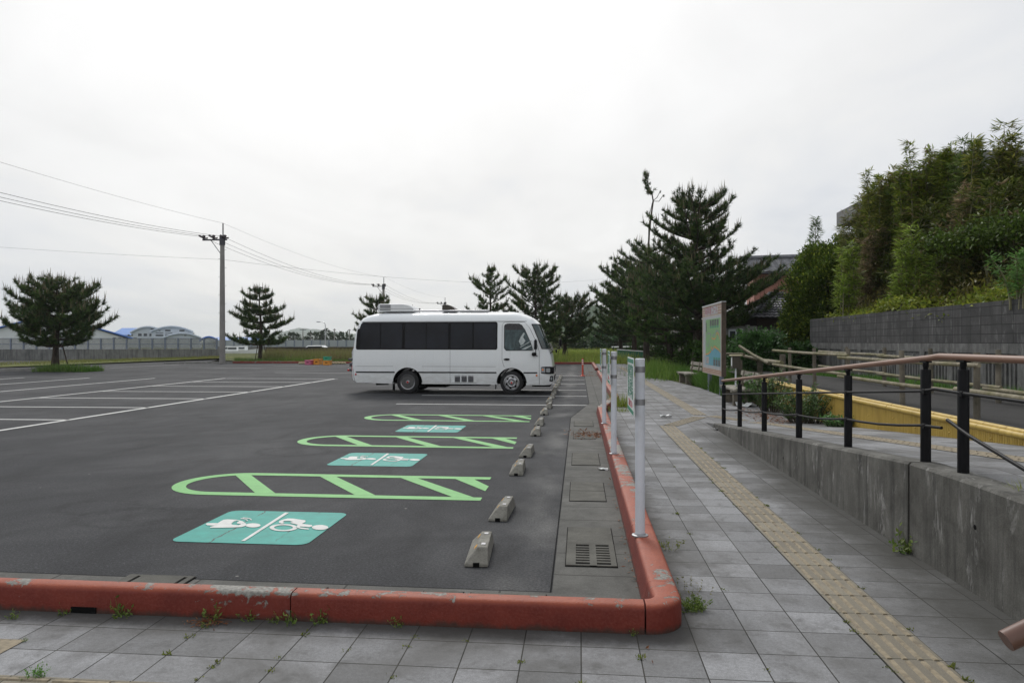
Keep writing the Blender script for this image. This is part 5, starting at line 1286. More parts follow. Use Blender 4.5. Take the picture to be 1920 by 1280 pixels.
def tiled(name, corners, nu, nv, mat, parent, amp=.05):
    """a tiled roof slope: eave-left, eave-right, ridge-right, ridge-left; waves across and steps up the slope."""
    el, er, rr, rl = [Vector(c) for c in corners]; n = (er-el).cross(rl-el if (rl-el).length > .1 else rr-el).normalized()
    if n.z < 0: n = -n
    b = MB(); vs = []; rows = nv*2; cols = nu*4
    for i in range(rows+1):
        f = (i//2+(i % 2)*.999)/nv if i < rows else 1; f = min(f, 1)
        for j in range(cols+1):
            u = j/cols; p = el+(er-el)*u; q = rl+(rr-rl)*u
            vs.append(p+(q-p)*f+n*(amp*(.5+.5*math.cos(2*math.pi*j/4))*.8+(amp*.9 if i % 2 == 0 else 0)))
    fs = [(i*(cols+1)+j, i*(cols+1)+j+1, (i+1)*(cols+1)+j+1, (i+1)*(cols+1)+j) for i in range(rows) for j in range(cols)]
    b.add(vs, fs); return b.build(name, mat, parent, smooth=30)
lh = thing('low_house', 'low grey house with a dark tiled hip roof behind the round bush', 'house', (10.3, 38.3, 0), rad(8))
w, d = 2.4, 2.6; ze, zr = 2.75, 4.0
for nm, c in (('roof_slope', ((-w, -d, ze), (w, -d, ze), (.4, 0, zr), (-.4, 0, zr))), ('roof_slope', ((w, -d, ze), (w, d, ze), (.4, 0, zr), (.4, 0, zr))), ('roof_slope', ((-w, d, ze), (-w, -d, ze), (-.4, 0, zr), (-.4, 0, zr))), ('roof_slope', ((w, d, ze), (-w, d, ze), (-.4, 0, zr), (.4, 0, zr)))):
    tiled(nm, c, 18, 9, M_KAWARA, lh)
for p, q in (((-w, -d, ze+.08), (-.4, 0, zr+.1)), ((w, -d, ze+.08), (.4, 0, zr+.1)), ((-.4, 0, zr+.12), (.4, 0, zr+.12))):
    b = MB(); b.tube([p, q], .1, 8); b.build('ridge_tiles', M_KAWARA, lh)
b = MB(); b.box2((-w+.5, -d+.5, 0), (w-.5, d-.5, ze)); b.build('wall', M_DARKW, lh, smooth=0)
b = MB(); b.extr([(-d-1.1, 1.95), (-d+.55, 2.35), (-d+.55, 2.25), (-d-1.1, 1.85)], 0, -w+.1, w+.6); b.build('lean_to_roof', M_MOSSR, lh, smooth=0)
b = MB(); b.box2((-w+.3, -d-.7, 0), (w+.3, -d+.45, 1.95)); b.build('lean_to_wall', M_GREYW, lh, smooth=0)
b = MB(); b.tube([(-w+.0, -d-1.15, 1.86), (w+.6, -d-1.15, 1.86)], .05, 8); b.build('gutter', M_DGREY, lh)
b = MB(); b.box2((-w-1.3, -d-.3, 0), (-w+.2, d-1, 2.35)); b.build('annex_wall', M_GREYW, lh, smooth=0)
b = MB(); b.box2((-w-1.2, -d-.36, .35), (-w-.5, -d-.30, 2.2)); dr = b.build('sliding_door', M_PALEW, lh, smooth=0)
for k in range(2):
    b = MB(); b.box2((-w-1.15+.34*k, -d-.375, .5), (-w-.89+.34*k, -d-.361, 2.1)); b.build('door_pane', M_WIN, dr, smooth=0)
b = MB(); b.box2((-w-.38, -d-.5, 0), (-w-.22, -d-.31, 2.4)); b.build('corner_post', M_GREYW, lh, smooth=0)
# pink house
M_KAWARA2 = m_tile('pale_roof_tile', (.11, .115, .125), (.23, .235, .25), 1, 1)  # tile colour lightened to stand in for sky reflected on the roof
ph = thing('pink_house', 'two storey pink house with dark tiled roof behind the broadleaf tree', 'house', (16.0, 49.5, 0), rad(-10))
X0_, X1_, Y0_, Y1_ = -4.2, 8.0, -2.2, 7.0
b = MB(); b.box2((X0_, Y0_, 0), (X1_, Y1_, 6.1)); b.build('wall', M_PINKW, ph, smooth=0)
b = MB(); b.box2((-1.2, Y0_-.03, 4.3), (.35, Y0_, 5.95)); b.build('upper_cladding', M_PINKL, ph, smooth=0)
b = MB(); b.box2((-1.2, Y0_-.1, 5.2), (.4, Y0_-.031, 5.32)); b.build('string_course', M_PINKL, ph, smooth=0)
tiled('roof_slope', ((X0_-.7, Y0_-.8, 6.1), (X1_+.6, Y0_-.8, 6.1), (X1_+.6, 2.4, 7.5), (X0_-.7, 2.4, 7.5)), 26, 12, M_KAWARA2, ph); tiled('roof_slope', ((X1_+.6, Y1_+.8, 6.1), (X0_-.7, Y1_+.8, 6.1), (X0_-.7, 2.4, 7.5), (X1_+.6, 2.4, 7.5)), 26, 12, M_KAWARA2, ph)
for x in (X0_-.7, 1.6): b = MB(); b.tube([(x, Y0_-.85, 6.2), (x, 2.4, 7.65)], .12, 8); b.build('verge_tiles', M_KAWARA2, ph)
b = MB(); b.tube([(X0_-.75, 2.4, 7.65), (X1_+.7, 2.4, 7.65)], .16, 8); b.build('ridge_tiles', M_KAWARA2, ph)
b = MB(); b.tube([(X0_-.7, Y0_-.85, 6.02), (X1_, Y0_-.85, 6.02)], .07, 8); b.tube([(.42, Y0_-.8, 6.0), (.42, Y0_-.1, 5.85), (.42, Y0_-.1, .1)], .05, 8); b.build('gutter', M_DGREY, ph)
b = MB(); b.box2((-1.05, Y0_-.06, 3.6), (.28, Y0_-.032, 4.22)); wn = b.build('window', M_WIN, ph, smooth=0)
b = MB(); b.box2((-.35, Y0_-.09, 3.6), (.2, Y0_-.061, 4.2)); b.build('shutter', M_DGREY, wn, smooth=0)
# building on the hill behind the bamboo
hb = thing('hill_building', 'flat roofed grey building showing above the bamboo', 'building', (15.3, 43.4, 0))
b = MB(); b.box2((0, -13.2, 8.45), (9, .6, 9.28)); b.build('roof_slab', M_BLDGC, hb, smooth=0)
b = MB(); b.box2((1.2, -12.5, 1), (8.5, .0, 8.45)); b.build('wall', M_BLDGC, hb, smooth=0)
for k in range(4): b = MB(); b.box2((1.17, -11.5+3*k, 6.4), (1.2, -9.6+3*k, 7.9)); b.build('window', M_WIN, hb, smooth=0)
# dark house and green net frame at the end of the path
dh = thing('dark_house', 'dark grey weathered house glimpsed between the pine trunks', 'house', (12.2, 84, 0))
b = MB(); b.box2((-3.5, -3, 0), (9, 3, 2.6)); b.build('wall', M_POSTW, dh, smooth=0)
b = MB(); b.extr([(-4, 2.5), (0, 4.2), (4, 2.5), (4, 2.35), (0, 4.0), (-4, 2.35)], 0, -4.2, 9.5); b.build('roof', M_MOSSR, dh, smooth=0)
b = MB()
for k in range(4): b.box2((-3.2+.9*k, -3.06, .4), (-2.75+.9*k, -3.01, 2.3))
b.build('shutters', M_GREYW, dh, smooth=0)
nf = thing('net_frame', 'low white pipe frame with green netting at the path end', 'fence', (4.1, 55, 0)); M_NET = meshmat('green_net', (.03, .16, .1), .75)
b = MB(); b.tube([(-1.2, 0, 0), (-1.2, 0, 1.0), (1.0, -.6, .85), (1.0, -.6, 0)], .04, 8); b.build('pipe', M_PANW, nf)
b = MB(); b.add([(-1.2, 0, .02), (1.0, -.6, .02), (1.0, -.6, .83), (-1.2, 0, .98)], [(0, 1, 2, 3)]); b.build('net', M_NET, nf, smooth=0)
gp = thing('pipe_barrier', 'white pipe barrier beyond the green net frame', 'fence', (5.2, 80, 0))
b = MB(); b.tube([(-1.6, 0, 1.0), (3.5, -.5, 1.12)], .07, 8); b.build('rail', M_PANW, gp)
for x in (-1.4, .8, 3.2): b = MB(); b.tube([(x, -.1, 0), (x, -.1, 1.05)], .06, 8); b.build('post', M_DGREY, gp)
# ------------------------------------------------------------------ trees and plants
def lerp_prof(T, t): return interp(T, t)
def pine(label, x, y, H, prof, hb, whorls, per, rise=.35, lean=(0, 0), tr=.16, tuft=.20, tpm=7.0, needles=16, nw=.016, seed=1, z0=0.0, group=None, dark=1.0, candles=.35, stakes=0, extra=None, squash=1.0, light=0.0, bare=.35, limbs=()):
    """a black pine: tapered trunk, whorls of limbs whose length follows prof(height fraction), needle tufts along the outer twigs."""
    global NR
    R_ = random.Random(seed); NR = np.random.default_rng(seed)
    r = thing('pine_tree', label, 'tree', (x, y, z0), 0, group)
    wood = MB(); n = 9; tp = []
    for k in range(n+1):
        f = k/n; tp.append(Vector((lean[0]*f**1.2+.06*math.sin(f*7+seed), lean[1]*f**1.2+.06*math.cos(f*5+seed), H*.97*f)))
    wood.tube([tp[0]-Vector((0, 0, .15))]+tp, [tr*1.35]+[max(.02, tr*(1.12-f/n)) for f in range(n+1)], 10)
    def tat(f):
        k = min(n-1, int(f*n)); u = f*n-k; return tp[k].lerp(tp[k+1], u)
    TC, TD, TS = [], [], []
    SP = [(f_, a_, l_, u_) for f_, a_, l_, u_ in limbs]
    for wv in range(whorls):
        fh = hb+(1-hb)*(wv+.3*R_.random())/whorls
        hf = (fh-hb)/(1-hb); a0 = R_.random()*6.28
        for k in range(per):
            L = lerp_prof(prof, hf)*(.64+.6*R_.random())
            if L < .12 or R_.random() < .10: continue
            SP.append((min(.985, fh+.02*R_.random()), a0+2*math.pi*(k+.35*R_.random())/per, L, rise*(.6+.8*R_.random())*(.4+.9*hf)))
    for fh_, az, L, up in SP:
        if True:
            base = tat(fh_); d = Vector((math.cos(az), math.sin(az)*squash, 0))
            pts = []; m = 7; wob = R_.uniform(-.25, .25)
            for i in range(m+1):
                u = i/m; p = base+d*L*u+Vector((-d.y, d.x, 0))*wob*L*u*u+Vector((0, 0, L*(up*u+.32*(u-.45)*u*u-.10*u*(1-u)))); pts.append(p)
            wood.tube(pts, [max(.006, tr*.24*min(1, L/1.2)*(1.05-.95*i/m)) for i in range(m+1)], 6)
            nt = max(4, int(L*tpm*1.05))
            for q in range(nt):
                u = bare+(1-bare)*(q+R_.random())/nt; i = min(m-1, int(u*m)); p = pts[i].lerp(pts[i+1], u*m-i)
                dd = (pts[i+1]-pts[i]).normalized(); side = Vector((-dd.y, dd.x, 0))*R_.choice((-1, 1))
                tl = (.22+.42*L*.5*(1-u)+.14*R_.random())*(.6+.7*R_.random())
                td = (dd*.7+side*(.4+.9*R_.random())+Vector((0, 0, .15+.4*R_.random()))).normalized()
                if u > .93: td = (dd+Vector((0, 0, .35))).normalized(); tl *= .5
                e = p+td*tl; wood.tube([p, e], [.009, .005], 4, cap=False)
                nn = max(1, int(tl/.13))
                for j in range(nn):
                    TC.append(p+td*tl*(j+1)/nn); TD.append((td+Vector((0, 0, .35*(j+1)/nn))).normalized()); TS.append(1.0 if j == nn-1 else .85)
    for k in range(0 if extra else int(10*H/5)):  # leader tufts
        f = .9+.1*k/(10*H/5); TC.append(tat(min(1, f))); TD.append(Vector((R_.uniform(-.4, .4), R_.uniform(-.4, .4), 1)).normalized()); TS.append(.9)
    if extra: extra(wood, TC, TD, TS, R_)
    needles = int(needles*1.5); nw *= 1.2
    TC, TD, TS = np.array([tuple(v) for v in TC]), np.array([tuple(v) for v in TD]), np.array(TS)
    N = len(TC); c = np.repeat(TC, needles, 0); d = np.repeat(TD, needles, 0)
    d = unit(d*.75+unit(NR.normal(size=d.shape))*.85); c = c-np.repeat(TD, needles, 0)*NR.random((N*needles, 1))*tuft*.55
    L = tuft*np.repeat(TS, needles)*(.75+.5*NR.random(N*needles)); Wd = nw*(.8+.5*NR.random(N*needles))
    V = needle_faces(c, d, L, Wd)
    per_t = NR.random((N, 1)); base = np.array([.024, .058, .014])*(1-per_t**1.5)+np.array([.10, .165, .036])*per_t**1.5
    base = np.repeat(base*dark*(1+light*NR.random((N, 1))), needles, 0)*(1+NR.normal(size=(N*needles, 1))*.22)
    brown = NR.random(N*needles) < .03; base[brown] = np.array([.10, .062, .03])
    cols = [np.clip(base, .003, 1)]; VV = [V]
    # candles: pale upright spring shoots
    sel = NR.random(N) < candles*np.clip((TC[:, 2]/H-.25)*1.4, .1, 1); cc = TC[sel]; m_ = len(cc)
    if m_:
        for rep in range(2):
            dd = unit(np.array([0, 0, 1.0])+NR.normal(size=(m_, 3))*.12); hL = tuft*(1.1+1.2*NR.random(m_))
            VV.append(needle_faces(cc+NR.normal(size=(m_, 3))*.03, dd, hL*1.15, np.full(m_, max(nw*1.7, .036)))); cols.append(colmix(m_, (.10, .085, .045), (.19, .16, .095)))
    wood.build('trunk', M_BARK, r, smooth=60)
    soup('crown', M_NEEDLE, np.concatenate(VV), 3, np.concatenate(cols), r)
    if stakes:
        for k in range(stakes):
            a = 2.1*k+.6; b = MB(); b.tube([(.62*math.cos(a), .5*math.sin(a), 0), (.26*math.cos(a), .2*math.sin(a), 1.45)], .035, 6); b.build('stake', M_STAKE, r)
        b = MB(); b.box2((-.5, -.24, 1.28), (.5, -.17, 1.36)); b.build('stake_crossbar', M_STAKE, r, smooth=0)
    return r
WIDE = [(0, 1.8), (.12, 2.4), (.35, 2.45), (.6, 2.2), (.8, 1.7), (.95, .8), (1, .3)]
CONE = [(0, 2.5), (.1, 2.4), (.3, 2.25), (.5, 1.75), (.7, 1.2), (.88, .7), (1, .25)]
p = gr(107, 694); pine('wide spreading pine on the grassy island, leftmost tree', p.x, p.y, 4.95, WIDE, .27, 11, 8, .26, tr=.17, tuft=.24, tpm=6, needles=15, nw=.026, seed=3, stakes=3, candles=.5, group='pines round the lot')
p = gr(488, 677.5); pine('tidy conical pine with level tiers, right of the tall pole', p.x, p.y, 6.2, CONE, .20, 8, 8, .16, tr=.17, tuft=.26, tpm=6.5, needles=15, nw=.032, seed=5, stakes=3, candles=.4, group='pines round the lot')
p = at(705, 641, 70); pine('small pine whose top shows above the coach rear', p.x, p.y, 6.1, [(0, 1.9), (.4, 1.9), (.75, 1.4), (1, .4)], .2, 7, 7, .3, tr=.15, tuft=.27, tpm=6, needles=13, nw=.036, seed=8, candles=.5, group='pines round the lot')
p = at(921, 641, 58); pine('slim open pine with a long leader, left of three behind the coach', p.x, p.y, 7.9, [(0, 1.9), (.3, 2.2), (.5, 1.7), (.7, 1.55), (.82, .7), (.9, .2), (1, .12)], .18, 10, 6, .42, tr=.14, tuft=.25, tpm=5, needles=13, nw=.03, seed=13, candles=.3, group='pines round the lot')
p = at(1003, 641, 57); pine('tallest bushy pine above the coach nose', p.x, p.y, 7.6, [(0, 2.2), (.2, 2.7), (.45, 2.5), (.7, 2.0), (.88, 1.3), (1, .5)], .16, 10, 7, .42, tr=.17, tuft=.25, tpm=6, needles=14, nw=.03, seed=17, candles=.45, group='pines round the lot')
p = gr(1056, 674.5); pine('leaning pine with stakes by the far kerb, right of the coach nose', p.x, p.y, 5.6, [(0, 1.6), (.15, 2.6), (.4, 2.6), (.65, 2.2), (.85, 1.4), (1, .6)], .26, 9, 7, .25, lean=(1.1, .0), tr=.17, tuft=.25, tpm=6.5, needles=14, nw=.03, seed=21, stakes=3, candles=.5, group='pines round the lot')
# the big group beside the path
BIG = [(0, 2.6), (.10, 3.6), (.25, 4.0), (.40, 3.3), (.50, 1.7), (.60, 2.2), (.78, 2.0), (.92, 1.3), (1, .6)]
p = gr(1307, 701); pine('biggest dense pine right behind the map board', p.x, p.y, 8.7, BIG, .24, 10, 9, .36, lean=(-.1, 0), tr=.25, tuft=.21, tpm=8.0, needles=18, nw=.02, seed=31, candles=.6, group='pines beside the path', bare=.25, limbs=[(.30, .05, 4.1, .10), (.33, -.35, 4.0, .16), (.37, .35, 3.9, .2), (.40, -.05, 4.0, .28), (.42, -.5, 3.6, .30), (.46, .2, 3.5, .36), (.36, -.75, 3.6, .15), (.31, .6, 3.8, .1), (.44, .5, 3.3, .34)])
p = gr(1262, 693); pine('leaning pine with pale new shoots, in front of the scraggly one', p.x, p.y, 5.4, [(0, 1.6), (.2, 2.5), (.5, 2.5), (.75, 1.9), (.92, 1.2), (1, .5)], .26, 9, 7, .30, lean=(-1.3, -.4), tr=.2, tuft=.22, tpm=7.5, needles=17, nw=.022, seed=37, candles=.85, light=1.3, group='pines beside the path', bare=.3)
def spire(wood, TC, TD, TS, R_):
    pts = [Vector((.1, 0, 7.6)), Vector((.15, 0, 8.7)), Vector((.28, 0, 9.7)), (Vector((.40, .05, 10.5))), Vector((.31, 0, 11.0)), Vector((.02, 0, 11.25)), Vector((-.14, 0, 11.6)), Vector((-.08, 0, 12.35))]
    wood.tube(pts, [.06, .055, .05, .045, .04, .035, .03, .015], 6)
    for k in range(46):
        u = k/45; q = pts[4].lerp(pts[5], min(1, u*3)) if u < .33 else pts[5].lerp(pts[7], (u-.33)/.67)
        TC.append(q+Vector((R_.gauss(0, .10), R_.gauss(0, .1), R_.gauss(0, .08)))); TD.append(Vector((R_.gauss(0, .6), R_.gauss(0, .6), .6)).normalized()); TS.append(.95)
    for s_, z_ in ((.55, 10.85), (.75, 10.6), (-.3, 9.6)):
        wood.tube([Vector((.36, 0, 10.5)), Vector((.3+s_*.6, 0, z_-.12)), Vector((.3+s_, 0, z_+.3))], .022, 5)
        TC.append(Vector((.3+s_, 0, z_+.25))); TD.append(Vector((0, 0, 1))); TS.append(.6)
p = at(1213, 641, 45); pine('tall scraggly pine with a bare crooked leader', p.x, p.y, 9.2, [(0, 2.8), (.2, 3.1), (.45, 2.7), (.58, 2.3), (.68, 2.5), (.74, .6), (.78, .08), (1, .05)], .24, 13, 6, .2, lean=(.15, 0), tr=.2, tuft=.23, tpm=5.5, needles=15, nw=.026, seed=41, candles=.4, group='pines beside the path', extra=spire)
p = at(1190, 641, 56); pine('dark pine farther along the path, behind the scraggly one', p.x, p.y, 8.0, [(0, 2.8), (.2, 3.3), (.5, 2.8), (.75, 1.9), (.9, 1.1), (1, .4)], .26, 9, 7, .3, lean=(-.3, 0), tr=.2, tuft=.26, tpm=6, needles=14, nw=.032, seed=43, candles=.4, group='pines beside the path')
p = at(1165, 641, 66); pine('farthest pine of the path row, left of the others', p.x, p.y, 6.4, [(0, 2.8), (.3, 3.0), (.6, 2.4), (.85, 1.4), (1, .5)], .24, 8, 7, .3, tr=.2, tuft=.28, tpm=5.5, needles=13, nw=.036, seed=47, candles=.4, group='pines beside the path')

# broadleaf tree: leaf clumps on an uneven egg
def leafy(name, label, cat, x, y, z0, rx, ry, zc, rz_, nclump, per, L, Wd, ca, cb, seed, trunk=True, group=None, spike=None, kind=None, tips=None, inner=.35):
    global NR
    NR = np.random.default_rng(seed); R_ = random.Random(seed); r = thing(name, label, cat, (x, y, z0), 0, group)
    dirs = unit(NR.normal(size=(nclump, 3))); nz = np.array([mnoise.noise(Vector(v)*2.1+Vector((seed, 0, 0))) for v in dirs])
    rad_ = (1+.30*nz)*(1-inner*NR.random(nclump)**2.2); P = dirs*rad_[:, None]*np.array([rx, ry, rz_])+np.array([0, 0, zc])
    P = P[P[:, 2] > .05]; n = len(P); c = np.repeat(P, per, 0); o = np.repeat(unit(P-np.array([0, 0, zc])), per, 0)
    s = .16*(rx/1.6)**.4; c = c+NR.normal(size=c.shape)*s*.75; d = unit(o*.8+NR.normal(size=c.shape)*.75+np.array([0, 0, .35]))
    V = leaf_faces(c, d, L*(.7+.6*NR.random(n*per)), Wd*(.7+.6*NR.random(n*per)), up=np.array([0, 0, 1.0]))
    t = np.repeat(NR.random((n, 1)), per, 0)*.6+.4*NR.random((n*per, 1)); col = np.array(ca)*(1-t)+np.array(cb)*t
    if tips is not None:
        k = NR.random(n*per) < .18; col[k] = np.array(tips)*(.7+.6*NR.random((k.sum(), 1)))
    wood = MB()
    wood.tube([(0, 0, -.15), (.05, 0, zc*.5), (0, 0, zc+rz_*.5)], [.14*rx/1.6, .11*rx/1.6, .03], 8)
    for k in range(14):
        q = Vector(P[int(R_.random()*n)])*.85; q.z = max(.2, q.z); wood.tube([(0, 0, max(.1, q.z*.4)), (q.x*.5, q.y*.5, q.z*.75), q], [.05*rx/1.6, .03*rx/1.6, .008], 5)
    wood.build('trunk' if trunk else 'stems', M_TWIG, r, smooth=60)
    soup('crown' if trunk else 'foliage', M_LEAF, V, 4, np.clip(col*(1+NR.normal(size=col.shape[:1]+(1,))*.15), .003, 1), r)
    return r
p = at(1552, 641, 30.8); leafy('broadleaf_tree', 'dense rounded broadleaf tree at the left end of the block wall', 'tree', p.x, p.y, 0, 1.75, 1.7, 3.0, 2.75, 1500, 46, .14, .07, (.042, .085, .012), (.13, .19, .024), 51, tips=(.25, .30, .04))
p = at(1422, 641, 26); leafy('bush', 'round leafy bush behind the collapsed log fence', 'bush', p.x, p.y, .3, 1.05, 1.0, .75, .85, 170, 34, .13, .10, (.03, .075, .02), (.08, .17, .05), 53, False)
for k_, (px, t_, w_, h_) in enumerate(((1278, 41, 1.5, 1.6), (1318, 36, 1.2, 1.4), (1350, 33, 1.3, 1.5), (1228, 62, 2.2, 1.8))):
    p = at(px, 641, t_); leafy('bush', ['dark green bush behind the plank fence, between two pine trunks', 'leafy bush just behind the biggest pine trunk', 'leafy bush behind the map board', 'dark bush in front of the weathered dark house'][k_], 'bush', p.x, p.y, 0, w_, w_*.8, h_*.55, h_*.6, 130, 30, .18, .11, (.03, .075, .015), (.09, .16, .035), 56+k_*3, False)
p = at(1500, 641, 26.5); leafy('bush', 'small dark bush at the wall end below the broadleaf tree', 'bush', p.x, p.y, .5, .55, .5, .45, .5, 70, 30, .14, .10, (.025, .06, .016), (.06, .13, .035), 55, False)
# shrubby weeds in front of the yellow fence
def weed(label, x, y, z0, h, w, n, seed, ca=(.05, .10, .03), cb=(.12, .20, .06), L=.09, Wd=.03, cat='shrub', name='weed_shrub', group=None):
    global NR
    NR = np.random.default_rng(seed); R_ = random.Random(seed); r = thing(name, label, cat, (x, y, z0), 0, group); st = MB(); C_, D_ = [], []
    for k in range(n):
        a = R_.random()*6.28; q = w*math.sqrt(R_.random()); hh = h*(.6+.5*R_.random())*(1-.35*q/max(w, .01)); b0 = Vector((q*.5*math.cos(a), q*.5*math.sin(a), 0)); b1 = Vector((q*math.cos(a)*1.05, q*math.sin(a)*1.05, hh)); m = (b0+b1)/2+Vector((0, 0, .06*h))
        st.tube([b0, m, b1], [.008, .006, .003], 4, cap=False)
        for j in range(int(16+hh*34)):
            u = .12+.88*R_.random(); pt = b0.lerp(m, u*2) if u < .5 else m.lerp(b1, u*2-1); C_.append(pt); aa = R_.random()*6.28; D_.append((math.cos(aa), math.sin(aa), .55))
    C_, D_ = np.array([tuple(v) for v in C_]), np.array(D_); N = len(C_)
    V = leaf_faces(C_, D_+NR.normal(size=D_.shape)*.25, L*(.6+.8*NR.random(N)), Wd*(.7+.6*NR.random(N)), up=np.array([0, 0, 1.0]))
    st.build('stems', M_TWIG, r, smooth=0); soup('foliage', M_LEAF, V, 4, colmix(N, ca, cb, .18), r); return r
weed('taller feathery green shrub at the far end of the yellow fence', 4.35, 16.6, 0, 1.05, .5, 46, 61); weed('feathery shrub beside the bench end', 4.25, 17.9, 0, .8, .45, 30, 62, (.05, .12, .035), (.11, .22, .06))
weed('rounded green shrub spilling over the ramp edge before the yellow fence', 4.45, 14.4, 0, .78, .62, 64, 63); weed('small green weed clump right at the foot of the yellow fence', 4.62, 13.1, .03, .32, .4, 30, 64, (.05, .13, .03), (.11, .24, .06))
weed('tall leafy weeds against the block wall, seen through the railing', 7.75, 10.2, .5, 1.15, .55, 34, 65, (.08, .19, .04), (.16, .30, .08), .2, .045)
weed('leafy weed by the log fence under the far block wall', 7.9, 12.4, .5, .6, .6, 26, 66, (.06, .14, .03), (.13, .25, .06), .15, .05)

# grass: many blades; sampled over an area
def grass(name, label, pts_fn, n, h, w, ca, cb, seed, lean=.35, cat='grass', zfn=None):
    global NR
    NR = np.random.default_rng(seed); P = pts_fn(n); n = len(P)
    if P.shape[1] == 2: P = np.concatenate([P, np.zeros((n, 1))], 1)
    d = unit(np.stack([NR.normal(size=n)*lean, NR.normal(size=n)*lean, np.ones(n)], 1))
    patch = np.array([mnoise.noise(Vector((q[0]*.45, q[1]*.45, seed))) for q in P]); hh = h*(.45+.75*NR.random(n))*(1+.55*patch)
    V = needle_faces(P-np.array([0, 0, .02]), d, hh, w*(.6+.8*NR.random(n)))
    t = np.clip(.5+.9*patch[:, None]+.3*NR.normal(size=(n, 1)), 0, 1); col = np.array(ca)*(1-t)+np.array(cb)*t
    o = soup(name, M_LEAF, V, 3, np.clip(col*(1+.15*NR.normal(size=(n, 1))), .003, 1)); return tag(o, label, cat, None, 'stuff')
def rect(x0, x1, y0, y1): return lambda n: np.stack([x0+(x1-x0)*NR.random(n), y0+(y1-y0)*NR.random(n)], 1)
def quad(a, b, c, d):
    a, b, c, d = [np.array(tuple(v)) for v in (a, b, c, d)]
    def f(n):
        u, v = NR.random((n, 1)), NR.random((n, 1)); return (a*(1-u)+b*u)*(1-v)+(d*(1-u)+c*u)*v
    return f
G0 = [at(px, 641, t) for px, t in ((492, 55), (700, 55), (700, 70), (500, 72))]
for g in G0: g.z = 0
grass('tall_grass', 'brownish tall grass field behind the far red kerb', quad(*G0), 15000, .95, .035, (.15, .19, .05), (.21, .17, .085), 71, .22)
G1 = [at(px, 641, t) for px, t in ((440, 54.5), (700, 53), (700, 55.5), (440, 57))]
for g in G1: g.z = 0
grass('grass', 'short green grass right behind the far red kerb', quad(*G1), 5000, .45, .03, (.08, .17, .025), (.15, .21, .05), 72)
grass('grass', 'bright green meadow past the end of the lot', rect(-5, 4.5, 51.3, 95), 22000, .75, .05, (.16, .25, .035), (.32, .36, .085), 73)
grass('grass', 'rough green grass under the pines beside the path', lambda n: np.stack([(lambda u: 4.35+u*4.4)(NR.random(n)**1.3), 19.5+30*NR.random(n)**1.2], 1)*np.array([[1, 1]]), 26000, .42, .022, (.045, .12, .016), (.12, .22, .045), 74)
grass('grass', 'taller grass round the trunk foot of the biggest pine and bench', lambda n: np.stack([4.2+1.8*NR.random(n), 24.5+7*NR.random(n)], 1), 9000, .62, .02, (.045, .125, .018), (.11, .21, .04), 75)
grass('grass', 'yellow green turf strip along the sea wall', quad((a0.x, a0.y, .06), (a2.x, a2.y, .27), tuple(at(415, 668, 61)), tuple(at(-60, 680, 61))), 7000, .16, .03, (.14, .17, .04), (.21, .20, .07), 76)
grass('grass', 'green grass below the block wall along the upper path', lambda n: np.stack([7.5+1.4*NR.random(n)**.6, 6+20*NR.random(n), np.full(n, .42)], 1), 6500, .30, .022, (.07, .17, .03), (.15, .28, .06), 77)
grass('grass', 'long dark grass round the map board legs', lambda n: np.stack([4.15+1.6*NR.random(n), 20.3+6.4*NR.random(n)], 1), 9000, .55, .02, (.04, .105, .014), (.10, .18, .035), 79)
grass('grass', 'light green grass clump leaning over the path edge beyond the far bench', lambda n: np.stack([3.75+.55*NR.normal(size=n), 33+1.5*NR.normal(size=n)], 1), 2600, .75, .022, (.07, .16, .02), (.17, .26, .05), 80)
p = gr(122, 696); px_, py_ = p.x, p.y
grass('grass', 'tufts of grass on the island round the wide pine', lambda n: np.stack([px_-1.2+3.0*NR.random(n), py_-.9+1.6*NR.random(n)], 1), 2200, .42, .03, (.06, .15, .02), (.14, .22, .05), 78)
sheet('bank_soil', [(4.85, 15.5), (7.6, 15.5), (8.95, 26.8), (40, 27), (40, 60), (4.4, 60), (4.2, 24), (4.35, 18.8)], .012, M_SOIL)
sheet('wall_foot_soil', [(7.5, -1), (8.99, -1), (8.99, 27), (7.0, 27), (7.3, 22), (7.5, 17)], .40, M_SOIL)

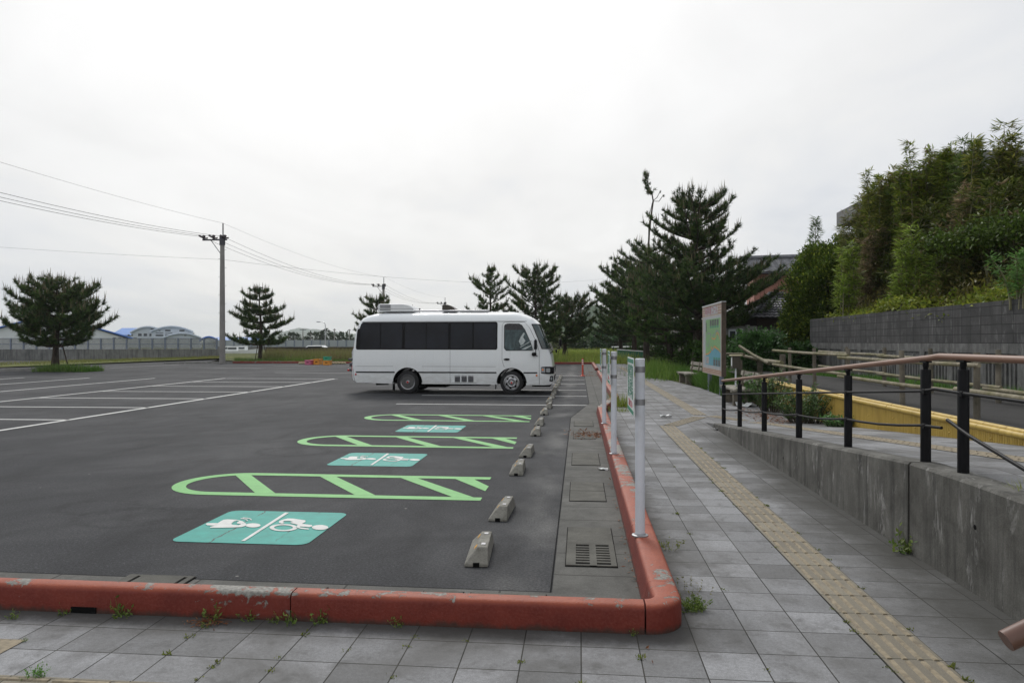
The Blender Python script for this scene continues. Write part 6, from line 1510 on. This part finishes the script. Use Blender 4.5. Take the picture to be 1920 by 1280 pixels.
# slope above the block wall
def slz(x, y): return 2.36+max(0, min(x, 16)-9.6)*.30+max(0, min(x, 16)-12)*.22+.15*math.sin(x*1.3)+.15*math.sin(y*.9)
b = MB(); nx, ny = 30, 40; vs = []
for i in range(nx+1):
    for j in range(ny+1): x = 9.1+34*i/nx; y = -6+58*j/ny; y2 = y if True else y; vs.append((x, y2, slz(x, y) if y < 27.5 else max(.0, slz(x, y)-1.2*(y-27.5)) if x < 13 else slz(x, y)))
b.add(vs, [(i*(ny+1)+j, (i+1)*(ny+1)+j, (i+1)*(ny+1)+j+1, i*(ny+1)+j+1) for i in range(nx) for j in range(ny)])
struct(b.build('bamboo_slope', M_SOIL, None, fix=False))
global_i = [0]
def bamboo_geo(culms, seed, ca, cb, L=.23, Wd=.042, dens=50, dead=.06):
    """culms: list of (x, y, z0, h, droop, spread). Returns stems MB, leaf arrays."""
    global NR
    NR = np.random.default_rng(seed); R_ = random.Random(seed); st = MB(); CC, DD = [], []
    for (x, y, z, h, droop, spread) in culms:
        a = R_.random()*6.28; pts = [Vector((x+droop*math.cos(a)*(k/6)**2.2, y+droop*math.sin(a)*(k/6)**2.2, z+h*(k/6)*(1-.10*droop*(k/6)**2))) for k in range(7)]
        st.tube(pts, [.028, .026, .024, .02, .015, .01, .005], 5, cap=False)
        nb_ = int(h*dens*.28)
        for k in range(nb_):
            u = .22+.78*(k+R_.random())/nb_; i = min(5, int(u*6)); q = pts[i].lerp(pts[i+1], u*6-i); az = R_.random()*6.28
            bl = spread*(.45+.65*R_.random())*(1.15-u*.75); up = .5+.6*R_.random(); e1 = q+Vector((math.cos(az), math.sin(az), up))*bl*.55; e2 = e1+Vector((math.cos(az), math.sin(az), -.15))*bl*.5
            if k % 2 == 0: st.tube([q, e1, e2], [.005, .004, .002], 3, cap=False)
            for j in range(13):
                v = .15+.85*R_.random(); c = q.lerp(e1, v*2) if v < .5 else e1.lerp(e2, v*2-1); az2 = az+R_.gauss(0, .9)
                CC.append((c.x+R_.gauss(0, .04), c.y+R_.gauss(0, .04), c.z+R_.gauss(0, .04))); DD.append((math.cos(az2), math.sin(az2), R_.uniform(-.55, .75)))
    CC, DD = np.array(CC), np.array(DD); N = len(CC); V = leaf_faces(CC, DD, L*(.6+.8*NR.random(N)), Wd*(.7+.6*NR.random(N)), up=np.array([0, 0, 1.0]))
    col = colmix(N, ca, cb, .2); k = NR.random(N) < dead; col[k] = np.array([.24, .18, .10])*(.6+.6*NR.random((k.sum(), 1)))
    return st, V, col
def bamboo(label, culms, seed, ca=(.06, .105, .012), cb=(.20, .225, .035), group='bamboo on the slope', **kw):
    x, y, z = culms[0][:3]; r = thing('bamboo', label, 'bamboo', (x, y, z), 0, group)
    st, V, col = bamboo_geo([(c[0]-x, c[1]-y, c[2]-z)+tuple(c[3:]) for c in culms], seed, ca, cb, **kw)
    st.build('culms', M_CULM, r, smooth=60); soup('foliage', M_LEAF, V, 4, col, r); return r
def stand(label, px, top, t, n, sp, seed, base=None, droop=.5, spread=.55, even=1.15, **kw):
    n = int(n*1.7); spread *= .82; droop *= .6; kw['ca'] = tuple(v*1.3 for v in kw.get('ca', (.06, .105, .012))); kw['cb'] = tuple(v*1.6 for v in kw.get('cb', (.20, .225, .035)))
    """n culms round picture column px at distance t, the tallest reaching picture row top."""
    R_ = random.Random(seed); q = at(px, top, t); cu = []
    for k in range(n):
        x, y = q.x+(R_.gauss(0, sp*.62) if k else 0), q.y+(R_.gauss(0, sp) if k else 0); z = slz(x, y) if base is None else base; zt = q.z-(abs(R_.gauss(0, even))+.15 if k else .0)
        cu.append((x, y, z-.05, max(1.2, zt-z), droop*(.3+R_.random()), spread))
    if base is None and t > 20:
        for k in range(3):
            x, y = q.x+R_.gauss(0, sp*1.1), q.y+R_.gauss(0, sp); z = slz(x, y); cu.append((x, y, z-.05, q.z+R_.uniform(-.75, .12)-z, .15, spread*.42))
    return bamboo(label, cu, seed, **kw)
stand('highest bamboo stand against the sky at the right picture edge', 1893, 222, 20.5, 8, .5, 101, spread=.7, cb=(.23, .22, .055))
stand('dark drooping bamboo left of the highest stand', 1826, 262, 21.5, 7, .35, 102, droop=1.2, ca=(.045, .085, .016), cb=(.11, .15, .04))
stand('thin upright bamboo spire in front of the grey building corner', 1778, 268, 23, 3, .16, 103, droop=.12, spread=.34)
stand('ragged bamboo with bare tips left of the spire', 1737, 272, 24, 6, .38, 104, even=.7, droop=.25, spread=.45, dead=.18)
stand('bushy bamboo with pointed top in the middle of the skyline', 1706, 300, 25, 7, .42, 105, even=.6, ca=(.05, .095, .016), cb=(.13, .17, .04))
stand('broad olive bamboo in the middle of the skyline', 1672, 308, 26, 8, .45, 106, even=.6, cb=(.22, .21, .055))
stand('narrow bamboo shoot right of the grey roof end', 1645, 325, 27.5, 5, .3, 107, even=.6, droop=.1, spread=.3)
stand('drooping bamboo just in front of the grey roof end', 1610, 368, 28.5, 8, .4, 108, even=.5, droop=.75, cb=(.20, .19, .065), dead=.12)
stand('single bamboo sprig rising above the broadleaf tree', 1529, 408, 32, 1, .1, 109, droop=.05, spread=.5, base=4.0, dens=80, ca=(.05, .10, .03), cb=(.10, .15, .05))
stand('bright young bamboo pair in front of the broadleaf tree', 1592, 452, 25.5, 3, .22, 110, base=2.4, droop=.15, spread=.4, ca=(.13, .20, .028), cb=(.23, .29, .055), dead=.01)
stand('bright young bamboo, left of the wall vegetation row', 1690, 452, 21.5, 2, .12, 111, base=2.4, droop=.12, spread=.34, ca=(.13, .20, .028), cb=(.23, .29, .055), dead=.02)
stand('tallest bright young bamboo in the row above the wall', 1712, 418, 21.2, 2, .13, 112, base=2.4, droop=.14, spread=.36, ca=(.13, .20, .028), cb=(.23, .29, .055), dead=.02)
stand('shorter bright bamboo, right of the tallest young one', 1755, 478, 20.5, 2, .13, 113, base=2.4, droop=.14, spread=.32, ca=(.12, .19, .028), cb=(.22, .29, .055), dead=.02)
stand('low arching bamboo with tan leaves above the wall', 1808, 470, 19.5, 5, .3, 114, base=2.4, droop=.6, spread=.5, cb=(.16, .15, .05), dead=.15)
stand('bright green bamboo tuft at the wall top by the right edge', 1912, 548, 14.5, 4, .22, 115, base=2.3, droop=.5, spread=.28, ca=(.06, .14, .03), cb=(.12, .22, .06), dead=.01, L=.16, Wd=.028)
stand('dry tan bamboo patch under the grey roof end', 1628, 430, 26, 4, .3, 116, base=2.6, droop=.5, spread=.55, ca=(.16, .12, .07), cb=(.26, .21, .13), dead=.3)
stand('dry tan bamboo patch in the middle above the vine ledge', 1815, 352, 20.5, 4, .3, 117, droop=.4, spread=.6, ca=(.15, .11, .06), cb=(.25, .20, .12), dead=.3)
stand('dry tan bamboo patch low at the right edge', 1896, 402, 18.5, 4, .3, 118, droop=.5, spread=.6, ca=(.15, .11, .07), cb=(.27, .22, .14), dead=.3)
cu = []; R_ = random.Random(5)
while len(cu) < 170:
    px = R_.uniform(1585, 2050); t = R_.uniform(18.5, 30)
    q = at(px, 641, t)
    if q.x < 10.6 or q.x > 17: continue
    zt = EYE+(641-interp([(1580, 455), (1610, 430), (1640, 405), (1700, 385), (1790, 350), (1850, 318), (1900, 300), (2050, 240)], px))*t/F-abs(R_.gauss(0, .9)); z = slz(q.x, q.y)
    if zt-z < 1.0: continue
    cu.append((q.x, q.y, z-.05, zt-z, R_.uniform(.2, 1.0), .75))
for k in range(46):
    x_, y_ = R_.uniform(10.6, 16.5), R_.uniform(2, 16); cu.append((x_, y_, slz(x_, y_)-.05, R_.uniform(2.2, 4.0), R_.uniform(.3, 1.0), .75))
st, V, col = bamboo_geo(cu, 120, (.034, .06, .009), (.16, .185, .035), .26, .046, 36, .10)
o = soup('bamboo_thicket', M_LEAF, V, 4, col); tag(o, 'dense dark bamboo thicket filling the slope behind the single stands', 'bamboo', None, 'stuff')
so = st.build('culms', M_CULM, o, smooth=60)
# creeper ledge and low growth along the wall top
def cover_pts(n, x0, x1, y0, y1, h):
    P = np.stack([x0+(x1-x0)*NR.random(n), y0+(y1-y0)*NR.random(n)], 1); z = np.array([slz(a, b_) for a, b_ in P])
    bump = np.array([mnoise.noise(Vector((a*.9, b_*.9, 3.3))) for a, b_ in P]); return np.concatenate([P, (z+h*(.35+.65*NR.random(n))*(.75+.8*bump))[:, None]], 1)
def creeper(name, label, n, box, h, L, Wd, ca, cb, seed):
    global NR
    NR = np.random.default_rng(seed); P = cover_pts(n, *box, h); d = unit(NR.normal(size=P.shape)+np.array([-.5, -.2, .5]))
    o = soup(name, M_LEAF, leaf_faces(P, d, L*(.6+.8*NR.random(n)), Wd*(.6+.8*NR.random(n)), up=np.array([0, 0, 1.0])), 4, colmix(n, ca, cb, .2)); return tag(o, label, 'undergrowth', None, 'stuff')
creeper('creepers', 'yellow green and reddish creepers along the top of the block wall', 11000, (8.98, 10.3, 0, 27.2), .45, .12, .075, (.13, .20, .025), (.32, .34, .05), 131)
creeper('creepers', 'rusty brown undergrowth behind the creepers on the wall top', 6000, (9.5, 11.4, 8, 26.5), .85, .14, .04, (.10, .085, .03), (.17, .16, .04), 132)
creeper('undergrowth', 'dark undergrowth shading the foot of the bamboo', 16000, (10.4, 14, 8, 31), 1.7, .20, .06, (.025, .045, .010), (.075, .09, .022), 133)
NR = np.random.default_rng(134); n = 3600; q = [at(px, 641, t) for px, t in ((1755, 20.5), (1935, 16.5))]
u = NR.random((n, 1)); P = np.array(tuple(q[0]))*(1-u)+np.array(tuple(q[1]))*u; P += NR.normal(size=P.shape)*np.array([.28, .28, .1]); P[:, 2] = 4.3+NR.normal(size=n)*.13+.22*np.sin(u[:, 0]*17)
o = soup('vine_hedge', M_LEAF, leaf_faces(P, unit(NR.normal(size=P.shape)+np.array([0, 0, .6])), .10*(.7+.6*NR.random(n)), .07*(.7+.6*NR.random(n)), up=np.array([0, 0, 1.0])), 4, colmix(n, (.045, .085, .013), (.10, .15, .025), .2)); tag(o, 'leafy green vines hanging in a ledge across the bamboo', 'vines', None, 'stuff')

# weeds along the kerbs and in the paving joints
def tuft(label, x, y, z, h, w, n, seed, ca=(.09, .17, .03), cb=(.2, .25, .06), group=None, name='weed', lf=5):
    global NR
    NR = np.random.default_rng(seed); a = NR.random(n)*6.28; q = w*np.sqrt(NR.random(n)); P = np.stack([q*np.cos(a), q*np.sin(a), np.zeros(n)], 1)
    d = unit(np.stack([np.cos(a)*.6*q/w, np.sin(a)*.6*q/w, np.ones(n)], 1)+NR.normal(size=(n, 3))*.25); L = h*(.4+.7*NR.random(n))
    m = n*lf; i = NR.integers(0, n, m); f = NR.random((m, 1)); c2 = P[i]+d[i]*L[i][:, None]*f; V1 = needle_faces(P, d, L, np.full(n, h*.035)); V2 = leaf_faces(c2, d[i]*.4+NR.normal(size=(m, 3)), h*.22*(.6+.8*NR.random(m)), h*.10*np.ones(m))
    V = np.concatenate([np.stack([V1[:, 0], V1[:, 1], V1[:, 1], V1[:, 2]], 1), V2]); o = soup(name, M_LEAF, V, 4, colmix(n+m, ca, cb, .2)); o.location = (x, y, z); return tag(o, label, 'weed', group)
tuft('green weed clump at the rounded kerb corner', .68, 4.28, 0, .075, .055, 70, 141, lf=9); tuft('trailing weed with brown stalks by the kerb corner', .70, 4.58, 0, .07, .13, 18, 142, (.12, .13, .04), (.22, .2, .07))
tuft('weed beside the foot of the nearest sign pole', .70, 5.55, 0, .09, .10, 18, 143, (.13, .17, .03), (.24, .24, .06)); tuft('bright weed growing in the wall expansion joint', 2.44, 5.58, 0, .22, .04, 16, 144)
tuft('lime green grass clump at the inner bend of the kerb', 1.05, 17.6, 0, .42, .28, 260, 145, (.16, .23, .035), (.30, .33, .07), lf=0); tuft('grass clump behind the second kerb bend', .9, 16.3, 0, .2, .25, 140, 146, (.16, .23, .035), (.30, .33, .07), lf=0)
tuft('grass tuft on the wall coping behind the nearest black post', 2.72, 4.55, .68, .09, .12, 90, 147, (.2, .27, .03), (.34, .34, .07), lf=0); tuft('small bright weed in the tactile strip at the lower left', -2.55, 3.12, 0, .06, .04, 40, 148, (.08, .2, .03), (.15, .3, .05))
for k, (px, py, h) in enumerate([(128, 1147, .07), (238, 1152, .12), (410, 1158, .11), (470, 1161, .07), (520, 1163, .07), (553, 1163, .10), (598, 1166, .10), (748, 1170, .07), (24, 1160, .06), (45, 1203, .03), (1190, 1190, .04), (386, 1176, .045)]):
    q = gr(px, py); tuft('thin weed sprouting by the front kerb, %s' % ['by the drain slot', 'right of the drain slot', 'over the brown leaf litter', 'between the leaf litter and the kerb joint', 'just left of the kerb joint', 'right at the kerb joint', 'just right of the kerb joint', 'alone before the clean kerb unit', 'leftmost one', 'low in the paving at the left edge', 'below the corner unit', 'lying in the leaf litter'][k], q.x, min(q.y, 3.86) if py < 1195 else q.y, 0, h, h*.35, 12, 150+k, group='weeds along the front kerb')
NR = np.random.default_rng(170); JX = [1.50-.298*k for k in range(-1, 14)]+[1.80]; pts = []
for k in range(84):
    if k % 2: pts.append((1.50+(.298 if NR.random() < .5 else 0)+NR.normal()*.006, 3.0+9*NR.random()))
    else: pts.append((JX[int(NR.random()*len(JX))]+NR.normal()*.006, (3.1+.7*NR.random()) if NR.random() < .5 else 3+8*NR.random()))
pts = np.array([q for q in pts if not (q[0] < .62 and q[1] > 3.8)]); n = 14*len(pts); c = np.repeat(pts, 14, 0)+NR.normal(size=(n, 2))*.012; c = np.concatenate([c, np.zeros((n, 1))], 1)
s_ = np.repeat(NR.random(len(pts))**2, 14)
o = soup('joint_weeds', M_LEAF, leaf_faces(c, np.stack([NR.normal(size=n), NR.normal(size=n), np.ones(n)*.8], 1), .010+.022*s_, .005+.006*s_), 4, colmix(n, (.10, .14, .02), (.22, .23, .05), .2)); tag(o, 'tiny weeds and moss in the paving joints', 'weeds', None, 'stuff')
def leaflit(label, cx, cy, rx, ry, n, seed, z=.006, sz=1.0):
    global NR
    NR = np.random.default_rng(seed); P = np.stack([cx+NR.normal(size=n)*rx, cy+NR.normal(size=n)*ry, z+.012*NR.random(n)], 1); d = NR.normal(size=(n, 3))*np.array([1, 1, .15])
    o = soup('leaf_litter', M_LEAF, leaf_faces(P, d, .07*sz*(.5+NR.random(n)), (.012+.012*NR.random(n))*sz, up=np.array([0, 0, 1.0])), 4, colmix(n, (.13, .045, .02), (.27, .12, .05), .25)); return tag(o, label, 'leaf litter', None, 'stuff')
q = gr(1103, 815); leaflit('rusty pine needles lying on the gutter cover', q.x, q.y, .15, .22, 480, 181); leaflit('brown needles caught along the foot of the right kerb', .36, 6.0, .014, 1.4, 90, 182, .006, .5); q = gr(385, 1172); leaflit('brown leaves and grit by the front kerb', q.x, 3.8, .06, .035, 120, 183, .006, .45)
leaflit('reddish needles swept under the shrubs by the ramp', 3.95, 15.2, .22, 1.0, 900, 184); leaflit('brown needles in the far gutter', .6, 36.5, .3, 1.6, 260, 185); leaflit('brown needles by the end of the bays', .55, 33.5, .25, .5, 160, 186)

# far vegetation and hills
p = at(1130, 641, 120); leafy('bush', 'big rounded bush beyond the meadow', 'bush', p.x, p.y, 0, 6, 4, 1.5, 2.2, 260, 26, .5, .3, (.045, .09, .03), (.10, .15, .06), 191, False)
p = at(1160, 641, 105); leafy('bush', 'dark green bush row end near the dark house', 'bush', p.x, p.y, 0, 4, 3, 1.4, 2.0, 200, 26, .45, .28, (.03, .075, .03), (.07, .12, .05), 192, False)
p = at(1085, 641, 125); leafy('bush', 'pale scrub bush behind the leaning pine', 'bush', p.x, p.y, 0, 6, 3, 1.2, 1.7, 200, 26, .45, .28, (.09, .12, .05), (.16, .18, .09), 193, False)
for k, (px, t, w_, h_) in enumerate([(545, 240, 9, 4.2), (590, 250, 8, 4.6), (640, 235, 7, 4.4), (612, 245, 5, 5.4)]):
    p = at(px, 641, t); leafy('distant_tree', ['broad low tree far across the harbour', 'tree beyond the screen fence left of the street lamp', 'tree beyond the screen fence near the coach', 'small round tree just right of the street lamp'][k], 'tree', p.x, p.y, 0, w_*.5, 3, h_*.55, h_*.5, 90, 22, .6, .4, (.04, .07, .035), (.08, .10, .06), 195+k)
def hill(name, px0, px1, t, crest, depth, seed):
    b = MB(); n, m = 90, 14; vs = []
    for i in range(n+1):
        px = px0+(px1-px0)*i/n; zt = (641-interp(crest, px))*t/F+EYE
        zt = max(.5, zt+t*.0022*mnoise.noise(Vector((px*.09, seed, 0)))+t*.0012*mnoise.noise(Vector((px*.33, seed, 5)))) 
        for j in range(m+1):
            f = j/m; q = at(px, 641, t-depth*(1-f)); w_ = math.sin(f*math.pi/2)**1.3
            vs.append((q.x, q.y, max(-1, zt*w_*(1+.10*mnoise.noise(Vector((px*.05, f*6, seed)))*(1-f)))-1*(1-f)))
    b.add(vs, [(i*(m+1)+j, (i+1)*(m+1)+j, (i+1)*(m+1)+j+1, i*(m+1)+j+1) for i in range(n) for j in range(m)])
    return struct(b.build(name, M_HILL, None, fix=False))
m_ = NT('forest_hill'); p_ = m_.obj()
M_HILL = m_.out(m_.ramp(m_.noise(p_, .06, 8, .75), .38, .62, (.012, .035, .016), (.055, .09, .03)), .95, m_.bump(m_.noise(p_, .12, 6), 1.0, 4.0), Specular_IOR_Level=.05)
hill('hill', 930, 1500, 1000, [(930, 638), (985, 628), (1020, 612), (1060, 598), (1100, 578), (1120, 572), (1145, 584), (1170, 600), (1250, 606), (1350, 600), (1500, 610)], 420, 3)
hill('hill', 960, 1250, 520, [(960, 637), (1010, 624), (1060, 622), (1110, 626), (1180, 628), (1250, 634)], 150, 7)
hill('far_mountains', 380, 760, 4200, [(380, 640), (470, 633), (530, 622), (560, 615), (600, 618), (650, 624), (760, 634)], 900, 9)
# ------------------------------------------------------------------ sky, sun, air, camera
SUN_EL, SUN_AZ = rad(41), rad(-16)     # azimuth measured from +y towards +x
D = Vector((math.sin(SUN_AZ)*math.cos(SUN_EL), math.cos(SUN_AZ)*math.cos(SUN_EL), math.sin(SUN_EL)))
w = bpy.data.worlds.new('World'); sc.world = w; w.use_nodes = True; t = w.node_tree; bg = t.nodes['Background']; bg.inputs['Strength'].default_value = .1
sky = t.nodes.new('ShaderNodeTexSky'); sky.sky_type = 'NISHITA'; sky.sun_disc = False; sky.sun_elevation = SUN_EL; sky.sun_rotation = SUN_AZ; sky.air_density = 1.0; sky.dust_density = 3.0
tc = t.nodes.new('ShaderNodeTexCoord').outputs['Generated']
def N(ty, ins=None, **kw):
    n = t.nodes.new(ty)
    for k, v in kw.items(): setattr(n, k, v)
    for k, v in (ins or {}).items():
        if isinstance(v, bpy.types.NodeSocket): t.links.new(v, n.inputs[k])
        else: n.inputs[k].default_value = v
    return n
def MA(op, a, b=0.0): return N('ShaderNodeMath', {0: a, 1: b}, operation=op).outputs[0]
dot = N('ShaderNodeVectorMath', {0: tc, 1: tuple(D)}, operation='DOT_PRODUCT').outputs['Value']
dp = MA('MAXIMUM', dot, 0.0)
# cloud deck: direction projected on a flat layer so that streaks flatten towards the horizon
sx = N('ShaderNodeSeparateXYZ', {0: tc}).outputs
den = MA('ADD', MA('MAXIMUM', sx[2], 0.0), .16)
pv = N('ShaderNodeCombineXYZ', {'X': MA('DIVIDE', sx[0], den), 'Y': MA('DIVIDE', sx[1], den), 'Z': 0.0}).outputs[0]
n1 = N('ShaderNodeTexNoise', {'Vector': N('ShaderNodeMapping', {'Vector': pv, 'Scale': (.8, .55, 1), 'Rotation': (0, 0, .3), 'Location': (1.7, .4, 0)}).outputs[0], 'Scale': 1.0, 'Detail': 6.0, 'Roughness': .5, 'Distortion': .5}).outputs['Fac']
n2 = N('ShaderNodeTexNoise', {'Vector': N('ShaderNodeMapping', {'Vector': pv, 'Scale': (1.6, .8, 1), 'Location': (3.1, 5.2, 0)}).outputs[0], 'Scale': 1.6, 'Detail': 8.0, 'Roughness': .55, 'Distortion': .8}).outputs['Fac']
val = MA('ADD', MA('MULTIPLY', MA('POWER', dp, 3.0), 4.9), 6.35)
val = MA('ADD', val, MA('MULTIPLY', MA('POWER', dp, 20.0), 3.6))
val = MA('ADD', val, MA('MULTIPLY', MA('SUBTRACT', n1, .5), 4.6)); val = MA('ADD', val, MA('MULTIPLY', MA('SUBTRACT', n2, .5), 1.6))
back = MA('MAXIMUM', MA('MULTIPLY', sx[1], -1.0), 0.0); val = MA('ADD', val, MA('MULTIPLY', back, BACK))  # sky brightness added behind the camera, out of view, to light the coach
warm = N('ShaderNodeMapRange', {'Value': val, 'From Min': 6.0, 'From Max': 9.0}).outputs[0]
tint = N('ShaderNodeMix', {0: warm, 6: (.885, .958, 1.10, 1), 7: (1.0, 1.0, .995, 1)}, data_type='RGBA').outputs[2]
cl = N('ShaderNodeVectorMath', {0: tint, 'Scale': val}, operation='SCALE').outputs[0]
mx = N('ShaderNodeMix', {0: .94, 6: sky.outputs[0], 7: cl}, data_type='RGBA').outputs[2]
t.links.new(mx, bg.inputs['Color'])
sl_ = bpy.data.lights.new('sun', 'SUN'); sl_.energy = 1.45; sl_.angle = rad(14); sl_.color = (1, .98, .95)
so_ = bpy.data.objects.new('sun', sl_); C.objects.link(so_); so_.rotation_euler = (-D).to_track_quat('-Z', 'Y').to_euler(); so_.location = (0, 0, 40)
if HAZE:
    b = MB(); b.box2((-2600, -30, -1.2), (2600, 4600, 130)); hz_ = bpy.data.materials.new('air_haze'); hz_.use_nodes = True; tt = hz_.node_tree; tt.nodes.clear()
    o_ = tt.nodes.new('ShaderNodeOutputMaterial'); pv_ = tt.nodes.new('ShaderNodeVolumePrincipled'); pv_.inputs['Color'].default_value = (.93, .965, 1, 1); pv_.inputs['Density'].default_value = HAZE; pv_.inputs['Anisotropy'].default_value = .2
    tt.links.new(pv_.outputs[0], o_.inputs['Volume']); ho = b.build('haze', hz_, None, smooth=0); tag(ho, None, None, None, 'stuff')
cam = bpy.data.cameras.new('camera'); cam.sensor_width = 36; cam.lens = F/1920*36; cam.clip_start = .05; cam.clip_end = 12000; cam.shift_y = (641-640)/1920
co = bpy.data.objects.new('camera', cam); C.objects.link(co); co.location = (0, 0, EYE); co.rotation_euler = (rad(90), 0, TH); sc.camera = co
vs_ = sc.view_settings; vs_.view_transform = 'Standard'; vs_.look = 'None'; vs_.gamma = 1; vs_.exposure = EXPO
sc.cycles.use_denoising = True; sc.cycles.max_bounces = 6; sc.cycles.diffuse_bounces = 3; sc.cycles.glossy_bounces = 2; sc.cycles.transparent_max_bounces = 12; sc.cycles.volume_bounces = 1; sc.cycles.use_adaptive_sampling = True
